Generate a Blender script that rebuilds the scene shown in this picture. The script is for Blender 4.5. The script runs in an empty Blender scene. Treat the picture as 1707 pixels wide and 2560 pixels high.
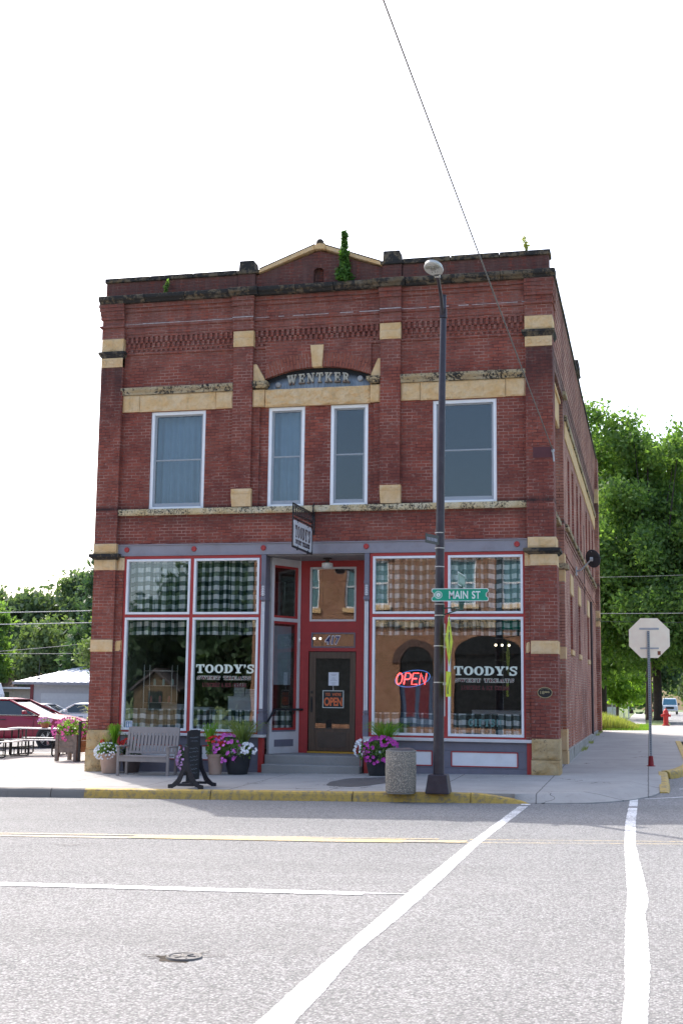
import bpy, bmesh, math, random
import numpy as np
from mathutils import Vector, Matrix, noise
R = math.radians
scn = bpy.context.scene
# ---------------------------------------------------------------- camera
cam_d = bpy.data.cameras.new("camera"); cam = bpy.data.objects.new("camera", cam_d)
scn.collection.objects.link(cam); scn.camera = cam
CX, CY, CZ, YAW, PITCH, ROLL, F = 12.0235, -27.5517, 1.70, 0.236060, 0.140694, 0.012265, 3185.85
cam_d.sensor_fit = 'VERTICAL'; cam_d.sensor_height = 36.0; cam_d.lens = F / 2560 * 36.0
cam_d.clip_end = 2000; cam_d.clip_start = 0.1
fw = Vector((-math.sin(YAW) * math.cos(PITCH), math.cos(YAW) * math.cos(PITCH), math.sin(PITCH)))
r0 = Vector((math.cos(YAW), math.sin(YAW), 0)); u0 = r0.cross(fw)
rr = r0 * math.cos(ROLL) + u0 * math.sin(ROLL); uu = -r0 * math.sin(ROLL) + u0 * math.cos(ROLL)
M3 = Matrix((rr, uu, -fw)).transposed()
cam.matrix_world = Matrix.Translation((CX, CY, CZ)) @ M3.to_4x4()
# ---------------------------------------------------------------- light
SUN_D = Vector((0.5236, -0.68, -1.0)).normalized()
sun_d = bpy.data.lights.new("sun", 'SUN'); sun = bpy.data.objects.new("sun", sun_d)
scn.collection.objects.link(sun)
sun_d.energy = 2.0; sun_d.angle = R(0.5); sun_d.color = (1.0, 0.955, 0.89)
sun.rotation_euler = SUN_D.to_track_quat('-Z', 'Y').to_euler()
w = bpy.data.worlds.new("World"); scn.world = w; w.use_nodes = True
nt = w.node_tree; bgn = nt.nodes['Background']
sk = nt.nodes.new('ShaderNodeTexSky'); sk.sky_type = 'NISHITA'; sk.sun_disc = False
sk.sun_elevation = math.asin(-SUN_D.z); sk.sun_rotation = math.atan2(-SUN_D.x, -SUN_D.y)
sk.altitude = 300; sk.air_density = 1.0; sk.dust_density = 5.0; sk.ozone_density = 1.0
nt.links.new(sk.outputs[0], bgn.inputs[0]); bgn.inputs[1].default_value = 0.15
vs = scn.view_settings
vs.view_transform = 'Standard'; vs.look = 'None'; vs.gamma = 1; vs.exposure = 1.48; vs.use_curve_mapping = False
scn.render.engine = 'CYCLES'
scn.render.resolution_x = 682; scn.render.resolution_y = 1024
scn.cycles.max_bounces = 8; scn.cycles.transparent_max_bounces = 12
# ---------------------------------------------------------------- helpers
C = scn.collection
rnd = random.Random(7)
def zs(x, y):
    s = .018 * (min(max(x, -14), 16) - 9.8)
    t = -.065 if y < -5 else (.013 * y if y < 35 else .455 - .0094 * (y - 35))
    if x < -6 and y > 0: t *= max(0, 1 - (-6 - x)/8)
    return .04 + s + t
def zr(x, y): return zs(x, y) - .16

NOSPLIT = ('letter','flower','foliage','typing','chalk','emblem','symbol','number','outline','figure','neon','grass','leaf','writing','mesh')
class MB:
    def __init__(s): s.v = []; s.f = []; s.uv = None
    def quad(s, a, b, c, d):
        n = len(s.v); s.v += [tuple(a), tuple(b), tuple(c), tuple(d)]; s.f.append((n, n+1, n+2, n+3)); return s
    def poly(s, pts):
        n = len(s.v); s.v += [tuple(p) for p in pts]; s.f.append(tuple(range(n, n+len(pts)))); return s
    def hexa(s, P):   # 8 pts: bottom loop 4, top loop 4
        n = len(s.v); s.v += [tuple(p) for p in P]
        for q in ((3,2,1,0),(4,5,6,7),(0,1,5,4),(1,2,6,5),(2,3,7,6),(3,0,4,7)): s.f.append(tuple(n+i for i in q))
        return s
    def box(s, x0, x1, y0, y1, z0, z1):
        return s.hexa([(x0,y0,z0),(x1,y0,z0),(x1,y1,z0),(x0,y1,z0),(x0,y0,z1),(x1,y0,z1),(x1,y1,z1),(x0,y1,z1)])
    def prism(s, pts, fn0, fn1):   # 2D polygon mapped by two functions to 3D
        n = len(s.v); k = len(pts)
        s.v += [tuple(fn0(*p)) for p in pts] + [tuple(fn1(*p)) for p in pts]
        s.f.append(tuple(n+i for i in range(k))); s.f.append(tuple(n+k+i for i in reversed(range(k))))
        for i in range(k): j = (i+1) % k; s.f.append((n+i, n+k+i, n+k+j, n+j))
        return s
    def xz(s, pts, y0, y1): return s.prism(pts, lambda a,b:(a,y0,b), lambda a,b:(a,y1,b))
    def yz(s, pts, x0, x1): return s.prism(pts, lambda a,b:(x0,a,b), lambda a,b:(x1,a,b))
    def xy(s, pts, z0, z1): return s.prism(pts, lambda a,b:(a,b,z0), lambda a,b:(a,b,z1))
    def tube(s, pts, rad, seg=8, cap=True):
        pts = [Vector(p) for p in pts]; k = len(pts)
        if not hasattr(rad, '__len__'): rad = [rad]*k
        n0 = len(s.v); prev = None
        for i, p in enumerate(pts):
            t = (pts[min(i+1,k-1)] - pts[max(i-1,0)]).normalized()
            if prev is None:
                a = Vector((0,0,1)) if abs(t.z) < .9 else Vector((1,0,0))
                a = t.cross(a).normalized()
            else: a = (prev - t * prev.dot(t)).normalized()
            prev = a; b = t.cross(a)
            for j in range(seg):
                an = 2*math.pi*j/seg; s.v.append(tuple(p + (a*math.cos(an) + b*math.sin(an))*rad[i]))
        for i in range(k-1):
            for j in range(seg):
                j2 = (j+1) % seg
                s.f.append((n0+i*seg+j, n0+i*seg+j2, n0+(i+1)*seg+j2, n0+(i+1)*seg+j))
        if cap:
            s.f.append(tuple(n0+j for j in reversed(range(seg)))); s.f.append(tuple(n0+(k-1)*seg+j for j in range(seg)))
        return s
    def lathe(s, prof, c=(0,0,0), seg=24, axis='z'):
        n0 = len(s.v); k = len(prof)
        for r, h in prof:
            for j in range(seg):
                an = 2*math.pi*j/seg; a, b = r*math.cos(an), r*math.sin(an)
                p = {'z':(a,b,h),'y':(a,h,b),'x':(h,a,b)}[axis]; s.v.append((c[0]+p[0], c[1]+p[1], c[2]+p[2]))
        for i in range(k-1):
            for j in range(seg):
                j2 = (j+1) % seg; s.f.append((n0+i*seg+j, n0+i*seg+j2, n0+(i+1)*seg+j2, n0+(i+1)*seg+j))
        s.f.append(tuple(n0+j for j in reversed(range(seg)))); s.f.append(tuple(n0+(k-1)*seg+j for j in range(seg)))
        return s
    def mesh(s, me, mat=None):
        n = len(s.v)
        for v in me.vertices: p = v.co if mat is None else mat @ v.co; s.v.append(tuple(p))
        for f in me.polygons: s.f.append(tuple(n+i for i in f.vertices))
        return s
    def grid(s, fn, nu, nv):
        n = len(s.v)
        for j in range(nv+1):
            for i in range(nu+1): s.v.append(tuple(fn(i/nu, j/nv)))
        for j in range(nv):
            for i in range(nu): a = n+j*(nu+1)+i; s.f.append((a, a+1, a+nu+2, a+nu+1))
        return s
    def rock(s, x0, x1, y0, y1, z0, z1, amp=.012, st=.05, sd=0, edge=.02):  # rock-faced block, displaced face towards -y (y0)
        nu = max(2, int((x1-x0)/st)); nv = max(2, int((z1-z0)/st))
        def fn(u, v):
            X = x0+(x1-x0)*u; Z = z0+(z1-z0)*v
            e = min(u*(x1-x0), (1-u)*(x1-x0), v*(z1-z0), (1-v)*(z1-z0))
            d = noise.noise(Vector((X*5+sd, sd, Z*7)))*amp*1.6 + noise.noise(Vector((X*14, sd+3, Z*16)))*amp*.8
            k = min(1, e/edge)
            return (X, y0 + (1-k)*.018 - d*k, Z)
        s.grid(fn, nu, nv)
        s.box(x0, x1, y0+.0185, y1, z0, z1); return s
    def pieces(s):
        n = len(s.v)
        if n > 60000 or n == 0: return [s]
        par = list(range(n))
        def find(a):
            while par[a] != a: par[a] = par[par[a]]; a = par[a]
            return a
        for f in s.f:
            r_ = find(f[0])
            for i in f[1:]: par[find(i)] = r_
        roots = {}; isl = [0]*n
        for i in range(n): isl[i] = roots.setdefault(find(i), len(roots))
        k = len(roots)
        if k == 1 or k > 700: return [s]
        V = np.array(s.v); I = np.array(isl); lo = np.full((k,3), np.inf); hi = np.full((k,3), -np.inf)
        np.minimum.at(lo, I, V); np.maximum.at(hi, I, V); size = (hi-lo).max(1)
        gap = np.maximum(0, np.maximum(lo[:,None]-hi[None], lo[None]-hi[:,None]))
        near = np.sqrt((gap**2).sum(2)) <= np.maximum(.02, .5*np.maximum(size[:,None], size[None]))
        p2 = list(range(k))
        def f2(a):
            while p2[a] != a: p2[a] = p2[p2[a]]; a = p2[a]
            return a
        for a, b in zip(*np.nonzero(np.triu(near, 1))): p2[f2(int(a))] = f2(int(b))
        g = [f2(i) for i in range(k)]; ks = sorted(set(g), key=g.index)
        if len(ks) == 1: return [s]
        out = {q: MB() for q in ks}; idx = [0]*n
        for i in range(n): m_ = out[g[isl[i]]]; idx[i] = len(m_.v); m_.v.append(s.v[i])
        for f in s.f: out[g[isl[f[0]]]].f.append(tuple(idx[i] for i in f))
        return [out[q] for q in ks]
    def xf(s, fn, i0=0):
        for i in range(i0, len(s.v)): s.v[i] = tuple(fn(*s.v[i]))
        return s
    def build(s, name, mat, parent=None, loc=None, rot=0, bevel=0, smooth=False, recalc=True, seg=2, split=None):
        if parent is not None and split is not False and not s.uv and not any(k in name for k in NOSPLIT):
            ps = s.pieces()
            if len(ps) > 1:
                outs = [p.build(name, mat, parent, loc, rot, bevel, smooth, recalc, seg, False) for p in ps]
                return outs[0]
        me = bpy.data.meshes.new(name); me.from_pydata(s.v, [], s.f)
        if recalc:
            b = bmesh.new(); b.from_mesh(me)
            bmesh.ops.recalc_face_normals(b, faces=b.faces[:]); b.to_mesh(me); b.free()
        if s.uv:
            l = me.uv_layers.new(name='UVMap')
            for lp in me.loops: l.data[lp.index].uv = s.uv[lp.vertex_index]
        if mat: me.materials.append(mat)
        o = bpy.data.objects.new(name, me); C.objects.link(o)
        if parent is not None: o.parent = parent
        if loc: o.location = loc
        if rot: o.rotation_euler = (0,0,rot)
        if bevel:
            m = o.modifiers.new('bevel','BEVEL'); m.width = bevel; m.segments = seg; m.limit_method = 'ANGLE'; m.angle_limit = R(40)
        if smooth:
            for p in me.polygons: p.use_smooth = True
            if smooth != 'all':
                try: me.set_sharp_from_angle(angle=R(40))
                except Exception: pass
        return o

def thing(name, label, cat, loc=(0,0,0), rot=0, group=None):
    o = bpy.data.objects.new(name, None); C.objects.link(o); o.location = loc; o.rotation_euler = (0,0,rot)
    o.empty_display_size = .2
    return tag(o, label, cat, group)
def tag(o, label, cat, group=None):
    o['label'] = label; o['category'] = cat
    if group: o['group'] = group
    return o
def struct(o): o['kind'] = 'structure'; return o
def stuff(o, label, cat): o['kind'] = 'stuff'; o['label'] = label; o['category'] = cat; return o
def dup(root, loc, rot=None, label=None):
    r = root.copy(); C.objects.link(r); r.location = loc
    if rot is not None: r.rotation_euler = (0,0,rot)
    if label: r['label'] = label
    for ch in list(root.children):
        c = ch.copy(); C.objects.link(c); c.parent = r
        for g in list(ch.children):
            d = g.copy(); C.objects.link(d); d.parent = c
    return r
# ---------------------------------------------------------------- materials
def srgb(r, g, b):
    f = lambda c: (c/12.92 if c <= .04045 else ((c+.055)/1.055)**2.4)
    return (f(r/255), f(g/255), f(b/255), 1)
class NT:
    def __init__(s, name):
        s.m = bpy.data.materials.new(name); s.m.use_nodes = True; s.t = s.m.node_tree
        s.t.nodes.clear(); s.out = s.t.nodes.new('ShaderNodeOutputMaterial')
    def n(s, ty, ins=None, **kw):
        nd = s.t.nodes.new('ShaderNode'+ty)
        for k, v in kw.items(): setattr(nd, k, v)
        for k, v in (ins or {}).items(): s.set(nd, k, v)
        return nd
    def set(s, nd, k, v):
        inp = nd.inputs[k]
        if isinstance(v, bpy.types.NodeSocket): s.t.links.new(v, inp)
        elif isinstance(v, bpy.types.Node): s.t.links.new(v.outputs[0], inp)
        else:
            try: inp.default_value = v
            except Exception: inp.default_value = v[:3]
    def math(s, op, a, b=0.0, clamp=False):
        nd = s.n('Math', {0:a, 1:b}, operation=op); nd.use_clamp = clamp; return nd.outputs[0]
    def mix(s, f, a, b, bt='MIX'):
        nd = s.n('MixRGB', {0:f, 1:a, 2:b}, blend_type=bt); return nd.outputs[0]
    def noise(s, vec, scale, detail=3, rough=.55):
        return s.n('TexNoise', {'Vector':vec, 'Scale':scale, 'Detail':detail, 'Roughness':rough}).outputs[0]
    def ramp(s, f, p0, p1, c0=(0,0,0,1), c1=(1,1,1,1)):
        nd = s.n('ValToRGB', {0:f}); e = nd.color_ramp.elements
        e[0].position = p0; e[1].position = p1; e[0].color = c0; e[1].color = c1; return nd.outputs[0]
    def sstep(s, f, a, b):
        nd = s.n('MapRange', {'Value':f, 'From Min':a, 'From Max':b, 'To Min':0.0, 'To Max':1.0}); nd.clamp = True; return nd.outputs[0]
    def done(s, sh): s.t.links.new(sh.outputs[0] if isinstance(sh, bpy.types.Node) else sh, s.out.inputs[0]); return s.m
MATS = {}
def pos(N): return N.n('NewGeometry').outputs['Position']
def plain(name, col, rough=.6, metal=0, var=.12, scale=6, bump=0, bscale=60, spec=.4, coat=0, dirt=None, dirtamt=.4, dscale=3):
    if name in MATS: return MATS[name]
    N = NT(name); tc = N.n('TexCoord').outputs['Object']
    n1 = N.noise(tc, scale, 4); c = col
    lo = tuple(x*(1-var) for x in col[:3])+(1,); hi = tuple(min(1,x*(1+var)) for x in col[:3])+(1,)
    colr = N.ramp(n1, .3, .7, lo, hi)
    if dirt:
        n2 = N.ramp(N.noise(tc, dscale, 6, .65), .5, .68)
        colr = N.mix(N.math('MULTIPLY', n2, dirtamt), colr, dirt)
    b = N.n('BsdfPrincipled', {'Base Color':colr, 'Roughness':N.math('ADD', rough-.06, N.math('MULTIPLY', n1, .12)), 'Metallic':metal})
    b.inputs['Specular IOR Level'].default_value = spec
    if coat: b.inputs['Coat Weight'].default_value = coat
    if bump: N.set(b, 'Normal', N.n('Bump', {'Height':N.noise(tc, bscale, 3), 'Strength':bump, 'Distance':.01}))
    MATS[name] = N.done(b); return MATS[name]
def emit(name, col, st):
    if name in MATS: return MATS[name]
    N = NT(name); MATS[name] = N.done(N.n('Emission', {0:col, 1:st})); return MATS[name]

def brick_mat(name, c1, c2, soot=1.0, uvmode=False, light=(.41,.24,.195,1), orange=0):
    N = NT(name); g = N.n('NewGeometry'); P = g.outputs['Position']; nrm = g.outputs['Normal']
    sp = N.n('SeparateXYZ', {0:P}); sn = N.n('SeparateXYZ', {0:nrm})
    if uvmode:
        v = N.n('TexCoord').outputs['UV']
    else:
        side = N.math('GREATER_THAN', N.math('ABSOLUTE', sn.outputs[0]), .6)
        flat = N.math('GREATER_THAN', N.math('ABSOLUTE', sn.outputs[2]), .7)
        u = N.n('Mix', {0:side, 2:sp.outputs[0], 3:sp.outputs[1]}).outputs[0]
        vv = N.n('Mix', {0:flat, 2:sp.outputs[2], 3:sp.outputs[1]}).outputs[0]
        v = N.n('CombineXYZ', {0:u, 1:vv, 2:0.0}).outputs[0]
    # slight wobble so that courses are not ruler straight
    wob = N.n('VectorMath', {0:N.n('TexNoise', {'Vector':v, 'Scale':2.5}).outputs[1], 1:(.5,.5,.5)}, operation='SUBTRACT')
    wob = N.n('VectorMath', {0:wob.outputs[0], 'Scale':.012}, operation='SCALE')
    v2 = N.n('VectorMath', {0:v, 1:wob.outputs[0]}, operation='ADD').outputs[0]
    br = N.n('TexBrick', {'Vector':v2, 'Scale':1.0, 'Mortar Size':.0075, 'Mortar Smooth':.25, 'Bias':0.0, 'Brick Width':.215, 'Row Height':.0735,
                          'Color1':c1, 'Color2':c2, 'Mortar':(0,0,0,1)})
    br.offset = .5
    fac = br.outputs['Fac']
    col = br.outputs['Color']
    big = N.noise(P, .9, 4, .6); mid = N.noise(P, 4.5, 4, .6); fine = N.noise(P, 38, 4, .7)
    col = N.mix(N.sstep(big, .42, .72), col, N.mix(.5, col, (.27,.10,.068,1)))
    col = N.mix(N.math('MULTIPLY', N.sstep(mid, .56, .72), .55), col, (.27,.125,.09,1))
    col = N.mix(N.math('MULTIPLY', N.sstep(fine, .45, .8), .35), col, (.05,.02,.02,1))
    if orange: col = N.mix(N.math('MULTIPLY', N.math('SUBTRACT', 1.0, N.sstep(sp.outputs[2], .8, 2.6)), N.sstep(big,.35,.6)), col, (.34,.10,.05,1))
    zn = N.noise(P, .42, 3, .6)
    if soot: col = N.mix(N.math('MULTIPLY', N.sstep(zn, .42, .66), .55), col, (.125,.040,.036,1))
    spk = N.sstep(N.noise(P, 11, 2, .5), .62, .70); col = N.mix(N.math('MULTIPLY', spk, .5), col, (.34,.20,.17,1))
    # mortar: faint light lines in patches, dark gaps elsewhere
    mp = N.sstep(N.noise(P, 1.6, 4, .7), .42, .60)
    mort = N.mix(mp, (.105,.042,.038,1), light)
    col2 = N.mix(fac, col, mort)
    # soot and run marks under ledges, on the parapet and at the corner piers (patches of real grime)
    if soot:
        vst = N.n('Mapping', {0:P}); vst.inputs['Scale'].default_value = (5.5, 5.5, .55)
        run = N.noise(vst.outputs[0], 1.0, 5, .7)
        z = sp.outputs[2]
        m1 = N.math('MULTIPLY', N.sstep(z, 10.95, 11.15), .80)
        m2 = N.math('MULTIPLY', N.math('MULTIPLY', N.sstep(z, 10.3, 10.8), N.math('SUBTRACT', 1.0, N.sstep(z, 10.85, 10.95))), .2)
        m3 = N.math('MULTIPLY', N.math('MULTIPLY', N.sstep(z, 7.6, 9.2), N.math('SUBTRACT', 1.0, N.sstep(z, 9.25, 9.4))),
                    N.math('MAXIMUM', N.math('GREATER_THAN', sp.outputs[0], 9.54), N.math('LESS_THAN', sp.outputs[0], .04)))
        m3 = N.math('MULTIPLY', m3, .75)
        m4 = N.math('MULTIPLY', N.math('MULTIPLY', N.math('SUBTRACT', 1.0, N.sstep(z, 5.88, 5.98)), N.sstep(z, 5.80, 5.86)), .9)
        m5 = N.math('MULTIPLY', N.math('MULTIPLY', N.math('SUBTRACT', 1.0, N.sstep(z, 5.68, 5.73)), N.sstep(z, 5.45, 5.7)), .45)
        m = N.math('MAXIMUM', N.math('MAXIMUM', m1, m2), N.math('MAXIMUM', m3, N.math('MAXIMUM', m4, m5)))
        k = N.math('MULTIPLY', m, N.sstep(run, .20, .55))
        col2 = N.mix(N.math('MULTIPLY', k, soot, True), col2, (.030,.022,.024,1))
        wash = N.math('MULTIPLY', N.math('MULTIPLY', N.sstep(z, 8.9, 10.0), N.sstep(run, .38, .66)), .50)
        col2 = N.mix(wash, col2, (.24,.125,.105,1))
    h = N.math('SUBTRACT', N.math('MULTIPLY', fine, .35), fac)
    bp = N.n('Bump', {'Height':h, 'Strength':.7, 'Distance':.012})
    b = N.n('BsdfPrincipled', {'Base Color':col2, 'Roughness':.88, 'Normal':bp}); b.inputs['Specular IOR Level'].default_value = .2
    return N.done(b)
M_BRICK = brick_mat('brick_red', (.34,.090,.060,1), (.22,.062,.046,1))
M_ARCH = brick_mat('brick_arch', (.30,.096,.064,1), (.25,.076,.052,1), soot=0, uvmode=True)
M_SIDE = brick_mat('brick_side', (.54,.265,.195,1), (.45,.20,.145,1), light=(.60,.47,.39,1), orange=1)
M_OPP = brick_mat('brick_tan', (.36,.21,.12,1), (.30,.16,.09,1), soot=0)

def stone_mat(name, col, black=.0, bscale=9, yellow=.5):
    N = NT(name); P = pos(N)
    a = N.noise(P, 3.2, 5, .6); b_ = N.noise(P, 16, 5, .7); 
    c = N.mix(N.sstep(a, .35, .65), col, (col[0]*.92, col[1]*.80, col[2]*.62, 1))
    c = N.mix(N.math('MULTIPLY', N.sstep(b_, .5, .75), .4), c, (col[0]*.6, col[1]*.5, col[2]*.4, 1))
    vst = N.n('Mapping', {0:P}); vst.inputs['Scale'].default_value = (7, 7, 1.2)
    run = N.noise(vst.outputs[0], 1.0, 5, .7)
    c = N.mix(N.math('MULTIPLY', N.sstep(run, .55, .72), .28), c, (.18,.14,.10,1))
    if black:
        sp_ = N.noise(P, bscale*2.2, 6, .75); ms = N.noise(P, 1.7, 4, .6)
        th = N.math('ADD', sp_, N.math('MULTIPLY', N.math('SUBTRACT', ms, .5), .6))
        c = N.mix(N.sstep(th, .62-black*.28, .70-black*.24), c, (.035,.033,.032,1))
    bp = N.n('Bump', {'Height':N.math('ADD', b_, N.math('MULTIPLY', a, 1.5)), 'Strength':.6, 'Distance':.03})
    b = N.n('BsdfPrincipled', {'Base Color':c, 'Roughness':.9, 'Normal':bp}); b.inputs['Specular IOR Level'].default_value = .2
    return N.done(b)
M_STONE = stone_mat('sandstone', (.72,.53,.32,1))
M_STONEW = stone_mat('sandstone_weathered', (.45,.37,.25,1), black=.48, bscale=8)
M_STONED = stone_mat('sandstone_sooty', (.15,.125,.095,1), black=.72, bscale=3)
M_BASE = stone_mat('sandstone_base', (.50,.38,.22,1), black=.12)

def glass_mat(name, refl=1.0, tint=(.86,.90,.90,1), wav=.5):
    N = NT(name); P = pos(N)
    bp = N.n('Bump', {'Height':N.noise(P, 1.1, 1), 'Strength':wav, 'Distance':.0022})
    g_ = N.n('NewGeometry'); dt = N.math('ABSOLUTE', N.n('VectorMath', {0:g_.outputs['Normal'], 1:g_.outputs['Incoming']}, operation='DOT_PRODUCT').outputs['Value'])
    sch = N.math('ADD', .055, N.math('MULTIPLY', .945, N.math('POWER', N.math('SUBTRACT', 1.0, dt, True), 5.0)))
    fac = N.math('MULTIPLY', sch, refl, True)
    gl = N.n('BsdfGlossy', {'Color':(.95,.98,1,1), 'Roughness':.0, 'Normal':bp})
    tr = N.n('BsdfTransparent', {'Color':tint})
    return N.done(N.n('MixShader', {0:fac, 1:tr, 2:gl}))
M_GLASS = glass_mat('shop_glass', 1.75, (.95,.97,.97,1))
M_GLASSU = glass_mat('upper_glass', 1.05, (.72,.79,.83,1), .9)

M_WHITE = plain('white_paint', (.76,.76,.78,1), .45, var=.05, dirt=(.35,.32,.28,1), dirtamt=.25)
M_WHITE2 = plain('offwhite_paint', (.62,.60,.60,1), .55, var=.06, dirt=(.3,.25,.22,1), dirtamt=.3)
M_VINYL = plain('vinyl_frame', (.85,.86,.88,1), .4, var=.03)
M_SASH = plain('grey_sash', (.33,.35,.38,1), .4, var=.05)
M_GRAY = plain('grey_paint', (.165,.16,.20,1), .5, var=.08, dirt=(.09,.085,.09,1), dirtamt=.35)
M_GRAYL = plain('grey_paint_beam', (.27,.255,.285,1), .5, var=.07, dirt=(.13,.10,.10,1), dirtamt=.35)
M_RED = plain('red_paint', (.42,.045,.042,1), .45, var=.07, dirt=(.2,.03,.03,1), dirtamt=.4)
M_REDW = plain('barn_red_paint', (.36,.034,.034,1), .5, var=.08)
M_BLACK = plain('black_metal', (.018,.018,.020,1), .4, var=.2)
M_POLE = plain('pole_paint', (.036,.028,.037,1), .38, var=.12, dirt=(.10,.09,.10,1), dirtamt=.2, dscale=8)
M_ALU = plain('galvanised', (.42,.43,.46,1), .45, metal=.6, var=.1)
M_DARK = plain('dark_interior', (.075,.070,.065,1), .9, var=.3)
M_ROOMF = plain('interior_floor', (.12,.085,.055,1), .5)
M_CEIL = plain('grey_ceiling', (.24,.22,.22,1), .7)

def gingham(name, ca, cb, cm, s=.105):
    N = NT(name); uv = N.n('TexCoord').outputs['UV']; sp = N.n('SeparateXYZ', {0:uv})
    f = lambda o: N.math('GREATER_THAN', N.math('FRACT', N.math('DIVIDE', o, 2*s)), .5)
    a = f(sp.outputs[0]); b = f(sp.outputs[1]); t = N.math('ADD', a, b)
    c = N.mix(N.math('GREATER_THAN', t, .5), ca, cm); c = N.mix(N.math('GREATER_THAN', t, 1.5), c, cb)
    d = N.n('BsdfDiffuse', {0:c}); tl = N.n('BsdfTranslucent', {0:c})
    return N.done(N.n('MixShader', {0:.25, 1:d, 2:tl}))
M_GING = gingham('gingham_cloth', (.80,.80,.78,1), (.012,.03,.028,1), (.15,.19,.18,1))

def concrete_mat(name, base, joints=True):
    N = NT(name); P = pos(N); sp = N.n('SeparateXYZ', {0:P})
    a = N.noise(P, 1.1, 5, .6); f = N.noise(P, 45, 4, .7); m = N.noise(P, 7, 5, .65)
    c = N.ramp(a, .3, .7, tuple(x*.88 for x in base[:3])+(1,), tuple(x*1.08 for x in base[:3])+(1,))
    c = N.mix(N.math('MULTIPLY', N.sstep(f, .5, .75), .25), c, tuple(x*.6 for x in base[:3])+(1,))
    c = N.mix(N.math('MULTIPLY', N.sstep(m, .55, .75), .42), c, tuple(x*.55 for x in base[:3])+(1,))
    h = f
    if joints:
        wv = N.math('MULTIPLY', N.math('SUBTRACT', N.noise(P, 3, 3), .5), .03)
        def ln(o, per, off, wd=.012):
            fr = N.math('FRACT', N.math('DIVIDE', N.math('ADD', N.math('ADD', o, off), wv), per))
            return N.math('LESS_THAN', N.math('ABSOLUTE', N.math('SUBTRACT', fr, .5)), wd/per)
        j = N.math('MAXIMUM', ln(sp.outputs[0], 1.9, .38), ln(sp.outputs[1], 2.35, .52))
        jb = N.math('MULTIPLY', j, .62)
        c = N.mix(jb, c, (.045,.042,.04,1))
        # cracks
        vr = N.n('TexVoronoi', {'Vector':N.n('VectorMath', {0:P, 1:N.n('TexNoise', {'Vector':P,'Scale':2.0}).outputs[1]}, operation='ADD').outputs[0], 'Scale':.33}, feature='DISTANCE_TO_EDGE')
        cr = N.math('MULTIPLY', N.math('LESS_THAN', vr.outputs[0], .0035), N.sstep(N.noise(P, .4, 2), .5, .56))
        c = N.mix(N.math('MULTIPLY', cr, .75), c, (.06,.055,.05,1))
    bp = N.n('Bump', {'Height':h, 'Strength':.35, 'Distance':.01})
    b = N.n('BsdfPrincipled', {'Base Color':c, 'Roughness':.9, 'Normal':bp}); b.inputs['Specular IOR Level'].default_value = .2
    return N.done(b)
M_CONC = concrete_mat('pavement_concrete', (.37,.355,.335,1))
M_CONC2 = concrete_mat('step_concrete', (.27,.265,.255,1), False)
M_KERB = concrete_mat('kerb_concrete', (.21,.20,.185,1), False)
def asphalt_node(N, P):
    vr = N.n('TexVoronoi', {'Vector':P, 'Scale':56.0, 'Randomness':1.0})
    cell = N.n('SeparateColor', {0:vr.outputs['Color']}).outputs[0]
    a = N.noise(P, .5, 4, .6); g = N.noise(P, 55, 3, .7); big = N.noise(P, 14, 4, .7)
    c = N.ramp(cell, .05, .95, (.105,.105,.105,1), (.42,.415,.41,1))
    c = N.mix(N.math('MULTIPLY', N.sstep(vr.outputs['Distance'], .38, .62), .55), c, (.07,.068,.066,1))
    c = N.mix(N.math('MULTIPLY', N.sstep(g, .52, .68), .75), c, (.07,.068,.066,1))
    c = N.mix(N.math('MULTIPLY', N.sstep(big, .5, .72), .22), c, (.10,.095,.09,1))
    c = N.mix(.22, c, N.ramp(a, .3, .7, (.21,.21,.21,1), (.33,.325,.32,1)))
    mp = N.n('Mapping', {0:P}); mp.inputs['Scale'].default_value = (.05, .75, 1)
    c = N.mix(N.math('MULTIPLY', N.sstep(N.noise(mp.outputs[0], 1.0, 3, .6), .45, .65), .20), c, (.12,.118,.115,1))
    c = N.mix(N.math('MULTIPLY', N.sstep(N.noise(P, 1.3, 5, .7), .62, .74), .22), c, (.07,.068,.065,1))
    return c, N.math('SUBTRACT', N.math('MULTIPLY', cell, .4), vr.outputs['Distance'])
def asphalt_mat(name, mul=1.0):
    N = NT(name); P = pos(N); c, h = asphalt_node(N, P)
    c = N.mix(1.0, c, (mul,mul,mul*1.0,1), 'MULTIPLY')
    bp = N.n('Bump', {'Height':h, 'Strength':.6, 'Distance':.008})
    b = N.n('BsdfPrincipled', {'Base Color':c, 'Roughness':.9, 'Normal':bp}); b.inputs['Specular IOR Level'].default_value = .25
    return N.done(b)
M_ASPH = asphalt_mat('asphalt'); M_ASPH2 = asphalt_mat('old_asphalt', 1.1)
def paint_line(name, col, wear=.5):
    N = NT(name); P = pos(N); c, h = asphalt_node(N, P)
    n = N.noise(P, 30, 4, .75); m = N.noise(P, 1.2, 3)
    k = N.sstep(N.math('ADD', n, N.math('MULTIPLY', N.math('SUBTRACT', m, .5), .5)), .60-wear*.14, .72-wear*.14)
    col_ = N.mix(N.math('MULTIPLY', k, .85), col, c)
    bp = N.n('Bump', {'Height':h, 'Strength':.4, 'Distance':.006})
    b = N.n('BsdfPrincipled', {'Base Color':col_, 'Roughness':.7, 'Normal':bp})
    return N.done(b)
M_LINEW = paint_line('road_paint_white', (.74,.74,.74,1), .85); M_LINEWW = paint_line('road_paint_white_worn', (.70,.70,.70,1), .75)
M_LINEY = paint_line('road_paint_yellow', (.50,.38,.16,1), 1.1); M_LINEYW = paint_line('road_paint_yellow_worn', (.45,.36,.20,1), 1.35)
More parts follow.
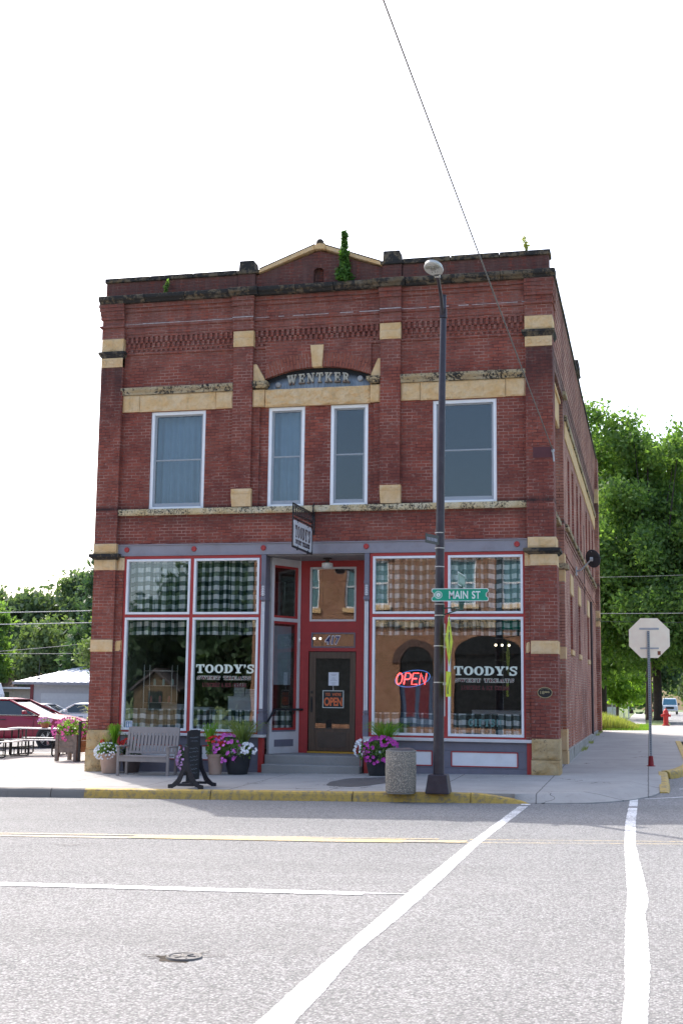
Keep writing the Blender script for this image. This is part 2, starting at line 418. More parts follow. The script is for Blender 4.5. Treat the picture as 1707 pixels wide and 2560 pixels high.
def kerb_yellow():
    N = NT('kerb_yellow'); P = pos(N); n = N.noise(P, 9, 6, .75); n2 = N.noise(P, 40, 4, .7)
    c = N.mix(N.sstep(n, .35, .7), (.52,.35,.075,1), (.38,.26,.07,1))
    c = N.mix(N.math('MULTIPLY', N.sstep(N.math('ADD', n, N.math('MULTIPLY', n2, .4)), .69, .82), .8), c, (.20,.17,.12,1))
    b = N.n('BsdfPrincipled', {'Base Color':c, 'Roughness':.75, 'Normal':N.n('Bump', {'Height':n2, 'Strength':.4, 'Distance':.01})})
    return N.done(b)
M_KERBY = kerb_yellow()

def leaf_mat(name, a, b, trans=.45):
    N = NT(name); P = pos(N)
    oi = N.n('NewGeometry').outputs['Random Per Island']
    c = N.mix(oi, a, b); c = N.mix(N.sstep(N.noise(P, .8, 3), .4, .65), c, N.mix(.5, c, b))
    d = N.n('BsdfPrincipled', {'Base Color':c, 'Roughness':.55}); d.inputs['Specular IOR Level'].default_value = .25
    t = N.n('BsdfTranslucent', {0:N.mix(1.0, c, (1.5,1.7,.7,1), 'MULTIPLY')})
    return N.done(N.n('MixShader', {0:trans, 1:d, 2:t}))
L_MAPLE = leaf_mat('leaf_maple', (.068,.13,.050,1), (.19,.285,.085,1), .5)
L_DARK = leaf_mat('leaf_dark', (.028,.062,.034,1), (.075,.125,.060,1), .28)
L_HAZY = leaf_mat('leaf_haze_tint', (.075,.115,.075,1), (.15,.205,.115,1), .35)  # distance haze of the left background trees mixed into the leaf colour
L_GREY = leaf_mat('leaf_greygreen', (.075,.12,.06,1), (.17,.22,.10,1), .35)
L_BRIGHT = leaf_mat('leaf_bright', (.10,.19,.03,1), (.22,.33,.06,1), .5)
L_YEL = leaf_mat('leaf_yellowgreen', (.17,.22,.055,1), (.36,.35,.11,1), .35)
L_CONIF = leaf_mat('leaf_conifer', (.03,.09,.02,1), (.10,.20,.04,1), .3)
M_BARK = plain('bark', (.085,.06,.045,1), .95, var=.3, scale=9, bump=.8, bscale=25)
M_BARKD = plain('bark_dark', (.05,.038,.03,1), .95, var=.3, scale=9, bump=.8, bscale=25)
# ================================================================= GROUND
def sheet(name, pts_fn, nu, nv, mat, kind='structure'):
    m = MB(); m.grid(pts_fn, nu, nv); o = m.build(name, mat, recalc=False); o['kind'] = kind; return o
def L(a, b, t): return a + (b-a)*t
# far ground sheet (grass / earth) to the horizon
def gfar(u, v):
    x = -900 + 1800*u; y = -400 + 1900*v; return (x, y, zs(x, y) - .45 if abs(y) > 60 or abs(x) > 60 else zs(x, y) - .45)
M_GRASS = None
def grass_mat():
    N = NT('lawn'); P = pos(N); a = N.noise(P, .35, 4); f = N.noise(P, 22, 4, .8)
    c = N.mix(N.sstep(a, .35, .65), (.075,.13,.03,1), (.16,.19,.06,1)); c = N.mix(N.math('MULTIPLY', N.sstep(f, .4, .7), .6), c, (.035,.06,.015,1))
    return N.done(N.n('BsdfPrincipled', {'Base Color':c, 'Roughness':.95, 'Normal':N.n('Bump', {'Height':f, 'Strength':.9, 'Distance':.05})}))
M_GRASS = grass_mat()
sheet('ground', gfar, 60, 60, M_GRASS)
# main street asphalt
sheet('main_street', lambda u, v: (L(-120, 120, u), L(-31.5, -4.62, v), zr(L(-120, 120, u), L(-31.5, -4.62, v))), 120, 8, M_ASPH)
# side street
sheet('main_street', lambda u, v: (L(9.5, 12.3, u), L(-4.63, 1.6, v), zr(L(9.5, 12.3, u), L(-4.63, 1.6, v))-.002), 4, 4, M_ASPH)
sheet('side_street', lambda u, v: (L(12.12, 21, u), L(-4.62, 300, v), zr(L(12.12, 21, u), L(-4.62, 300, v)) - .0005), 4, 160, M_ASPH2)
# parking lot behind the patio
sheet('parking_lot', lambda u, v: (L(-70, -.6, u), L(7.4, 60, v), zs(L(-70, -.6, u), L(7.4, 60, v)) - .03), 40, 30, M_ASPH2)
# front pavement (with rounded corner dropping into the crossing)
def pave():
    m = MB()
    # strip along the facade, y -4.62 .. 0.6, x -60 .. 9.7
    def fn(u, v): x = L(-60, 9.7, u); y = L(-4.62, 1.4, v); return (x, y, zs(x, y))
    m.grid(fn, 70, 6)
    m.grid(lambda u, v: (L(-60, -.45, u), L(1.4, 7.4, v), zs(L(-60, -.45, u), L(1.4, 7.4, v))), 30, 4)
    # recess under building front
    # corner patch: edge polyline from the kerb end round to the side kerb
    E_ = [(9.7,-4.72),(9.95,-4.74),(10.4,-4.74),(10.9,-4.62),(11.35,-4.3),(11.75,-3.75),(12.02,-3.1),(12.16,-2.5),(12.2,-1.8),(12.22,-1.0),(12.22,0),(12.22,1.4)]
    def edge(t):
        k = t*(len(E_)-1); i = min(int(k), len(E_)-2); f = k-i; return (L(E_[i][0], E_[i+1][0], f), L(E_[i][1], E_[i+1][1], f))
    def fn2(u, v):
        ex, ey = edge(u); bx, by = 9.7, L(-4.62, 1.4, max(0, (u-.0)))
        x = L(bx, ex, v); y = L(by, ey, v)
        drop = .14 * max(0, min(1, (v-.80)/.2)) * (1 if u < .72 else max(0, 1-(u-.72)/.10))
        z = zs(x, y) - drop
        return (x, y, z)
    m.grid(fn2, 44, 14)
    m.grid(lambda u, v: (L(-60, 9.7, u), -4.62, zs(L(-60, 9.7, u), -4.62)-.25*v), 70, 1)
    def sk_(u, v): q = fn2(u, 1.0); return (q[0], q[1], q[2]-.2*v)
    m.grid(sk_, 44, 1)
    # side pavement x 9.7..12.22 y 1.4..26
    m.grid(lambda u, v: (L(9.7, 12.22, u), L(1.4, 23.9, v), zs(L(9.7, 12.22, u), L(1.4, 23.9, v))), 3, 20)
    m.grid(lambda u, v: (L(11.95, 13.2, u), L(23.9, 29.6, v), zs(L(11.95, 13.2, u), L(23.9, 29.6, v))-.004), 3, 6)
    m.grid(lambda u, v: (L(12.22, 16.0, u), L(15.0, 29.6, v), zs(L(12.22, 16, u), L(15.0, 29.6, v))-.008), 3, 10)
    o = m.build('pavement', M_CONC, recalc=False); o['kind'] = 'structure'
pave()
# side walk further up the street
m = MB(); m.grid(lambda u, v: (L(10.9, 11.9, u) if False else L(L(11.0, 10.2, v), L(11.85, 11.4, v), u), L(29, 140, v), zs(11, L(29, 140, v)) + .012), 2, 40)
m.build('side_walk', M_CONC, recalc=False)['kind'] = 'structure'
# lawn strips by the side street
m = MB(); m.grid(lambda u, v: (L(-8, 12.9, u), L(23.9, 300, v), zs(L(-8, 12.9, u), L(23.9, 300, v)) - .015), 10, 120)
m.build('lawn', M_GRASS, recalc=False)['kind'] = 'structure'
# kerbs
def kerb_run(name, pts, mat, w_=.15, h=.155, drop=None, label=None):
    m = MB(); P = [Vector((p[0], p[1], 0)) for p in pts]; rows = []
    for i, p in enumerate(P):
        t = (P[min(i+1, len(P)-1)] - P[max(i-1, 0)]).normalized(); n_ = Vector((t.y, -t.x, 0))  # towards the road (right of travel)
        k = 1 if drop is None else drop(i/(len(P)-1))
        zt = zs(p.x, p.y) + .012 - (1-k)*.15; zb = zr(p.x, p.y) - .05
        j = noise.noise(Vector((p.x*3, p.y*3, 0)))*.008
        rows.append([(p - n_*.02, zb), (p - n_*.02, zt+j), (p + n_*(w_*.6), zt+j), (p + n_*(w_*.88), zt-.018+j), (p + n_*w_, zt-.055), (p + n_*(w_+.03), zb)])
    n0 = len(m.v)
    for r_ in rows:
        for q, z in r_: m.v.append((q.x, q.y, z))
    for i in range(len(rows)-1):
        for j in range(5): a = i*6+j; m.f.append((a, a+1, a+7, a+6))
    m.f.append(tuple(range(6))); m.f.append(tuple((len(rows)-1)*6+j for j in reversed(range(6))))
    o = m.build(name, mat); o['kind'] = 'structure'; return o
def seq(a, b, st=.12): n_ = max(2, int(abs(b-a)/st)); return [a + (b-a)*i/n_ for i in range(n_+1)]
for a, b, mt in [(-60,-9,M_KERB),(-8.985,-2.1,M_KERB),(-2.085,.93,M_KERB),(.945,1.62,M_KERB),(1.623,4.12,M_KERBY),(4.14,6.80,M_KERBY),(6.82,8.93,M_KERBY),(8.945,9.95,M_KERBY)]:
    kerb_run('kerb', [(x, -4.62) for x in seq(a, b)], mt, drop=(lambda t: 1-max(0, t*1.0)**1.5) if b == 9.95 else None)
# side street kerb, yellow, with a drain notch
kerb_run('kerb', [(12.20, y) for y in [-2.3,-1.7,-1.2,-.7,-.3,.1,.5,.9,1.15]], M_KERBY, w_=.17, drop=lambda t: 1-(1-t)**3)
kerb_run('kerb', [(12.26,1.32),(12.43,1.65),(12.55,2.1),(12.66,2.7),(12.74,3.3),(12.80,4.0)] + [(12.82, y) for y in seq(4.6, 15, .3)], M_KERBY, w_=.17)
m = MB(); m.poly([(12.2,1.2,zs(12.2,1.2)-.004),(12.5,1.9,zs(12.5,1.9)-.004),(12.8,3.4,zs(12.8,3.4)-.004),(12.82,15,zs(12.8,15)-.004),(12.18,15,zs(12.2,15)-.004)])
m.build('pavement', M_CONC, recalc=False)['kind'] = 'structure'
kerb_run('kerb', [(-.5+.0*y, y) for y in (7.4, 7.41)], M_KERB) if False else None
# road markings -----------------------------------------------------------
def strip(name, pts, mat, jit=.012, st=.07, up=.004):
    """pts: list of (xl, yl, xr, yr) edges"""
    m = MB(); rows = []
    for i in range(len(pts)-1):
        a, b = pts[i], pts[i+1]
        n_ = max(1, int(math.hypot(b[0]-a[0], b[1]-a[1])/st))
        for k in range(n_ + (1 if i == len(pts)-2 else 0)):
            t = k/n_; rows.append([a[j] + (b[j]-a[j])*t for j in range(4)])
    n0 = len(m.v)
    for r_ in rows:
        j1 = (rnd.random()-.5)*jit; j2 = (rnd.random()-.5)*jit
        dx, dy = r_[2]-r_[0], r_[3]-r_[1]; l = math.hypot(dx, dy) or 1
        x0, y0 = r_[0]-dx/l*j1, r_[1]-dy/l*j1; x1, y1 = r_[2]+dx/l*j2, r_[3]+dy/l*j2
        for q in range(4):
            x = L(x0, x1, q/3); y = L(y0, y1, q/3); m.v.append((x, y, zr(x, y)+up))
    for i in range(len(rows)-1):
        for q in range(3): a = i*4+q; m.f.append((a, a+1, a+5, a+4))
    o = m.build(name, mat, recalc=False); o['kind'] = 'structure'; return o
strip('crosswalk_line', [(9.83,-4.78,9.99,-4.77),(9.75,-10.93,9.89,-10.90),(9.74,-14.8,9.93,-14.75),(9.75,-16.6,9.93,-16.56),(9.76,-18.07,9.91,-18.05),(9.77,-19.3,9.97,-19.2),(9.79,-20.23,10.01,-20.18),(9.8,-22.5,10.03,-22.4)], M_LINEW)
strip('crosswalk_line', [(11.65,-3.69,11.79,-3.68),(11.64,-7.64,11.79,-7.62),(11.68,-10.81,11.82,-10.79),(11.77,-14.26,11.95,-14.21),(11.79,-15.35,11.98,-15.31),(11.79,-16.06,11.95,-16.04),(11.80,-17.09,11.98,-17.05),(11.82,-18.38,11.99,-18.34),(11.84,-19.14,11.98,-19.13),(11.83,-19.77,11.98,-19.73),(11.82,-22.5,11.98,-22.5)], M_LINEW)
strip('lane_line', [(-60,-15.32,-60,-15.55),(5.6,-15.32,5.6,-15.54),(9.35,-15.25,9.35,-15.45)], M_LINEW, up=.006)
strip('lane_line', [(9.35,-15.29,9.35,-15.33),(9.76,-15.27,9.76,-15.31)], M_LINEWW, up=.006)
strip('centre_line', [(-60,-10.86,-60,-10.98),(3.2,-10.86,3.2,-10.98),(6,-10.68,6,-10.83),(8,-10.55,8,-10.68),(9.3,-10.5,9.3,-10.60)], M_LINEYW, up=.006)
strip('centre_line', [(-60,-11.12,-60,-11.30),(3.2,-11.12,3.2,-11.28),(5.2,-11.02,5.2,-11.24)], M_LINEYW, up=.006)
strip('centre_line', [(5.2,-10.84,5.2,-11.2),(6.1,-10.80,6.1,-11.17),(8,-10.74,8,-11.14),(8.9,-10.70,8.9,-11.06)], M_LINEY, up=.0085)
strip('centre_line', [(8.9,-10.74,8.9,-11.02),(9.7,-10.70,9.7,-10.95)], M_LINEYW, up=.0085)
strip('centre_line', [(9.7,-10.46,9.7,-10.53),(13.5,-10.1,13.5,-10.16),(60,-9,60,-9.1)], M_LINEYW, up=.002)
strip('centre_line', [(9.7,-10.82,9.7,-10.90),(13.5,-10.36,13.5,-10.42),(60,-9.3,60,-9.4)], M_LINEYW, up=.002)
strip('stop_line', [(11.9,-3.52,11.9,-3.60),(12.6,-3.0,12.6,-3.1),(14.5,-2.6,14.5,-2.72)], M_LINEWW, up=.003)
strip('stop_line', [(12.55,-1.25,12.55,-1.38),(14.5,-1.0,14.5,-1.12)], M_LINEWW, up=.003)
M_STAIN = plain('damp_patch', (.12,.115,.11,1), .6, var=.2)
m = MB(); pts = []
for i in range(34):
    a = 2*math.pi*i/34; r_ = 1 + .22*noise.noise(Vector((math.cos(a)*1.6, math.sin(a)*1.6, 3))); x = 6.45+.62*r_*math.cos(a)+.12*math.sin(a); y = -2.3+1.15*r_*math.sin(a); pts.append((x, y, zs(x, y)+.004))
m.poly(pts); m.build('water_stain', M_STAIN, recalc=False)['kind'] = 'structure'
# asphalt cracks by the patch in the road
m = MB()
for a, b in (((4.6,-12.15),(4.85,-12.1)),((4.85,-12.1),(4.93,-11.95)),((4.93,-11.95),(5.08,-11.84)),((4.75,-12.2),(5.0,-12.12)),((8.40,-18.52),(8.60,-18.56)),((8.86,-18.48),(9.02,-18.42)),((8.80,-18.40),(8.86,-18.30)),((8.48,-18.60),(8.61,-18.60))):
    v_ = Vector((b[0]-a[0], b[1]-a[1], 0)).normalized(); n_ = Vector((-v_.y, v_.x, 0))*.009
    P = [(a[0]-n_.x, a[1]-n_.y), (b[0]-n_.x*.5, b[1]-n_.y*.5), (b[0]+n_.x*.5, b[1]+n_.y*.5), (a[0]+n_.x, a[1]+n_.y)]
    m.poly([(x, y, zr(x, y)+.010) for x, y in P])
m.build('road_crack', plain('crack', (.045,.035,.025,1), .95), recalc=False)['kind'] = 'structure'
# valve cover
vc = thing('valve_cover', 'small round cast iron cover set in the bright asphalt of the road', 'manhole cover', (8.735,-18.54,zr(8.7,-18.5)+.003))
m = MB(); m.lathe([(.105,0),(.105,.006),(.115,.014),(.128,.014),(.134,.0)], seg=40); m.build('rim', plain('worn_iron', (.12,.115,.11,1), .5, metal=.3, var=.2), vc)
m = MB(); m.lathe([(.100,.001),(.100,.008),(.0,.0085)], seg=40)
m.build('lid', plain('dark_iron', (.07,.07,.075,1), .55, metal=.3, var=.3, dirt=(.2,.19,.18,1), dscale=20), vc)
m = MB()
for k in range(6): a = k*math.pi/3; m.box(-.008,.008,.03,.085,.009,.0125) if False else m.tube([(math.cos(a)*.03, math.sin(a)*.03, .0095),(math.cos(a)*.085, math.sin(a)*.085, .0095)], .006, 5)
m.lathe([(.022,.0085),(.022,.012),(0,.0125)], seg=16); m.build('lettering_ribs', MATS['worn_iron'], vc)
# dark broken rim around
m = MB(); pts = []; 
for i in range(40):
    a = 2*math.pi*i/40; r_ = .160 + .060*abs(noise.noise(Vector((math.cos(a)*2.4, math.sin(a)*2.4, 9))))+ (.05 if i in (6,7,20,33) else 0); pts.append((8.735+r_*math.cos(a), -18.54+r_*math.sin(a), zr(8.7,-18.5)+.002))
m.poly(pts); m.build('road_patch', MATS['crack'], recalc=False)['kind'] = 'structure'

# ================================================================= BUILDING
B = thing('brick_building', 'two storey red brick corner shop with yellow stone trim and red and grey shopfront', 'building', (0,0,0))
def bp(name, mb, mat, parent=None, **k): return mb.build(name, mat, parent or B, **k)
def wallgrid(m, u0, u1, v0, v1, holes, depth, mp, inner=True):
    """rect with rect holes; mp(u, v, d) -> 3D, d = depth behind face"""
    us = sorted({u0, u1} | {h[i] for h in holes for i in (0, 1)}); vs_ = sorted({v0, v1} | {h[i] for h in holes for i in (2, 3)})
    for i in range(len(us)-1):
        for j in range(len(vs_)-1):
            cu, cv = (us[i]+us[i+1])/2, (vs_[j]+vs_[j+1])/2
            if any(h[0] < cu < h[1] and h[2] < cv < h[3] for h in holes): continue
            m.quad(mp(us[i],vs_[j],0), mp(us[i+1],vs_[j],0), mp(us[i+1],vs_[j+1],0), mp(us[i],vs_[j+1],0))
    for a, b, c, d in holes:
        m.quad(mp(a,c,0), mp(a,d,0), mp(a,d,depth), mp(a,c,depth)); m.quad(mp(b,c,0), mp(b,c,depth), mp(b,d,depth), mp(b,d,0))
        m.quad(mp(a,c,0), mp(a,c,depth), mp(b,c,depth), mp(b,c,0)); m.quad(mp(a,d,0), mp(b,d,0), mp(b,d,depth), mp(a,d,depth))
WIN = [(.77,2.12,5.87,8.19),(3.64,4.50,5.87,8.19),(5.11,5.98,5.87,8.19),(7.46,8.88,5.87,8.19)]
m = MB()
# left bay, right bay upper (y=0), holes windows
F0 = lambda u, v, d: (u, d, v)
FC = lambda u, v, d: (u, .04 + d, v)
wallgrid(m, .02, 2.84, 5.04, 10.9, [WIN[0]], .22, F0)
wallgrid(m, 6.70, 9.56, 5.04, 10.9, [WIN[3]], .22, F0)
wallgrid(m, 3.25, 6.31, 5.80, 8.60, [WIN[1], WIN[2]], .22, FC)
wallgrid(m, 2.84, 6.70, 5.04, 5.795, [], .2, F0)
m.quad((3.25,.04,8.6),(3.545,.04,8.6),(3.545,.04,9.7),(3.25,.04,9.7)); m.quad((6.045,.04,8.6),(6.31,.04,8.6),(6.31,.04,9.7),(6.045,.04,9.7))
m.quad((3.25,.04,9.7),(6.31,.04,9.7),(6.31,.04,10.9),(3.25,.04,10.9))
bp('front_wall', m, M_BRICK, recalc=False)
# arch spandrel with radial bricks
def arc_z(x): # intrados
    cx, ap, sp_, hw = 4.795, 9.10, 8.86, 1.255
    Rr = (hw*hw + (ap-sp_)**2)/(2*(ap-sp_)); return ap - Rr + math.sqrt(max(0, Rr*Rr-(x-cx)**2))
m = MB(); n_ = 40; Rr = (1.255**2 + .24**2)/(2*.24); cz = 9.10-Rr; uvs = []
for i in range(n_+1):
    x = 3.545 + 2.5*i/n_; z = arc_z(x); a = math.atan2(x-4.795, z-cz)
    for zz in (z, min(9.7, z+.32+.0*i) if True else 0, 9.7): pass
    xo = 4.795 + (Rr+.32)*math.sin(a); zo = cz + (Rr+.32)*math.cos(a); xo = min(6.045, max(3.545, xo))
    m.v += [(x, .0, z), (xo, .0, zo), (x, .0, 9.7), (x, .14, z)]; uvs += [(0, a*(Rr+.15)), (.32, a*(Rr+.15)), (zo*1.0, x), (.14, a*Rr)]
for i in range(n_): a = i*4; m.f += [(a, a+4, a+5, a+1), (a+3, a+7, a+4, a)]
m.uv = uvs; bp('arch', m, M_ARCH, recalc=False)
m = MB()
for i in range(n_):
    x0 = 3.545+2.5*i/n_; x1 = 3.545+2.5*(i+1)/n_
    f = lambda x: cz + math.sqrt((Rr+.31)**2-(x-4.795)**2)
    m.quad((x0,.004,f(x0)),(x1,.004,f(x1)),(x1,.004,9.7),(x0,.004,9.7))
m.quad((3.545,.004,9.695),(6.045,.004,9.695),(6.045,.04,9.705),(3.545,.04,9.705))
bp('spandrel_wall', m, M_BRICK, recalc=False)
# ---- piers
m = MB()
for x0, x1 in ((2.80,3.265),(6.275,6.735)):
    m.box(x0, x1, -.10, .1, 5.872, 10.86)
m.box(3.268, 3.44, -.02, .09, 5.872, 8.19); m.box(6.12, 6.272, -.02, .09, 5.872, 8.19)
bp('brick_pier', m, M_BRICK)
# ---- corner pilasters
m = MB()
m.box(-.50, .05, -.12, .2, 5.06, 10.84); m.box(-.48, .06, -.13, .2, .79, 4.45); m.box(.062, .235, -.05, .1, .72, 4.45)
m.box(9.53, 10.12, -.12, .5, 5.06, 10.84); m.box(9.60, 10.165, -.13, .5, .79, 4.45); m.box(9.475, 9.598, -.05, .1, .72, 4.45)
bp('corner_pilaster', m, M_BRICK)
# ---- frieze: stepped courses and dentils
m = MB()
bays = ((.05,2.80,0),(3.265,6.275,.03),(6.735,9.53,0))
for x0, x1, dy in bays:
    m.box(x0, x1, dy-.03, dy+.1, 10.02, 10.09); m.box(x0, x1, dy-.045, dy+.1, 10.092, 10.25); m.box(x0, x1, dy-.075, dy+.1, 10.252, 10.32)
    m.box(x0, x1, dy-.06, dy+.1, 10.322, 10.62); m.box(x0, x1, dy-.09, dy+.1, 10.622, 10.72); m.box(x0, x1, dy-.13, dy+.1, 10.722, 10.82)
    m.box(x0, x1, dy-.02, dy+.1, 9.70, 9.745); m.box(x0, x1, dy-.03, dy+.1, 9.585, 9.64)
for x0, x1 in ((2.775,3.275),(6.265,6.755)):
    m.box(x0, x1, -.13, .1, 10.03, 10.25); m.box(x0, x1, -.165, .1, 10.252, 10.32); m.box(x0, x1, -.14, .1, 10.322, 10.6); m.box(x0-.01, x1+.01, -.18, .1, 10.602, 10.72); m.box(x0-.02, x1+.02, -.21, .1, 10.722, 10.82)
for x0, x1 in ((-.505,.06),(9.52,10.125)):
    for k, z in enumerate((9.98,10.25,10.45,10.55,10.65,10.74)):
        e = (.0,.045,.03,.045,.06,.075)[k]; z1 = (10.248,10.30,10.548,10.648,10.738,10.82)[k]
        if x0 < 0: m.box(x0-e, x1, -.13-e, .1, z, z1)
        else: m.box(x0, x1+e*.6, -.13-e, .5, z, z1)
bp('corbelled_frieze', m, M_BRICK)
m = MB()
for x0, x1, dy in bays:
    n_ = int((x1-x0)/.125)
    for k in range(n_):
        xa = x0 + .03 + k*(x1-x0-.03)/n_
        m.box(xa, xa+.062, dy-.045, dy+.02, 9.87, 10.018); m.box(xa+.055, xa+.117, dy-.04, dy+.02, 9.747, 9.866)
        m.box(xa, xa+.062, dy-.030, dy+.02, 9.645, 9.697)
bp('dentil_course', m, M_BRICK)
m = MB()
for x0, x1, dy in bays:
    x = x0
    while x < x1:
        l = .12+.5*rnd.random(); m.box(x, min(x1, x+l), dy-.082, dy-.058, 10.319, 10.326+.010*rnd.random()); x += l+(.04+.25*rnd.random() if rnd.random() < .6 else .004)
for x0, x1 in ((2.775,3.275),(6.265,6.755)): m.box(x0, x1, -.172, -.138, 10.318, 10.334)
bp('lime_streak', m, plain('lime_streak', (.46,.44,.45,1), .9, var=.35, scale=14))
# ---- stone trim
m = MB(); sd = 0
for x0, x1 in ((2.79,3.275),(6.265,6.745)):
    m.rock(x0, x1, -.135, .05, 9.84, 10.0, .004); m.rock(x0, x1, -.135, .05, 9.63, 9.838, .006)
bp('pier_cap', m, M_STONE)
m = MB()
for x0, x1 in ((2.815,3.295),(6.285,6.755)):
    m.rock(x0, x1, -.13, .05, 6.165, 6.285, .004)
    m.hexa([(x0+.02,-.105,5.875),(x1,-.105,5.875),(x1,.05,5.875),(x0+.02,.05,5.875),(x0,-.13,6.16),(x1,-.13,6.16),(x1,.05,6.16),(x0,.05,6.16)])
bp('pier_base', m, M_STONE, bevel=.006)
# lintels
m = MB()
for a, b in ((.045,.475),(.485,2.355),(2.365,2.795)): m.rock(a, b, -.05, .16, 8.20 if b-a < 1 else 8.195, 8.60, .022 if b-a > 1 else .015, .035, a)
for a, b in ((6.74,7.175),(7.185,9.08),(9.09,9.525)): m.rock(a, b, -.05, .16, 8.21 if b-a < 1 else 8.20, 8.61, .022 if b-a > 1 else .015, .035, a)
m.rock(3.56, 6.03, -.05, .2, 8.19, 8.595, .045, .035, 5)
m.rock(3.27, 3.55, -.075, .1, 8.20, 8.60, .015, .035, 8); m.rock(6.04, 6.27, -.075, .1, 8.20, 8.60, .015, .035, 9)
bp('stone_lintel', m, M_STONE)
def mould(m, x0, x1, y, z0, z1, ends=.0):   # little cornice moulding profile along x
    h = z1-z0
    prof = [(.1,z0),(y+.05,z0),(y+.045,z0+h*.25),(y+.012,z0+h*.5),(y,z0+h*.6),(y,z0+h*.92),(y+.02,z1),(.1,z1)]
    m.yz(prof, x0, x1)
m = MB()
mould(m, .02, 2.07, -.125, 8.605, 8.775); mould(m, 2.08, 2.795, -.125, 8.605, 8.78)
mould(m, 6.74, 9.0, -.125, 8.615, 8.80); mould(m, 9.01, 9.525, -.125, 8.615, 8.795)
bp('lintel_cornice', m, M_STONEW)
m = MB()
m.hexa([(3.29,-.11,8.63),(3.57,-.11,8.63),(3.57,.1,8.63),(3.29,.1,8.63),(3.27,-.14,8.70),(3.62,-.14,8.70),(3.62,.1,8.70),(3.27,.1,8.70)])
m.box(3.265, 3.625, -.145, .1, 8.702, 8.79)
m.hexa([(6.03,-.11,8.63),(6.25,-.11,8.63),(6.25,.1,8.63),(6.03,.1,8.63),(5.97,-.14,8.70),(6.272,-.14,8.70),(6.272,.1,8.70),(5.97,.1,8.70)])
m.box(5.965, 6.273, -.145, .1, 8.702, 8.79)
bp('impost_cap', m, M_STONEW, bevel=.008)
m = MB()
m.xz([(3.27,8.795),(3.55,8.795),(3.53,8.87),(3.34,9.21),(3.27,9.21)], -.045, .05)
m.xz([(6.27,8.795),(6.05,8.795),(6.06,8.87),(6.21,9.21),(6.27,9.21)], -.045, .05)
m.xz([(4.68,9.085),(4.90,9.085),(4.935,9.60),(4.625,9.60)], -.05, .1)
bp('keystone', m, M_STONE, bevel=.005)
# tympanum
N = NT('slate_tympanum'); P = pos(N); mp_ = N.n('Mapping', {0:P}); mp_.inputs['Scale'].default_value = (26,26,3)
ns = N.noise(mp_.outputs[0], 1.0, 5, .7); sp_ = N.n('SeparateXYZ', {0:P})
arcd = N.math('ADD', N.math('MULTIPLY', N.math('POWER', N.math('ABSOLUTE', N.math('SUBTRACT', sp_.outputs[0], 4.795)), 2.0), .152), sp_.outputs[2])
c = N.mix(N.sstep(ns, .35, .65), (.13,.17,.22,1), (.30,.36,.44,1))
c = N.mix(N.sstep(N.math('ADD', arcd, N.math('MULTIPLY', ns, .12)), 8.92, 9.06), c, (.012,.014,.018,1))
M_SLATE = N.done(N.n('BsdfPrincipled', {'Base Color':c, 'Roughness':.8}))
m = MB(); m.quad((3.5,.135,8.6),(6.08,.135,8.6),(6.08,.135,9.12),(3.5,.135,9.12)); bp('tympanum', m, M_SLATE, recalc=False)
# sill band
m = MB(); xs = [.01,.72,1.45,2.2,2.95,3.32,4.15,4.95,6.13,6.68,7.24,7.72,9.05,9.53]
for i in range(len(xs)-1): m.rock(xs[i]+.003, xs[i+1]-.003, -.09-(.004*(i%2)), .04, 5.725, 5.868, .012, .035, i)
bp('sill_band', m, stone_mat('sill_stone', (.64,.56,.40,1), black=.40, bscale=11))
# main cornice
m = MB()
def corn(x0, x1, y):
    m.yz([(.2,10.825),(y+.09,10.825),(y+.06,10.87),(y+.01,10.90),(y,10.925),(y,10.985),(y+.04,11.005),(.2,11.06)], x0, x1)
for a, b, y in ((-.565,.6,-.30),(.61,1.6,-.30),(1.61,2.70,-.295),(2.71,3.40,-.36),(3.41,4.3,-.30),(4.31,5.2,-.305),(5.21,6.12,-.30),(6.13,6.86,-.36),(6.87,7.9,-.30),(7.91,9.0,-.305),(9.01,10.20,-.30)): corn(a, b, y)
bp('stone_cornice', m, M_STONED, bevel=.006)
# side cornice
m = MB()
for k in range(9):
    a = .22+k*2.5; b = min(22.6, a+2.485)
    for (x, z0, z1) in ((10.165,10.825,10.885),(10.20,10.887,10.97)): m.box(9.9, x+.004*(k%2), a, b, z0, z1)
m.rock(0,.3,0,.1,0,.1) if False else None
bp('side_cornice', m, M_STONED, bevel=.012)
m = MB(); m.box(10.02,10.23,8.9,9.9,10.98,11.32); m.box(10.0,10.25,8.85,9.95,11.0,11.06); bp('side_parapet_block', m, M_STONED, bevel=.02)
# parapet
m = MB(); m.box(-.50,2.82,.02,.38,11.03,11.405); m.box(6.76,10.05,.02,.38,11.03,11.405)
m.box(2.84,3.26,-.03,.38,11.03,11.40); m.box(6.29,6.74,-.03,.38,11.03,11.40)
m.xz([(3.262,11.03),(4.66,11.03),(4.66,11.26),(4.80,11.26),(4.80,11.03),(6.288,11.03),(6.288,11.42),(4.79,11.88),(3.262,11.36)][:1] + [(4.66,11.03),(4.66,11.40),(4.73,11.46),(4.84,11.46),(4.90,11.40),(4.90,11.03),(6.288,11.03),(6.288,11.36),(4.79,11.86),(3.262,11.36)], .02, .36)
bp('parapet', m, M_BRICK)
m = MB(); m.box(4.6,4.95,.16,.2,11.03,11.5); bp('niche_back', m, M_BRICK)
m = MB()
for a, b in ((-.535,.62),(.63,1.70),(1.715,2.79)): m.box(a, b, -.03, .42, 11.407, 11.52)
for a, b in ((6.76,7.85),(7.865,8.95),(8.965,10.09)): m.box(a, b, -.03, .42, 11.407, 11.525)
for a, b in ((2.80,3.36),(6.25,6.78)): m.box(a, b, -.075, .44, 11.402, 11.49)
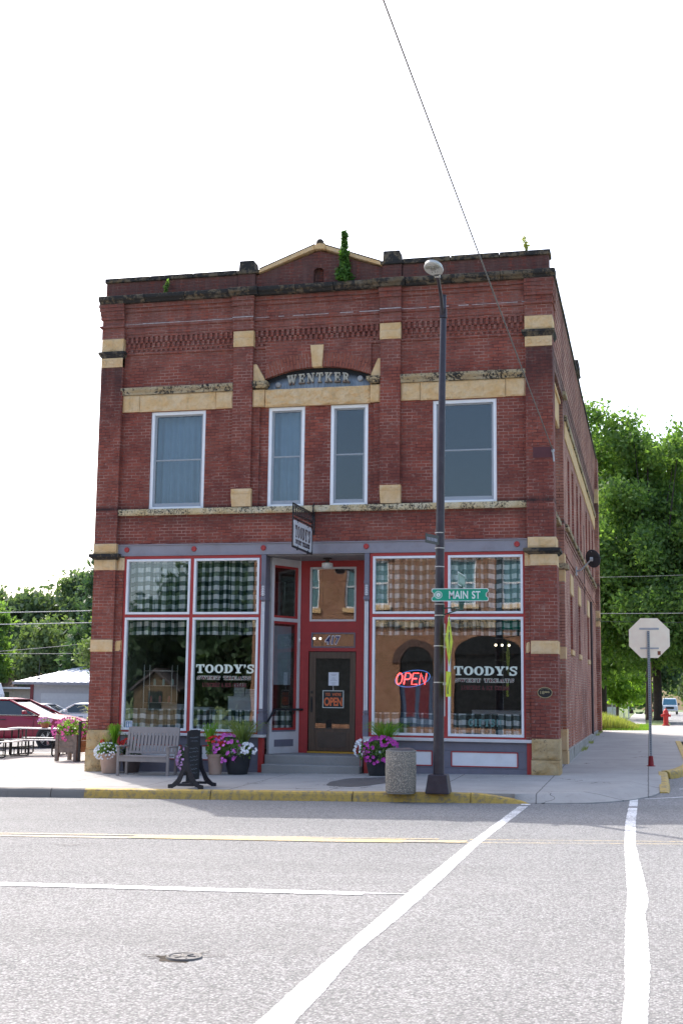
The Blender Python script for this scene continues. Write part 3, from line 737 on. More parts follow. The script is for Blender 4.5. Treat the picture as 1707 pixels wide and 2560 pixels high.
for a, b in ((2.85,3.22),(6.30,6.70)): m.hexa([(a,-.04,11.492),(b,-.04,11.492),(b,.40,11.492),(a,.40,11.492),(a+.01,-.02,11.74),(b-.01,-.02,11.74),(b-.02,.38,11.75),(a+.02,.38,11.75)])
bp('coping', m, M_STONED, bevel=.018)
m = MB()
m.xz([(3.34,11.40),(3.36,11.49),(4.60,11.965),(4.68,11.99),(4.68,11.885),(4.60,11.86)], -.06, .40)
m.xz([(4.685,11.885),(4.685,11.995),(4.80,12.02),(4.95,11.995),(4.95,11.87),(4.80,11.885)], -.075, .40)
m.xz([(4.955,11.865),(4.955,11.96),(6.26,11.48),(6.28,11.39)], -.06, .40)
bp('gable_coping', m, M_STONE, bevel=.008)
m = MB(); m.xz([(3.36,11.495),(3.36,11.525),(4.68,12.022),(4.68,11.995)], -.05, .40); m.xz([(4.955,11.965),(4.955,11.99),(6.26,11.51),(6.26,11.485)], -.05, .40)
bp('gable_coping_top', m, M_STONED)
m = MB(); m.lathe([(.02,0),(.075,.02),(.095,.07),(.085,.13),(.05,.17),(.01,.18)], (4.78,.1,12.0), 14); m.hexa([(4.74,.0,12.0),(4.96,.0,11.99),(4.96,.25,11.99),(4.74,.25,12.0),(4.78,.05,12.12),(4.84,.05,12.12),(4.84,.2,12.12),(4.78,.2,12.12)])
bp('finial', m, M_STONED, smooth=True)
# corner capitals upper
def capital(m1, m2, x0, x1, zt, low=False):
    yb = .5 if x0 > 5 else .2
    return
m1 = MB(); m2 = MB()
for x0, x1, yb in ((-.49,.06,.2),(9.52,10.125,.5)):
    m1.rock(x0, x1, -.155, -.12, 9.665, 9.975, .02, .04, x0); m1.box(x0, x1, -.134, yb, 9.667, 9.972)
    m1.box(x0+.005, x1-.01, -.145, yb, 9.285, 9.505)
    m2.box(x0-.07, x1+.05, -.20, yb+.03, 9.595, 9.66); m2.hexa([(x0-.0,-.15,9.508),(x1,-.15,9.508),(x1,yb,9.508),(x0,yb,9.508),(x0-.06,-.19,9.592),(x1+.045,-.19,9.592),(x1+.045,yb+.02,9.592),(x0-.06,yb+.02,9.592)])
    for k in range(3):
        xc = x0+.005 + (x1-x0-.02)*(k+.5)/3; m1.lathe([(.052,-.147),(.055,-.160),(.045,-.166),(.04,-.156),(0,-.152)], (xc,0,9.40), 16, 'y')
    # lower order at first floor level
for x0, x1, yb in ((-.50,.07,.2),(9.55,10.155,.5)):
    m1.rock(x0, x1, -.17, -.13, 4.83, 5.06, .012, .04, x0+2); m1.box(x0, x1-.002, -.134, yb, 4.832, 5.058)
    m2.box(x0-.09, x1+.09, -.22, yb+.03, 4.745, 4.825); m2.hexa([(x0+.02,-.15,4.69),(x1,-.15,4.69),(x1,yb,4.69),(x0+.02,yb,4.69),(x0-.07,-.20,4.742),(x1+.07,-.20,4.742),(x1+.07,yb+.02,4.742),(x0-.07,yb+.02,4.742)])
    m1.rock(x0+.02 if x0 < 0 else 9.60, x1-.01 if x0 < 0 else 10.165, -.155, -.13, 4.45, 4.688, .01, .04, x0+5); m1.box(x0+.02 if x0 < 0 else 9.60, x1-.01 if x0 < 0 else 10.165, -.1345, yb, 4.452, 4.686)
    m1.rock(*((.072,.24) if x0 < 0 else (9.472,9.598)), -.06, .1, 4.45, 4.74, .008)
    m1.rock(*((-.49,.06) if x0 < 0 else (9.60,10.17)), -.16, -.13, 2.565, 2.84, .012, .04, x0+7); m1.box(*((-.488,.058) if x0 < 0 else (9.602,10.168)), -.136, yb, 2.567, 2.838)
    m1.rock(*((.064,.24) if x0 < 0 else (9.472,9.598)), -.062, .1, 2.565, 2.84, .008)
bp('pilaster_stone', m1, M_STONE); bp('pilaster_ledge', m2, M_STONED, bevel=.01)
m = MB()
for x0, x1, yb in ((-.49,.075,.25),(9.60,10.185,.5)):
    zb = zs(x0, 0)-.1
    m.rock(x0, x1, -.17, -.12, .355, .785, .02, .04, x0+3, edge=.05); m.box(x0, x1, -.15, yb, .357, .783)
    m.rock(x0-.01, x1+.005, -.185, -.13, zb, .345, .03, .04, x0+9, edge=.05); m.box(x0-.005, x1+.003, -.16, yb+.02, zb, .343)
bp('pilaster_base', m, M_BASE, bevel=.015)
# ---- upper windows
def sash_window(x0, x1, z0, z1, yf, split, pm):
    fr = MB(); w_ = .075
    fr.box(x0, x0+w_, yf, yf+.14, z0, z1); fr.box(x1-w_, x1, yf, yf+.14, z0, z1); fr.box(x0+w_, x1-w_, yf+.001, yf+.14, z1-w_, z1); fr.box(x0+w_, x1-w_, yf-.015, yf+.14, z0, z0+.05)
    o = bp('window', fr, M_VINYL, bevel=.004)
    s = MB(); a, b = x0+w_+.002, x1-w_-.002; g = .045
    zt, zb = z1-w_-.002, z0+.052
    for za, zc, yy in ((split-.02, zt, yf+.06), (zb, split+.02, yf+.04)):
        s.box(a, a+g, yy, yy+.03, za, zc); s.box(b-g, b, yy, yy+.03, za, zc); s.box(a+g, b-g, yy+.001, yy+.03, zc-(.03), zc); s.box(a+g, b-g, yy+.001, yy+.03, za, za+(.09 if za == zb else .03))
    s.build('sash', M_SASH, o, bevel=.003)
    g_ = MB(); g_.box(a+.02, b-.02, yf+.085, yf+.089, split, zt-.02); g_.box(a+.02, b-.02, yf+.058, yf+.062, zb+.05, split)
    g_.build('pane', pm, o); return o
sash_window(.77,2.12,5.875,8.185,.03,7.03,M_GLASSU); sash_window(3.64,4.5,5.875,8.185,.05,7.03,M_GLASSU)
sash_window(5.11,5.98,5.875,8.185,.05,7.04,M_GLASSU); sash_window(7.46,8.88,5.875,8.185,.03,7.05,M_GLASSU)
# upper rooms
m = MB()
m.box(.0,9.5,4.2,4.25,5.3,9.2)
m.quad((.1,.26,5.4),(9.5,.26,5.4),(9.5,4.2,5.4),(.1,4.2,5.4)); m.quad((.1,.26,9.0),(9.5,.26,9.0),(9.5,4.2,9.0),(.1,4.2,9.0))
for x in (.1, 3.0, 6.6, 9.5): m.quad((x,.26,5.4),(x,4.2,5.4),(x,4.2,9),(x,.26,9))
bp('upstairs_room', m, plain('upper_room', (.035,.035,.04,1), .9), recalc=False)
# ---- outer shell: left, rear, side walls, roof
m = MB()
m.quad((-.48,.15,-.4),(-.48,23,-.4),(-.48,23,11.3),(-.48,.15,11.3)); m.quad((-.48,23,-.4),(10.1,23,-.4),(10.1,23,11.3),(-.48,23,11.3)); m.quad((-.48,.3,10.6),(10.1,.3,10.6),(10.1,23,10.6),(-.48,23,10.6))
bp('shell_wall', m, M_BRICK, recalc=False)
UP = [(5.16,5.90),(6.93,7.88),(9.19,10.06),(11.14,11.99),(14.79,15.74),(16.95,17.85),(19.42,20.42)]
LO = [(5.66,6.64),(9.55,10.49),(14.97,16.03)]
m = MB(); FS = lambda u, v, d: (10.10-d, u, v)
for a, b, z0, z1 in [(a,b,5.9,7.78) for a, b in UP] + [(a,b,2.86,4.28) for a, b in LO] + [(17.3,18.1,.45,4.27)]:
    q_ = MB(); q_.quad((10.103,b-.001,z0),(9.97,b-.001,z0),(9.97,b-.001,z1),(10.103,b-.001,z1)); q_.build('window_jamb', M_BRICK, B, recalc=False)
wallgrid(m, 3.5, 22.0, .42, 10.86, [(a,b,5.9,7.78) for a, b in UP] + [(a,b,2.86,4.28) for a, b in LO] + [(17.3,18.1,.45,4.27)], .12, FS)
m.quad((9.90,3.5,.4),(10.10,3.5,.4),(10.10,3.5,10.86),(9.90,3.5,10.86))
bp('side_wall', m, M_SIDE, recalc=False)
m = MB(); m.quad((9.92,.5,.4),(9.92,3.5,.4),(9.92,3.5,10.86),(9.92,.5,10.86)); m.box(9.9,10.245,22.0,23.0,.2,10.8); bp('side_recess_wall', m, M_SIDE)
m = MB()
for a, b in UP: m.box(9.965,9.985,a,b,5.9,7.78)
for a, b in LO: m.box(9.965,9.985,a,b,2.86,4.28)
m.box(9.965,9.985,17.3,18.1,.45,4.27)
bp('side_window_panel', m, M_VINYL)
# corbels on the side
m = MB()
zc_ = [8.92,9.12,9.26,9.45,9.6,9.78,9.95,10.1,10.28,10.45,10.6,10.73,10.82]
for i in range(len(zc_)-1):
    e = .008*(i+1)*.75
    m.box(9.93, 10.10+e, 3.5 if i < 0 else .5, 22.6, zc_[i]+.022, zc_[i+1]-.002); m.box(9.93, 10.10+e-.034, 3.51 if i < 0 else .51, 22.59, zc_[i], zc_[i]+.021)
bp('side_corbel', m, M_SIDE)
m = MB()
for k in range(7): m.rock(0,0.1,0,.1,0,.1) if False else m.box(10.0, 10.125+.006*(k%2), 4.0+k*2.6, 4.0+k*2.6+2.585, 8.02, 8.46)
m.box(9.95, 10.11, 3.7, 3.99, 9.1, 9.6)
m.box(9.95,10.02,1.0,3.4,8.15,8.75); m.box(9.95,10.06,1.0,3.4,8.76,8.85)
for a, b in LO: m.hexa([(10.05,a-.15,4.282),(10.135,a-.15,4.282),(10.135,b+.15,4.282),(10.05,b+.15,4.282),(10.05,a-.05,4.80),(10.13,a-.05,4.80),(10.13,b+.05,4.80),(10.05,b+.05,4.80)]); m.box(10.05,10.15,a-.08,b+.12,2.72,2.858)
m.box(10.0,10.26,21.98,22.6,4.3,4.5); m.box(10.0,10.255,21.98,22.6,4.62,4.9); m.box(10.0,10.26,21.98,22.6,9.05,9.6)
m.box(9.9,10.107,3.49,3.9,2.56,2.85); m.box(9.9,10.107,3.49,3.9,4.42,4.70); m.box(9.9,10.107,3.49,3.9,4.86,5.1)
m.box(9.9,10.12,3.47,3.95,.40,.90)
m.box(9.9,10.13,3.46,3.97,.0,.39)
bp('side_stone', m, M_STONE, bevel=.012)
m = MB()
for k in range(12): m.box(10.0, 10.18-.008*(k%3), 3.9+k*1.6, 3.9+k*1.6+1.58, 5.74, 5.86)
for k in range(7): m.box(10.0, 10.17, 4.0+k*2.6, 4.0+k*2.6+2.585, 8.462, 8.62)
m.box(9.9,10.19,3.42,3.98,4.72,4.85); m.box(9.9,10.19,3.42,3.98,8.98,9.10); m.box(9.9,10.05,.5,3.45,5.75,5.87); m.box(9.9,10.28,21.95,22.7,4.5,4.62)
bp('side_ledge', m, M_STONEW, bevel=.012)
m = MB()
for z, e in ((5.62,.022),(5.50,.012),(5.06,.03),(4.96,.015)): m.box(10.0, 10.105+e, 3.9, 22.0, z, z+.07)
bp('side_string_course', m, M_SIDE)
m = MB()
for k in range(18):
    a = 3.95+k*1.03; m.box(9.9, 10.14+.012*noise.noise(Vector((k*1.7,0,0))), a, a+1.02, -.1, .42+.0*k)
bp('foundation', m, plain('foundation_stone', (.30,.28,.25,1), .9, var=.25, scale=5, bump=.8, bscale=20, dirt=(.12,.10,.08,1)), bevel=.02)
m = MB(); m.tube([(10.14,17.2,.4),(10.14,17.2,4.9)], .04, 8); m.tube([(10.13,12.9,4.2),(10.13,12.9,7.0)], .012, 6); bp('downpipe', m, plain('dark_pipe', (.07,.045,.045,1), .5))
# ================= SHOPFRONT
m = MB(); m.box(.055,9.535,-.035,.1,4.80,5.02); bp('steel_beam', m, M_GRAYL)
m = MB(); m.box(.05,9.54,-.06,.1,5.022,5.045); m.box(.05,9.54,-.055,.1,4.775,4.798); bp('beam_flange', m, M_GRAYL, bevel=.003)
m = MB()
for x in (.29,1.94,3.60,5.98,7.67,9.31): m.lathe([(.062,-.035),(.062,-.055),(.052,-.068),(.045,-.062),(0,-.062)], (x,0,4.925), 20, 'y')
bp('beam_rosette', m, M_RED, smooth=True)
# red framing
m = MB()
def redframe(x0, x1, xm):
    m.box(x0, x1, -.02, .09, 4.705, 4.773); m.box(x0, x0+.075, -.02, .09, .76, 4.703); m.box(x1-.045, x1, -.02, .09, .76, 4.703)
    m.box(xm-.045, xm+.045, -.02, .09, .76, 4.703); m.box(x0+.075, xm-.046, -.018, .09, 3.358, 3.42); m.box(xm+.046, x1-.046, -.018, .09, 3.358, 3.42)
    m.box(x0, x1, -.022, .09, .755, .798)
redframe(.235, 3.56, 1.91); redframe(6.065, 9.475, 7.765)
bp('shopfront_frame', m, M_RED, bevel=.004)
def shop_window(x0, x1, z0, z1):
    f = MB(); w_ = .052
    f.box(x0, x0+w_, -.045, .07, z0, z1); f.box(x1-w_, x1, -.045, .07, z0, z1); f.box(x0+w_, x1-w_, -.044, .07, z1-w_, z1); f.box(x0+w_, x1-w_, -.044, .07, z0, z0+w_)
    o = bp('shop_window', f, M_WHITE, bevel=.005)
    g = MB(); g.box(x0+w_-.005, x1-w_+.005, .012, .018, z0+w_-.005, z1-w_+.005); g.build('pane', M_GLASS, o); return o
W = []
for a, b in ((.30,1.868),(1.952,3.515),(6.135,7.722),(7.808,9.432)):
    W.append(shop_window(a, b, .80, 3.352)); W.append(shop_window(a, b, 3.425, 4.70))
# cast columns
for xc in (3.615, 6.0):
    m = MB(); h = .052
    m.box(xc-.055, xc+.055, -.05, .30, 3.80, 4.77); m.box(xc-.048, xc+.048, -.03, .30, 1.2, 3.80); m.box(xc-.062, xc+.062, -.06, .30, .76, 1.20)
    m.box(xc-.066, xc+.066, -.07, .30, 1.18, 1.21); m.box(xc-.066, xc+.066, -.07, .30, 1.04, 1.07); m.box(xc-.062, xc+.062, -.065, .30, 1.26, 1.285); m.box(xc-.066, xc+.066, -.065, .3, 3.74, 3.81); m.box(xc-.06, xc+.06, -.06, .3, 4.10, 4.16)
    o = bp('cast_column', m, M_GRAY, bevel=.004)
    m = MB()
    for k in range(3): m.tube([(xc-.028+.028*k, -.036, 1.32),(xc-.028+.028*k, -.036, 3.70)], .0105, 6)
    m.build('fluting', M_WHITE, o)
    m = MB(); 
    for k in range(6):
        z = 3.84 + k*.038
        for s_ in (-1, 1): m.tube([(xc, -.062, z), (xc+s_*(.045-.002*k), -.058, z+.028)], [.009,.006], 5)
    m.tube([(xc,-.06,3.83),(xc,-.06,4.08)], .007, 5); m.build('leaf_capital', M_WHITE, o)
# bulkheads
def bulkhead(x0, x1, panels, postx):
    zb = zs((x0+x1)/2, 0)-.12
    m = MB()
    for z0, z1 in ((zb,.13),(.133,.16),(.50,.685)): m.box(x0, x1, -.03, .1, z0, z1)
    m.box(x0, x1, -.022, .1, .16, .50)
    bp('bulkhead_board', m, M_GRAY, bevel=.004)
    m = MB(); f = MB(); g = MB()
    for a, b in panels:
        m.box(a, b, -.028, .0, .185, .465)
        for q in ((a-.022,a,.165,.487),(b,b+.022,.165,.487)): f.box(q[0],q[1],-.045,.0,q[2],q[3])
        f.box(a,b,-.044,.0,.165,.184); f.box(a,b,-.044,.0,.466,.487)
    m.build('bulkhead_panel', M_WHITE, B); f.build('bulkhead_trim', M_RED, B, bevel=.003)
    m = MB()
    for a, b in postx: m.box(a, b, -.055, .1, zb, .687)
    m.build('bulkhead_post', M_RED, B, bevel=.004)
bulkhead(.23, 3.57, [(.45,1.75),(2.02,3.30)], [(.19,.28),(3.575,3.68)])
bulkhead(6.07, 9.49, [(6.22,7.45),(7.90,9.28)], [(5.975,6.065),(9.492,9.59)])
m = MB(); m.box(.075,3.72,-.13,.1,.69,.752); m.box(5.965,9.605,-.13,.1,.69,.756); bp('window_sill_board', m, M_WHITE2, bevel=.008)
# ---- recessed entrance
DY = 1.22
Z0 = .32
m = MB(); m.box(3.70,5.93,.03,DY+.1,-.2,Z0); m.box(3.72,5.93,-.27,.028,-.2,.125); bp('entrance_step', m, M_CONC2, bevel=.02)
m = MB(); m.box(3.67,5.95,.02,DY+.1,4.745,4.77); bp('entrance_ceiling', m, M_CEIL)
m = MB()
FD = lambda u, v, d: (u, DY+d, v)
wallgrid(m, 4.10, 5.90, Z0, 4.745, [(4.36,5.49,Z0,2.64),(4.37,5.48,3.33,4.60),(4.42,5.47,2.72,3.075)], .06, FD)
bp('entrance_wall', m, M_REDW, recalc=False)
def doorwin(x0, x1, z0, z1, w_, mat, name):
    f = MB(); y = DY-.012
    f.box(x0, x0+w_, y, y+.06, z0, z1); f.box(x1-w_, x1, y, y+.06, z0, z1); f.box(x0+w_, x1-w_, y+.001, y+.06, z1-w_, z1); f.box(x0+w_, x1-w_, y+.001, y+.06, z0, z0+w_)
    o = bp(name, f, mat, bevel=.003); g = MB(); g.box(x0+w_-.004, x1-w_+.004, DY+.02, DY+.025, z0+w_-.004, z1-w_+.004); g.build('pane', M_GLASS, o); return o
doorwin(4.372,5.478,3.332,4.598,.045,M_WHITE2,'transom_window'); NW = doorwin(4.422,5.468,2.722,3.073,.03,M_GRAY,'number_window')
M_WOOD = None
N = NT('door_wood'); P = pos(N); mp_ = N.n('Mapping', {0:P}); mp_.inputs['Scale'].default_value = (30,30,1.6); gn = N.noise(mp_.outputs[0], 1, 5, .65)
c = N.ramp(gn, .3, .7, (.060,.036,.022,1), (.125,.080,.050,1)); M_WOOD = N.done(N.n('BsdfPrincipled', {'Base Color':c, 'Roughness':.5}))
m = MB(); y = DY+.005
m.box(4.385,4.535,y,y+.045,.37,2.625); m.box(5.35,5.478,y,y+.045,.37,2.625); m.box(4.536,5.349,y+.001,y+.045,2.475,2.625); m.box(4.536,5.349,y+.001,y+.045,.37,.87)
DR = bp('door', m, M_WOOD, bevel=.004)
m = MB(); m.box(4.53,5.355,y+.02,y+.026,.865,2.48); m.build('pane', M_GLASS, DR)
m = MB(); m.box(4.60,5.28,y-.006,y+.002,.45,.80); m.box(4.50,5.38,y-.004,y+.002,.86,.885); m.build('door_panel', plain('door_panel_wood', (.085,.062,.045,1), .5), DR, bevel=.004)
m = MB(); m.tube([(4.45,y-.05,1.30),(4.45,y-.055,1.42),(4.45,y-.05,1.52)], .012, 8); m.box(4.43,4.47,y-.012,y,1.24,1.60); m.lathe([(.0,-.03),(.028,-.03),(.03,-.01),(.03,0)], (4.45,y,1.70), 14, 'y'); m.build('door_handle', M_BLACK, DR, smooth=True)
m = MB(); m.box(4.37,5.49,DY-.05,DY+.06,Z0+.001,.362); m.build('threshold', plain('brass', (.50,.34,.07,1), .35, metal=.7), DR)
# splayed side windows
def splay(xa, ya, xb, yb, sgn):
    d = Vector((xb-xa, yb-ya, 0)); Ls = d.length; d.normalize(); nrm = Vector((d.y, -d.x, 0))*sgn   # toward the recess
    def T(u, v, w_): p = Vector((xa, ya, 0)) + d*u + nrm*w_; return (p.x, p.y, v)
    def bx(m, u0, u1, z0, z1, w0, w1): m.hexa([T(u0,z0,w1),T(u1,z0,w1),T(u1,z0,w0),T(u0,z0,w0),T(u0,z1,w1),T(u1,z1,w1),T(u1,z1,w0),T(u0,z1,w0)])
    m = MB(); e = .085
    bx(m,0,e,Z0,4.745,-.05,.03); bx(m,Ls-e,Ls,Z0,4.745,-.05,.03); bx(m,e,Ls-e,4.58,4.745,-.05,.028); bx(m,e,Ls-e,3.30,3.38,-.05,.028)
    bx(m,e,Ls-e,Z0,.80,-.05,.028)
    o = bp('side_display_window', m, M_WHITE2, bevel=.004)
    m = MB(); r_ = .05
    for z0, z1 in ((3.382,4.578),(.84,3.298)):
        bx(m,e,e+r_*.6,z0,z1,-.04,.012); bx(m,Ls-e-r_,Ls-e,z0,z1,-.04,.012); bx(m,e+r_*.6,Ls-e-r_,z1-.05,z1,-.04,.011); bx(m,e+r_*.6,Ls-e-r_,z0,z0+.05,-.04,.011)
    m.build('inner_frame', M_RED, o)
    m = MB(); bx(m,e+.02,Ls-e-.02,.802,.838,-.04,.02); bx(m,e+.08,Ls-e-.1,.47,.63,.028,.031); m.build('inset_panel', M_GRAY, o)
    m = MB(); bx(m,e+.02,Ls-e-.03,3.42,4.54,-.012,-.008); bx(m,e+.02,Ls-e-.03,.88,3.26,-.012,-.008); m.build('pane', M_GLASS, o)
    return T
TS = splay(3.69,.33,4.13,DY,1); splay(5.925,.33,5.70,DY,-1)
m = MB(); m.box(5.70,5.9,DY-.01,DY+.1,Z0,4.745); m.box(4.1,4.14,DY-.01,DY+.1,Z0,4.745); bp('entrance_jamb', m, M_REDW)
m = MB(); m.tube([(3.66,.1,1.03),(3.70,.12,1.0),(3.72,.2,1.05),(3.80,.36,1.27),(3.83,.42,1.30),(4.16,1.16,1.30),(4.26,1.18,1.30)], .024, 8); m.tube([(3.83,.42,1.29),(3.80,.44,1.20),(3.77,.45,1.2)], .012, 6); m.tube([(4.10,1.02,1.29),(4.08,1.04,1.20),(4.03,1.05,1.2)], .012, 6)
bp('handrail', m, M_BLACK, smooth='all')
# ceiling lamp
cl = thing('ceiling_lamp', 'white glass ceiling lamp on a dark mount in the recessed entrance', 'lamp', (4.93,.62,4.743))
m = MB(); m.lathe([(.10,0),(.10,-.02),(.05,-.035),(.04,-.09),(.085,-.11)], seg=24); m.build('lamp_mount', plain('bronze', (.05,.035,.03,1), .4, metal=.5), cl, smooth=True)
m = MB(); m.lathe([(.085,-.105),(.125,-.12),(.13,-.19),(.11,-.215),(.07,-.24),(.03,-.25),(.005,-.25)], seg=24); m.build('lamp_globe', plain('opal_glass', (.72,.70,.66,1), .25), cl, smooth=True)
# ground floor room
m = MB()
m.quad((.1,.12,4.78),(9.6,.12,4.78),(9.6,7,4.78),(.1,7,4.78)); m.quad((.1,7,-.1),(9.6,7,-.1),(9.6,7,4.8),(.1,7,4.8)); m.quad((.1,.12,-.1),(.1,7,-.1),(.1,7,4.8),(.1,.12,4.8)); m.quad((9.6,.12,-.1),(9.6,7,-.1),(9.6,7,4.8),(9.6,.12,4.8))
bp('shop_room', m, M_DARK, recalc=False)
m = MB(); m.quad((.1,.12,.30),(3.69,.12,.30),(3.69,7,.30),(.1,7,.30)); m.quad((5.93,.12,.30),(9.6,.12,.30),(9.6,7,.30),(5.93,7,.30)); m.quad((3.69,1.3,.31),(5.93,1.3,.31),(5.93,7,.31),(3.69,7,.31)); bp('shop_floor', m, M_ROOMF, recalc=False)
# ================================================================= LETTERING
def text_mesh(s, size=1, ext=.0, off=0.0, sx=1.0, shear=0, align='CENTER', sp=1.0):
    cu = bpy.data.curves.new('txt','FONT'); cu.body = s; cu.size = size; cu.extrude = ext; cu.offset = off; cu.align_x = align; cu.align_y = 'CENTER'; cu.shear = shear; cu.space_character = sp
    o = bpy.data.objects.new('txt', cu); C.objects.link(o); bpy.context.view_layer.update()
    me = bpy.data.meshes.new_from_object(o); bpy.data.objects.remove(o)
    for v in me.vertices: v.co.x *= sx
    return me
def fit_text(m, s, u0, u1, v0, v1, mp, ext=.002, off=0, shear=0, sp=1.0):
    """place text to fill the box u0..u1 x v0..v1 ; mp(u, v, d)"""
    me = text_mesh(s, 1, 1.0, off, shear=shear, sp=sp)
    xs = [v.co.x for v in me.vertices]; ys = [v.co.y for v in me.vertices]
    a, b, c_, d = min(xs), max(xs), min(ys), max(ys); n = len(m.v)
    for v in me.vertices:
        m.v.append(tuple(mp(u0+(v.co.x-a)/(b-a)*(u1-u0), v0+(v.co.y-c_)/(d-c_)*(v1-v0), ext if v.co.z > 0 else 0)))
    for f in me.polygons: m.f.append(tuple(n+i for i in f.vertices))
# heavy slab-serif alphabet built from rectangles, rings and strokes
T_, H_ = .24, .12
def _seg(p, q, w_):
    dx, dy = q[0]-p[0], q[1]-p[1]; l = math.hypot(dx, dy); nx, ny = -dy/l*w_/2, dx/l*w_/2
    return [(p[0]+nx,p[1]+ny),(p[0]-nx,p[1]-ny),(q[0]-nx,q[1]-ny),(q[0]+nx,q[1]+ny)]
def R_(x0, x1, y0, y1): return ('r', x0, x1, y0, y1)
def S_(x, w_=.62): return [R_(x-w_/4-.12, x+w_/4+.12, 0, H_*1.1)]
SLAB = {
 'T': (.80, [R_(.28,.52,0,1), R_(.16,.64,0,.13), R_(.0,.80,.86,1), R_(.0,.13,.66,1), R_(.67,.80,.66,1)]),
 'O': (.84, [('o',.42,.5,.42,.5,.17,.36)]),
 'D': (.86, [R_(.10,.34,0,1), R_(0,.30,0,.13), R_(0,.30,.87,1), ('d',.34,.5,.50,.5,.24,.37)]),
 'Y': (.86, [R_(.31,.55,0,.45), R_(.18,.68,0,.13), ('s',.20,.95,.42,.42,.25), ('s',.68,.95,.47,.42,.14), R_(0,.40,.87,1), R_(.52,.86,.87,1)]),
 "'": (.24, [R_(.03,.22,.74,1), ('s',.15,.76,.06,.60,.08)]),
 'S': (.72, [('p',[(.62,.80),(.52,.92),(.36,.94),(.20,.88),(.14,.74),(.22,.60),(.40,.52),(.54,.42),(.60,.28),(.52,.12),(.36,.06),(.18,.08),(.09,.22)],.17), R_(.56,.68,.64,1), R_(.02,.13,0,.36)]),
 'W': (1.16, [('s',.16,.95,.36,.03,.24), ('s',.36,.03,.56,.92,.13), ('s',.54,.92,.78,.03,.24), ('s',.78,.03,.98,.95,.13), R_(0,.36,.87,1), R_(.42,.72,.87,1), R_(.84,1.14,.87,1)]),
 'E': (.78, [R_(.10,.34,0,1), R_(0,.74,0,.13), R_(0,.74,.87,1), R_(.3,.56,.44,.56), R_(.62,.74,0,.32), R_(.62,.74,.68,1), R_(.47,.57,.34,.66)]),
 'R': (.86, [R_(.10,.34,0,1), R_(0,.42,0,.13), R_(0,.36,.87,1), ('d',.34,.73,.38,.27,.15,.16), ('s',.44,.50,.68,.08,.22), R_(.56,.86,0,.13)]),
 'A': (.92, [('s',.42,.97,.16,.05,.12), ('s',.46,.97,.72,.05,.25), R_(.22,.64,.26,.37), R_(0,.34,0,.13), R_(.50,.92,0,.13)]),
 'N': (.94, [R_(.12,.25,0,1), R_(.68,.81,0,1), ('s',.20,.94,.74,.06,.25), R_(0,.37,0,.13), R_(0,.30,.87,1), R_(.56,.93,.87,1)]),
 'K': (.90, [R_(.10,.34,0,1), R_(0,.44,0,.13), R_(0,.44,.87,1), ('s',.72,.93,.34,.45,.13), ('s',.44,.56,.74,.07,.23), R_(.54,.90,0,.13), R_(.54,.88,.87,1)]),
 'L': (.76, [R_(.10,.34,0,1), R_(0,.72,0,.13), R_(0,.44,.87,1), R_(.60,.72,0,.36)]),
 'U': (.88, [R_(.10,.32,.25,1), R_(.62,.75,.25,1), ('p',[(.21,.28),(.26,.12),(.42,.06),(.60,.12),(.68,.28)],.15), R_(0,.42,.87,1), R_(.50,.88,.87,1)]),
 'C': (.80, [('p',[(.68,.76),(.58,.91),(.40,.94),(.22,.84),(.14,.62),(.14,.38),(.22,.16),(.40,.06),(.58,.09),(.70,.25)],.18), R_(.62,.74,.62,1)]),
 'H': (.94, [R_(.10,.33,0,1), R_(.60,.83,0,1), R_(.3,.64,.44,.56), R_(0,.43,0,.13), R_(0,.43,.87,1), R_(.50,.93,0,.13), R_(.50,.93,.87,1)]),
 'I': (.44, [R_(.10,.34,0,1), R_(0,.44,0,.13), R_(0,.44,.87,1)]),
 'M': (1.12, [R_(.12,.25,0,1), R_(.78,1.0,0,1), ('s',.20,.94,.54,.06,.23), ('s',.54,.06,.86,.94,.12), R_(0,.37,0,.13), R_(.68,1.1,0,.13), R_(0,.3,.87,1), R_(.80,1.1,.87,1)]),
 'G': (.84, [('p',[(.68,.76),(.58,.91),(.40,.94),(.22,.84),(.14,.62),(.14,.38),(.22,.16),(.40,.06),(.58,.10),(.64,.3)],.17), R_(.62,.74,.64,1), R_(.55,.76,.05,.42), R_(.44,.82,.36,.46)]),
 'F': (.76, [R_(.10,.34,0,1), R_(0,.48,0,.13), R_(0,.74,.87,1), R_(.3,.56,.44,.56), R_(.62,.74,.66,1)]),
 '!': (.30, [R_(.06,.24,.32,1), R_(.06,.24,0,.18)]),
 '&': (.86, [('p',[(.78,.06),(.22,.72),(.28,.92),(.46,.92),(.50,.76),(.14,.38),(.16,.12),(.40,.04),(.66,.18),(.76,.44)],.13)]),
 ' ': (.40, []),
}
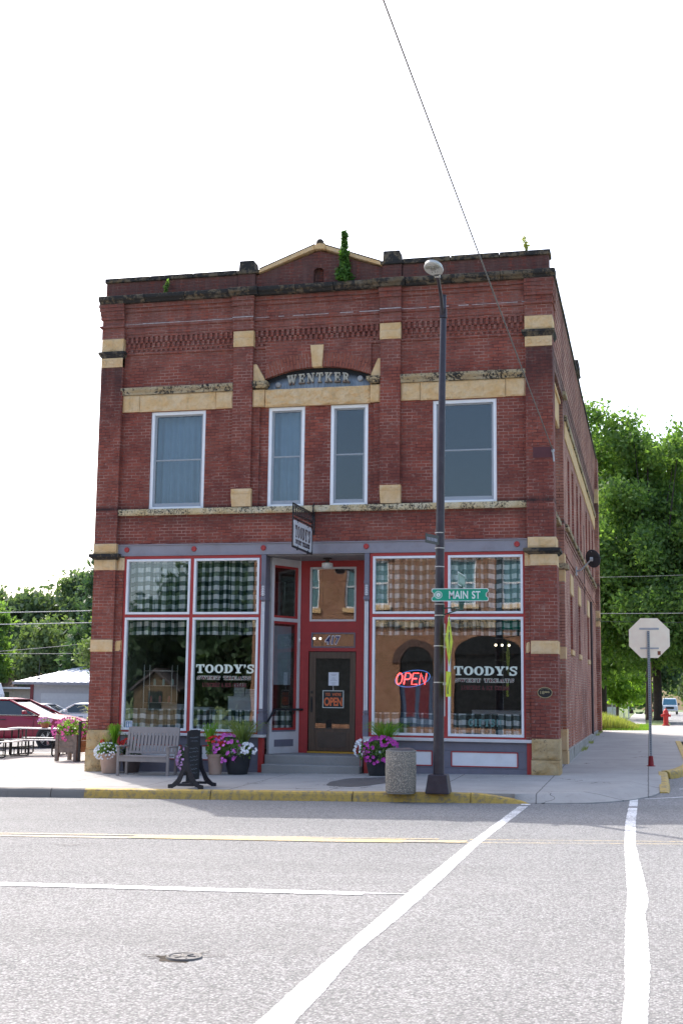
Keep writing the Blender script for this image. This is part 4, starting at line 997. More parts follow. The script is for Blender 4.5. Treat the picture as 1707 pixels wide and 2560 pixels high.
def slab_text(m, s, u0, u1, v0, v1, mp, ext=.002, grow=0.0, gap=.07):
    tot = sum(SLAB[c_][0]+gap for c_ in s)-gap; sx = (u1-u0)/tot; sy = (v1-v0); g = grow; cur = 0; k = 0
    def emitp(poly):
        nonlocal k
        e = ext + k*.00012; k += 1
        pts = [(u0+(cur+px)*sx, v0+py*sy) for px, py in poly]
        m.prism(pts, lambda a,b:mp(a,b,0), lambda a,b:mp(a,b,e))
    gx = g/sx; gy = g/sy
    for c_ in s:
        wd, prs = SLAB[c_]
        for p in prs:
            if p[0] == 'r': emitp([(p[1]-gx,p[3]-gy),(p[2]+gx,p[3]-gy),(p[2]+gx,p[4]+gy),(p[1]-gx,p[4]+gy)])
            elif p[0] == 's': emitp(_seg((p[1],p[2]),(p[3],p[4]),p[5]+gx*2))
            elif p[0] == 'p':
                P_ = p[1]; 
                for i in range(len(P_)-1):
                    a, b = P_[i], P_[i+1]; ex = .25; d = (b[0]-a[0], b[1]-a[1]); l = math.hypot(*d)
                    t = .045/l; emitp(_seg((a[0]-d[0]*t,a[1]-d[1]*t),(b[0]+d[0]*t,b[1]+d[1]*t),p[2]+gx*2))
            elif p[0] in 'od':
                cx, cy, rx, ry, ix, iy = p[1:]; a0, a1 = (0, 2*math.pi) if p[0] == 'o' else (-math.pi/2, math.pi/2)
                rx += gx; ry += gy; ix = max(.01, ix-gx); iy = max(.01, iy-gy); n_ = 18 if p[0] == 'o' else 10
                for i in range(n_):
                    b0 = a0+(a1-a0)*i/n_; b1 = a0+(a1-a0)*(i+1)/n_
                    emitp([(cx+ix*math.cos(b0),cy+iy*math.sin(b0)),(cx+rx*math.cos(b0),cy+ry*math.sin(b0)),(cx+rx*math.cos(b1),cy+ry*math.sin(b1)),(cx+ix*math.cos(b1),cy+iy*math.sin(b1))]); k -= 1
                k += 1
        cur += wd+gap
def front(y): return lambda u, v, d: (u, y-d, v)
# WENTKER relief
m = MB()
slab_text(m, 'WENTKER', 4.05, 5.53, 8.70, 8.93, lambda u, v, d: (u, .134-d, v + .045*(1-((u-4.79)/.8)**2)), ext=.06, gap=.22)
N = NT('relief_letter'); P = pos(N); n_ = N.noise(P, 16, 5, .7); sp_ = N.n('SeparateXYZ', {0:P})
c = N.mix(N.sstep(n_, .35, .6), (.30,.29,.27,1), (.46,.42,.33,1)); c = N.mix(N.math('MULTIPLY', N.math('SUBTRACT', 1.0, N.sstep(N.math('ADD', sp_.outputs[2], N.math('MULTIPLY', n_, .08)), 8.78, 8.83)), .85), c, (.13,.07,.045,1))
bp('relief_lettering', m, N.done(N.n('BsdfPrincipled', {'Base Color':c, 'Roughness':.9})))
m = MB()
for x, z in ((3.83,8.73),(5.77,8.80)): m.lathe([(.068,.13),(.066,.10),(.055,.085),(.04,.082),(.0,.078)], (x,0,z), 20, 'y')
bp('relief_boss', m, plain('relief_boss', (.36,.36,.36,1), .8, dirt=(.2,.12,.06,1)), smooth=True)
# shop window lettering
M_LWHITE = plain('letter_cream', (.62,.68,.60,1), .5, var=.03); M_LRED = plain('letter_maroon', (.11,.022,.025,1), .5); M_LGRN = plain('letter_teal', (.10,.22,.21,1), .5)
for wi, (a, b, dz) in ((2, (2.05,3.43,0.0)), (6, (7.93,9.30,.0))):
    o = W[wi]; mp = front(.0115)
    m = MB(); slab_text(m, "TOODY'S", a, b, 2.10+dz, 2.295+dz, mp, .0012, gap=.05); m.build('shop_name_lettering', M_LWHITE, o)
    m = MB(); slab_text(m, "SWEET TREATS", a+.03, b-.08, 1.955+dz, 2.03+dz, mp, .0012, grow=.007, gap=.16)
    m.build('lettering_outline', M_LWHITE, o)
    m = MB(); slab_text(m, "SWEET TREATS", a+.03, b-.08, 1.955+dz, 2.03+dz, front(.0070), .0012, gap=.16); m.build('shop_tagline_lettering', M_LRED, o)
    m = MB(); slab_text(m, "LUNCHES & ICE CREAM", a+.16, b-.18, 1.79+dz, 1.88+dz, mp, .0012, gap=.1); m.build('menu_lettering', M_LRED, o)
m = MB(); slab_text(m, "GIFTS!!", 8.24, 8.95, 1.02, 1.17, front(.0115), .0012, gap=.25); m.build('gift_lettering', M_LGRN, W[6])
# number 417
m = MB(); fit_text(m, '417', 4.735, 5.12, 2.785, 3.01, front(DY+.018), .001, .06, shear=.15); m.build('house_number_outline', M_WHITE, NW)
m = MB(); fit_text(m, '417', 4.755, 5.10, 2.805, 2.99, front(DY+.0165), .001, .02, shear=.15); m.build('house_number', plain('navy', (.03,.03,.12,1), .5), NW)

# ================================================================= CURTAINS
def curtain(name, x0, x1, y, z0, z1, label, mat=None, amp=.042, ph=0, grp='gingham curtains in the shop windows', s=1.12, dens=9.5):
    m = MB(); nu = int((x1-x0)/.012); nv = 8; uv = []
    for j in range(nv+1):
        for i in range(nu+1):
            u = i/nu; x = x0+(x1-x0)*u; v = j/nv
            w_ = math.sin(x*2*math.pi*dens/1.6+ph+.8*math.sin(x*3.1+ph)) * amp * (.5+.5*(1-v)) + .012*math.sin(x*5+v*2)
            m.v.append((x, y+w_, z0+(z1-z0)*v + .006*math.sin(x*11+ph)*(1-v))); uv.append((x*s+.035*math.sin(x*2*math.pi*dens/1.6+ph+.8*math.sin(x*3.1+ph))+.06*math.sin(x*2.3+ph)+.02*math.sin(x*17+ph*3), z0+(z1-z0)*v+.012*math.sin(x*6+ph)+.008*math.sin(x*23)))
    for j in range(nv):
        for i in range(nu): a = j*(nu+1)+i; m.f.append((a, a+1, a+nu+2, a+nu+1))
    m.uv = uv; o = m.build(name, mat or M_GING, recalc=False, smooth='all'); tag(o, label, 'curtain', grp); return o
curtain('gingham_curtain', .32, 1.86, .20, 2.97, 4.68, 'black and white checked curtain across the top of the leftmost shop window', ph=.3)
curtain('gingham_curtain', 1.96, 3.51, .20, 2.97, 4.68, "black and white checked curtain above the lettering left of the door", ph=1.9)
curtain('gingham_curtain', 6.15, 7.72, .20, 2.97, 4.68, 'checked curtain above the neon sign, right of the door', ph=2.7)
curtain('gingham_curtain', 7.81, 9.42, .20, 2.97, 4.68, 'checked curtain behind the green street sign, rightmost window top', ph=4.1)
curtain('cafe_curtain', .32, 1.86, .14, .80, 1.28, 'low checked cafe curtain behind the grey bench', ph=.7)
curtain('cafe_curtain', 1.96, 3.51, .14, .80, 1.28, 'low checked cafe curtain below the white lettering left of the door', ph=2.2)
curtain('cafe_curtain', 6.15, 7.72, .14, .80, 1.28, 'low checked cafe curtain below the neon sign', ph=1.1)
curtain('cafe_curtain', 7.81, 9.42, .14, .80, 1.28, 'low checked cafe curtain at the bottom of the rightmost shop window', ph=3.3)
# small curtain in the splayed window
m = MB(); uv = []
for j in range(5):
    for i in range(40):
        t = i/39; p = TS(.12+.75*t, 0, -.10+.015*math.sin(t*40)); m.v.append((p[0], p[1], .86+.44*j/4)); uv.append((t*.8, .86+.44*j/4))
for j in range(4):
    for i in range(39): a = j*40+i; m.f.append((a, a+1, a+41, a+40))
m.uv = uv; tag(m.build('cafe_curtain', M_GING, recalc=False, smooth='all'), 'low dark checked curtain in the angled side window by the door', 'curtain', 'gingham curtains in the shop windows')
m = MB(); m.hexa([TS(.13,1.86,-.06),TS(.78,1.86,-.06),TS(.78,1.86,-.065),TS(.13,1.86,-.065),TS(.13,3.2,-.06),TS(.78,3.2,-.06),TS(.78,3.2,-.065),TS(.13,3.2,-.065)])
tag(m.build('window_blind', plain('blind_grey', (.20,.25,.27,1), .7)), 'grey green slatted blind pulled half down in the angled side window', 'blind')
N = NT('sheer_curtain'); P = pos(N); c = N.mix(N.noise(P, 3, 2), (.30,.34,.37,1), (.42,.46,.50,1)); M_SHEER = N.done(N.n('BsdfDiffuse', {0:c}))
curtain('sheer_curtain', .85, 2.04, .30, 5.95, 8.1, 'pale pleated curtain behind the wide upper left window', M_SHEER, .05, .4, 'sheer curtains upstairs', dens=9)
curtain('sheer_curtain', 3.72, 4.42, .30, 5.95, 8.1, 'pale pleated curtain behind the narrow upper window over the hanging sign', M_SHEER, .04, 1.4, 'sheer curtains upstairs', dens=8)

# ================================================================= SHOP CONTENTS
M_WM = plain('white_enamel', (.62,.64,.64,1), .35); M_CARD = plain('card_tan', (.42,.33,.22,1), .8)
def cabinet(loc, sx, sy, h, lab, cat='cabinet', mat=None):
    t = thing('display_cabinet', lab, cat, loc)
    m = MB(); m.box(-sx/2,sx/2,0,sy,.06,h); m.build('carcass', mat or M_WM, t, bevel=.01)
    m = MB(); m.box(-sx/2-.01,sx/2+.01,-.01,sy,h+.001,h+.03); m.build('top', M_WM, t, bevel=.005)
    m = MB()
    for k in range(3): m.box(-sx/2+.03,sx/2-.03,-.012,-.002,.12+k*(h-.15)/3,.12+(k+.9)*(h-.15)/3)
    m.build('drawer_front', M_WHITE2, t, bevel=.004)
cabinet((2.75,1.6,.3), .9, .6, 1.25, 'white cabinet behind the lettering left of the door')
cabinet((.95,1.4,.3), .5, .4, 1.05, 'low white cabinet at the left end of the shop')
cabinet((1.5,1.9,.3), .45, .4, .98, 'narrow white cabinet behind the left mullion')
cabinet((8.6,2.8,.3), 1.3, .6, 1.0, 'white counter at the back right of the shop', 'counter')
def stack(loc, n, lab):
    t = thing('tray_stack', lab, 'trays', loc); 
    for k in range(n): m = MB(); m.box(-.13+.004*(k%3),.13,-.1,.1,k*.035,k*.035+.026); m.build('tray', M_WM, t, bevel=.004)
stack((2.52,1.85,1.585), 9, 'tall stack of white trays on the cabinet left of the door'); stack((2.80,1.85,1.585), 5, 'short stack of white trays on the cabinet left of the door')
t = thing('shelf_unit', 'thin wire shelf with goods at the left end of the shop', 'shelf', (.75,1.0,.3))
m = MB(); 
for x in (-.35,.35): 
    for y in (0,.35): m.tube([(x,y,0),(x,y,2.0)], .008, 6)
m.build('upright', plain('chrome', (.5,.5,.5,1), .3, metal=.8), t)
for k, z in enumerate((.7,1.1,1.5,1.85)):
    m = MB(); m.box(-.36,.36,0,.36,z,z+.012); m.build('shelf', MATS['chrome'], t)
for k in range(9):
    m = MB(); x = -.3+.075*(k%9); z = (.712,1.112,1.512)[k%3]; m.lathe([(.03,z),(.034,z+.05),(.03,z+.13),(.012,z+.16),(0,z+.16)], (x,.17,0), 10)
    m.build('jar', plain('jar_%d' % (k%3), [(.5,.42,.3,1),(.35,.1,.08,1),(.2,.35,.3,1)][k%3], .3), t, smooth=True)
def pendant(loc, lab):
    t = thing('pendant_lamp', lab, 'lamp', loc, group='pendant lamps inside the shop')
    m = MB(); m.tube([(0,0,.06),(0,0,4.75-loc[2])], .006, 6); m.build('cord', M_BLACK, t)
    m = MB(); m.lathe([(.0,-.025),(.022,-.018),(.027,.0),(.022,.02),(.008,.03)], seg=14); m.build('bulb', emit('lamp_glow', (1,.85,.6,1), 2.5), t, smooth=True)
for x, y, z, lb in ((8.62,1.9,2.82,'left glowing bulb of three in the rightmost window'),(8.76,1.95,2.82,'middle glowing bulb of three in the rightmost window'),(8.91,2.0,2.82,'right glowing bulb of three in the rightmost window'),(4.13,2.6,2.99,'left small lamp seen through the number window'),(4.28,2.6,2.99,'second small lamp seen through the number window'),(2.36,1.6,3.2,'small lamp behind the curtain left of the door'),(8.02,1.7,3.2,'small lamp behind the curtain by the pole')): pendant((x,y,z), lb)
# neon open sign
ns_ = thing('neon_sign', 'glowing red OPEN neon with a blue oval ring in the window right of the door', 'neon sign', (6.99,.10,2.02))
m = MB(); q = []
for sgn in (1,-1): pass
N5 = emit('neon_red', (1.0,.055,.05,1), 2.6)
cu = []
def neon_letter(pts, dx, m):
    m.tube([(p[0]*.125+dx+.055*p[1]*.7, -.012, -.125+p[1]*.24) for p in pts], .0125, 6)
Ol = [(.5+.5*math.sin(a),.5+.5*math.cos(a)) for a in [i*2*math.pi/14 for i in range(15)]]
neon_letter(Ol, -.35, m)
neon_letter([(0,0),(0,1),(.7,1),(1,.85),(1,.6),(.7,.45),(.05,.45)], -.17, m)
neon_letter([(1,0),(0,0),(0,1),(1,1)], .0, m); neon_letter([(0,.52),(.8,.52)], .0, m)
neon_letter([(0,0),(0,1),(1,0),(1,1)], .17, m)
m.build('neon_letters', N5, ns_, smooth='all')
m = MB(); m.tube([(.385*math.cos(a)*1.0+.02, .0, .175*math.sin(a)+.06*math.cos(a)*.9) for a in [i*2*math.pi/40 for i in range(41)]], .0085, 6)
m.build('neon_ring', emit('neon_blue', (.10,.20,.62,1), .45), ns_, smooth='all')
m = MB(); m.box(-.30,.36,.02,.035,-.03,.0); m.tube([(-.1,.02,.0),(-.1,.02,.9)], .004, 5); m.tube([(.15,.02,.0),(.15,.02,.9)], .004, 5); m.build('mounting_bar', M_BLACK, ns_)
# door notices
t = thing('paper_notice', 'white typed notice taped inside the door glass', 'notice', (4.96,DY+.018,2.01))
m = MB(); m.box(-.12,.12,0,.002,-.155,.15); m.build('paper', plain('paper', (.74,.78,.84,1), .7, var=.02), t)
m = MB()
for k in range(9): 
    w_ = (.07,.05,.0,.03,.05,.08,.0,.06,.04)[k]
    if w_: m.box(-w_, w_, -.0012, -.0002, .10-k*.028, .106-k*.028)
m.build('typing', plain('ink', (.25,.27,.32,1), .8), t)
t = thing('open_sign', "black and orange YES WE'RE OPEN sign hanging on a hook in the door", 'sign', (4.955,DY+.016,1.545))
m = MB(); m.box(-.25,.25,0,.003,-.20,.20); m.build('sign_border', plain('sign_pale', (.62,.68,.64,1), .5), t, bevel=.0)
m = MB(); m.box(-.232,.232,-.0015,-.0002,-.183,.183); m.build('sign_face', plain('sign_black', (.02,.025,.025,1), .5), t)
m = MB(); fit_text(m, "YES  WE'RE", -.19,.19,.075,.145, front(-.0017), .001, .015); fit_text(m, "OPEN", -.215,.215,-.155,.04, front(-.0017), .001, .035, sp=.95)
m.build('sign_lettering', plain('orange_ink', (.72,.17,.06,1), .5), t)
m = MB(); m.tube([(0,0,.20),(0,0,.28),(-.012,0,.30)], .006, 6); m.build('hook', M_WHITE, t)
# small sticker bottom left window
t = thing('window_sticker', 'small blue and white sticker in the lower corner of the leftmost window', 'sticker', (.47,.010,.92))
m = MB(); m.box(-.085,.085,-.001,0,-.085,.085); m.build('sticker_border', M_WHITE, t)
m = MB(); m.box(-.07,.07,-.002,-.0012,-.07,.07); m.build('sticker_face', plain('sticker_blue', (.16,.24,.36,1), .5), t)
m = MB()
for x in (-.03,.03): m.lathe([(.012,-.0024),(.012,-.0034),(0,-.0034)], (x,0,.035), 10, 'y'); m.box(x-.014,x+.014,-.0034,-.0024,-.05,.018)
m.build('sticker_figure', M_WHITE, t)
# oval date plaque
t = thing('date_plaque', 'oval black plaque with gold rim and the year 1899 on the right brick pilaster', 'plaque', (9.885,-.136,1.75))
def oval(rx, rz, y0, y1, seg=36):
    m = MB(); m.xz([(rx*math.cos(2*math.pi*i/seg), rz*math.sin(2*math.pi*i/seg)) for i in range(seg)], y0, y1); return m
oval(.155,.115,-.012,0).build('plaque_rim', plain('bronze_gold', (.42,.36,.20,1), .45, metal=.4), t)
oval(.143,.103,-.0145,-.0125).build('plaque_face', plain('plaque_black', (.012,.013,.015,1), .4), t)
m = MB(); fit_text(m, '1899', -.095,.095,-.032,.032, front(-.0148), .002, .01)
for s_, z_ in (('BUILT IN', .068),):
    for i in range(9): a = math.pi*(.25+.5*i/8); m.box(.118*math.cos(a)-.005,.118*math.cos(a)+.005,-.0165,-.0148,.083*math.sin(a)-.005,.083*math.sin(a)+.005)
m.build('plaque_lettering', MATS['bronze_gold'], t)
# dark metal plate with wire anchor
m = MB(); m.box(9.68,10.10,-.128,-.122,6.79,7.03); bp('painted_patch', m, plain('painted_brick_patch', (.10,.030,.035,1), .7))
# ================================================================= HANGING SIGN
t = thing('hanging_sign', "white and black shop sign hanging from an iron scroll bracket above the entrance", 'sign', (4.77,0,5.2))
SX = lambda y0, y1, z0, z1, x0=-.012, x1=.012: (x0, x1, y0, y1, z0, z1)
m = MB(); m.box(*SX(-1.80,-1.77,-.47,.47)); m.box(*SX(-.20,-.16,-.45,.47)); m.box(*SX(-1.80,-.02,.45,.48)); m.box(*SX(-1.77,-.2,.15,.175)); m.box(*SX(-1.8,-.16,-.47,-.43)); m.box(-.015,.015,-.03,0,.0,.66)
m.box(*SX(-1.77,-.2,.235,.25,-.008,.008)); m.tube([(0,-.16,.08),(0,-.0,.08)], .012, 6)
m.build('sign_frame', M_BLACK, t)
m = MB()
for k in range(9):
    yc = -1.66+k*.175; m.tube([(0, yc+.07*math.cos(a), .35+.085*math.sin(a)) for a in [i*2*math.pi/12 for i in range(13)]], .009, 5, cap=False)
    m.tube([(0, yc+.088, .25),(0, yc+.088, .45)], .007, 5)
m.tube([(0,-.18,.5),(0,-.12,.62),(0,-.04,.70)], .012, 6); m.tube([(.0,-.19,.30),(0,-.10,.36),(0,-.08,.46),(0,-.12,.66),(0,-.02,.72)], .014, 6)
m.build('scrollwork', M_BLACK, t)
m = MB(); a, b, c_, d, r_ = -1.745, -.225, -.425, .125, .07
pts = [(a+r_,c_),(b-r_,c_),(b-r_*.3,c_+r_*.3),(b,c_+r_),(b,d-r_),(b-r_*.3,d-r_*.7),(b-r_,d),(a+r_,d),(a+r_*.7,d-r_*.3),(a,d-r_),(a,c_+r_)]
m.yz(pts, -.008, .008); m.build('sign_board', plain('sign_white', (.66,.66,.68,1), .5, var=.03), t)
mpx = lambda u, v, d: (.009+d, u, v)
m = MB(); slab_text(m, "TOODY'S", -1.60, -.38, -.235, .03, mpx, .002, gap=.20); slab_text(m, "SWEET TREATS", -1.60, -.44, -.37, -.275, mpx, .002, gap=.26)
m.build('sign_lettering', plain('sign_ink', (.045,.02,.025,1), .5), t)
m = MB()
for y in (-1.4,-.55): m.box(-.014,.014,y-.02,y+.02,.09,.16); m.box(-.014,.014,y-.02,y+.02,-.50,-.40)
m.build('clip', M_BLACK, t)
m = MB(); m.tube([(0,-.55,-.5),(.01,-.35,-.75),(0,-.2,-1.0)], .001, 4) if False else m.tube([(4.42,.2,4.74),(4.41,.21,3.0),(4.42,.2,2.9)], .0035, 5); m.lathe([(.01,2.82),(.014,2.86),(.006,2.9)], (4.42,.2,0), 8)
tag(m.build('pull_cord', plain('cord_white', (.5,.5,.5,1), .6)), 'thin pull cord hanging in the entrance in front of the red wall', 'cord')

# ================================================================= STREET LAMP AND ITS SIGNS
gp_ = zs(8.36,-4.75)
sl = thing('street_lamp', 'tall purple brown steel street lamp at the kerb in front of the shop', 'street lamp', (8.36,-4.72,gp_))
m = MB()
m.hexa([(-.215,-.19,0),(.215,-.19,0),(.215,.19,0),(-.215,.19,0),(-.165,-.15,.33),(.165,-.15,.33),(.165,.15,.33),(-.165,.15,.33)]); m.build('base_cover', M_POLE, sl, bevel=.015)
m = MB(); H = 9.06-gp_; m.tube([(0,0,.331),(.0,0,2.0),(.03,0,5.5),(.08,0,H-.02),(.08,0,H)], [.098,.092,.075,.054,.05], 20); m.lathe([(.06,H),(.06,H+.02),(0,H+.03)], (.08,0,0), 16); m.build('pole', M_POLE, sl, smooth=True)
m = MB(); m.tube([(.07,-.04,H-.36),(.075,-.25,H-.10),(.10,-.75,H+.10),(.135,-1.15,H+.06)], [.038,.034,.030,.028], 10); m.box(.02,.14,-.07,.05,H-.42,H-.25); m.build('lamp_arm', M_POLE, sl, smooth=True)
m = MB()
def ov(rx, ry, z, cx=0, cy=0): return [(cx+rx*math.cos(2*math.pi*i/28), cy+ry*math.sin(2*math.pi*i/28), z) for i in range(28)]
rings = [ov(.09,.22,.115,.135,-1.42), ov(.15,.33,.10,.135,-1.45), ov(.165,.36,.05,.135,-1.45), ov(.16,.34,.03,.135,-1.45)]
n0 = 0
for rg in rings: m.v += [(x, y, z+H) for x, y, z in rg]
for i in range(3):
    for j in range(28): j2 = (j+1)%28; m.f.append((i*28+j, i*28+j2, (i+1)*28+j2, (i+1)*28+j))
m.f.append(tuple(range(28))); m.f.append(tuple(84+j for j in reversed(range(28))))
m.hexa([(.085,-1.18,H+.03),(.185,-1.18,H+.03),(.185,-1.0,H+.03),(.085,-1.0,H+.03),(.085,-1.18,H+.11),(.185,-1.18,H+.11),(.175,-1.0,H+.09),(.095,-1.0,H+.09)])
lh = m.build('lamp_head', plain('lamp_grey', (.50,.50,.47,1), .5), sl, smooth=True)
m = MB()
for x, y in ((.065,-1.60),(.205,-1.60),(.135,-1.50)): m.lathe([(.055,0),(.05,-.02),(.0,-.022)], (x,y,H+.029), 14)
for x in (.085,.135,.185): m.box(x-.006,x+.006,-1.36,-1.30,H+.022,H+.029)
m.build('lens', plain('lamp_lens', (.30,.30,.27,1), .2), lh)
m = MB()
def band(m, z, x=.0, r_=.095): m.lathe([(r_+.004,z-.008),(r_+.006,z+.008),(r_,z+.009)], (x,0,0), 20)
for z, r_ in ((4.60,.083),(4.32,.084),(3.98,.086),(3.30,.089),(3.10,.090),(2.55,.092),(1.9,.093)): band(m, z-gp_, .012 if z > 3 else .003, r_)
m.build('steel_band', plain('steel_band', (.55,.55,.56,1), .35, metal=.5), sl)
m = MB(); m.box(.095,.115,-.02,.02,1.35,3.0)
m.build('sign_rail', M_ALU, sl)
# main street sign
ms = thing('street_name_sign', 'green MAIN ST sign plate with round emblem on a bracket from the lamp pole', 'street sign', (8.79,-5.05,3.445))
def roundrect(a, b, c_, d, r_, notch=False):
    P = []
    for cx, cy, a0 in ((b-r_,d-r_,0),(a+r_,d-r_,90),(a+r_,c_+r_,180),(b-r_,c_+r_,270)):
        if notch and a0 == 180: P += [(a,.055),(a+.035,.03),(a+.04,0),(a+.035,-.03),(a,-.055)]
        for k in range(5): an = R(a0+90*k/4); P.append((cx+r_*math.cos(an), cy+r_*math.sin(an)))
    if notch: P += [(b,-.055),(b-.035,-.03),(b-.04,0),(b-.035,.03),(b,.055)]
    return P
def bend(x, y, z): return (x, y+.02*math.sin(x*5)*(x > .1), z - .012*max(0, x-.05)*1.2)
SW = .51
m = MB(); m.xz(roundrect(-SW,SW,-.115,.115,.03,True), -.002, .002); m.build('sign_border', plain('sign_border_white', (.72,.76,.76,1), .4), ms)
m = MB(); m.xz(roundrect(-SW+.012,SW-.012,-.103,.103,.022,True), -.0035, -.0022); m.xz(roundrect(-SW+.012,SW-.012,-.103,.103,.022,True), .0022, .0035)
gs = m.build('sign_face', plain('sign_green', (.0,.30,.19,1), .35, var=.04), ms)
m = MB(); fit_text(m, 'MAIN', -.195,.145,-.07,.07, front(-.0036), .001, .018, sp=1.05); fit_text(m, 'ST', .215,.365,-.072,.066, front(-.0036), .001, .018, sp=1.05)
m.build('sign_lettering', MATS['sign_border_white'], ms)
m = MB()
def ringm(m, cx, cz, r0_, r1_, y0, y1, seg=28):
    for i in range(seg):
        a, b = 2*math.pi*i/seg, 2*math.pi*(i+1)/seg
        m.xz([(cx+r0_*math.cos(a),cz+r0_*math.sin(a)),(cx+r1_*math.cos(a),cz+r1_*math.sin(a)),(cx+r1_*math.cos(b),cz+r1_*math.sin(b)),(cx+r0_*math.cos(b),cz+r0_*math.sin(b))], y0, y1)
ringm(m, -.385, 0, .062, .070, -.0046, -.0036); ringm(m, -.385, 0, .0, .036, -.0046, -.0036, 20)
for i in range(16): a = 2*math.pi*i/16; m.xz(_seg((-.385+.044*math.cos(a),.044*math.sin(a)),(-.385+.058*math.cos(a),.058*math.sin(a)),.008), -.0046, -.0036)
m.build('emblem', MATS['sign_border_white'], ms)
m = MB(); m.box(-.396,-.389,-.006,-.0048,-.02,.02); m.box(-.388,-.372,-.006,-.0048,-.02,-.013); m.build('emblem_letter', plain('emblem_dark', (.02,.12,.09,1), .5), ms)
m = MB(); m.box(-.02,.09,-.015,.015,-.145,-.116); m.lathe([(.045,-.15),(.05,-.17),(.03,-.24),(.035,-.27),(.0,-.27)], (.03,0,0), 10)
m.tube([(-.33,.33,-.215),(.03,0,-.22)], .012, 6); m.tube([(-.33,.33,-.33),(-.1,.12,-.28),(.03,0,-.25)], .012, 6); m.box(-.40,-.33,.28,.38,-.38,-.14)
m.build('bracket', plain('bracket_green', (.02,.07,.05,1), .5), ms)
s2 = thing('cross_street_sign', 'green cross street sign seen edge on above the MAIN ST plate', 'street sign', (8.82,-5.05,3.565))
m = MB(); m.yz([(p[0]*.9, p[1]+.14) for p in roundrect(-SW,SW,-.115,.115,.03)], -.002, .002); m.build('sign_border', MATS['sign_border_white'], s2)
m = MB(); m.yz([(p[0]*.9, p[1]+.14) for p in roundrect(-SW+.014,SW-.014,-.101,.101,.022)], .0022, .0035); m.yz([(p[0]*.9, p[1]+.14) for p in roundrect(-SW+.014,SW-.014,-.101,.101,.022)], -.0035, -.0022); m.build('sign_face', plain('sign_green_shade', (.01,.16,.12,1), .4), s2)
m = MB(); 
for k in range(4): m.box(.0036,.0046,-.30+.17*k,-.19+.17*k,.08,.20)
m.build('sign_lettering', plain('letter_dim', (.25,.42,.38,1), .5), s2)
m = MB(); m.lathe([(.03,0),(.03,.03),(.012,.04),(.012,.06)], seg=10); m.lathe([(.02,.26),(.03,.28),(.02,.31),(0,.32)], seg=10); m.build('bracket', MATS['bracket_green'], s2)
# pedestrian warning diamond, seen edge on
ps = thing('pedestrian_sign', 'fluorescent yellow diamond pedestrian sign strapped edge on to the lamp pole', 'traffic sign', (8.575,-4.90,2.64))
M_FLUO = plain('fluorescent_yellow', (.62,.72,.0,1), .4, var=.04)
def tiltx(f): return lambda x, y, z: (x+y*.02, y, z)
m = MB(); m.yz([(-.45,0),(0,-.455),(.45,0),(0,.455)], -.002, .002); m.build('sign_plate', M_FLUO, ps)
m = MB()
for a, b in (((-.40,0),(0,-.405)),((0,-.405),(.40,0)),((.40,0),(0,.405)),((0,.405),(-.40,0))): m.yz(_seg(a, b, .016), .0021, .003)
m.lathe([(.045,.0021),(.045,.003),(0,.003)], (0,0,.22), 12, 'x'); m.yz([(-.05,.16),(.05,.16),(.06,-.02),(-.05,-.02)], .0021, .003); m.yz(_seg((.03,0),(.12,-.22),.045), .0021, .003); m.yz(_seg((-.02,0),(-.10,-.22),.045), .0021, .003); m.yz(_seg((.04,.13),(.16,.0),.03), .0021, .003); m.yz(_seg((-.04,.13),(-.15,.02),.03), .0021, .003)
m.build('sign_symbol', plain('sign_ink_black', (.01,.01,.01,1), .5), ps)
m = MB(); m.box(-.12,-.004,-.03,.03,-.13,-.05) if False else m.box(-.10,-.003,-.02,.02,.10,.13); m.box(-.10,-.003,-.02,.02,-.13,-.10); m.build('sign_clamp', M_ALU, ps)
as_ = thing('arrow_sign', 'small fluorescent yellow arrow plate below the diamond sign on the lamp pole', 'traffic sign', (8.565,-4.90,1.87))
m = MB(); m.yz([(-.27,-.22),(.27,-.22),(.27,.22),(-.27,.22)], -.002, .002); m.build('sign_plate', M_FLUO, as_)
m = MB(); m.yz(_seg((.16,.14),(-.12,-.12),.05), .0021, .003); m.yz([(-.18,-.17),(-.02,-.17),(-.18,.0)], .0021, .003); m.build('sign_symbol', MATS['sign_ink_black'], as_)
m = MB(); m.box(-.10,-.003,-.02,.02,-.02,.03); m.build('sign_clamp', M_ALU, as_)
bs = thing('parking_sign', 'small black sign plate projecting from the lamp pole near the grey beam', 'sign', (8.31,-4.90,4.43))
m = MB(); m.hexa([(-.10,-.42,-.07),(-.096,-.42,-.07),(.075,.04,-.07),(.07,.04,-.07),(-.10,-.42,.10),(-.096,-.42,.10),(.075,.04,.10),(.07,.04,.10)]); m.build('sign_plate', M_BLACK, bs)
m = MB()
for k in range(7): 
    t0 = .12+.11*k; t1 = t0+.07; A = lambda t, z: (-.095+.17*t, -.42+.46*t-.004, z)
    m.hexa([A(t0,-.02),A(t1,-.02),(A(t1,-.02)[0],A(t1,-.02)[1]+.003,-.02),(A(t0,-.02)[0],A(t0,-.02)[1]+.003,-.02),A(t0,.04),A(t1,.04),(A(t1,.04)[0],A(t1,.04)[1]+.003,.04),(A(t0,.04)[0],A(t0,.04)[1]+.003,.04)])
m.build('sign_lettering', plain('dim_grey', (.30,.30,.36,1), .6), bs)
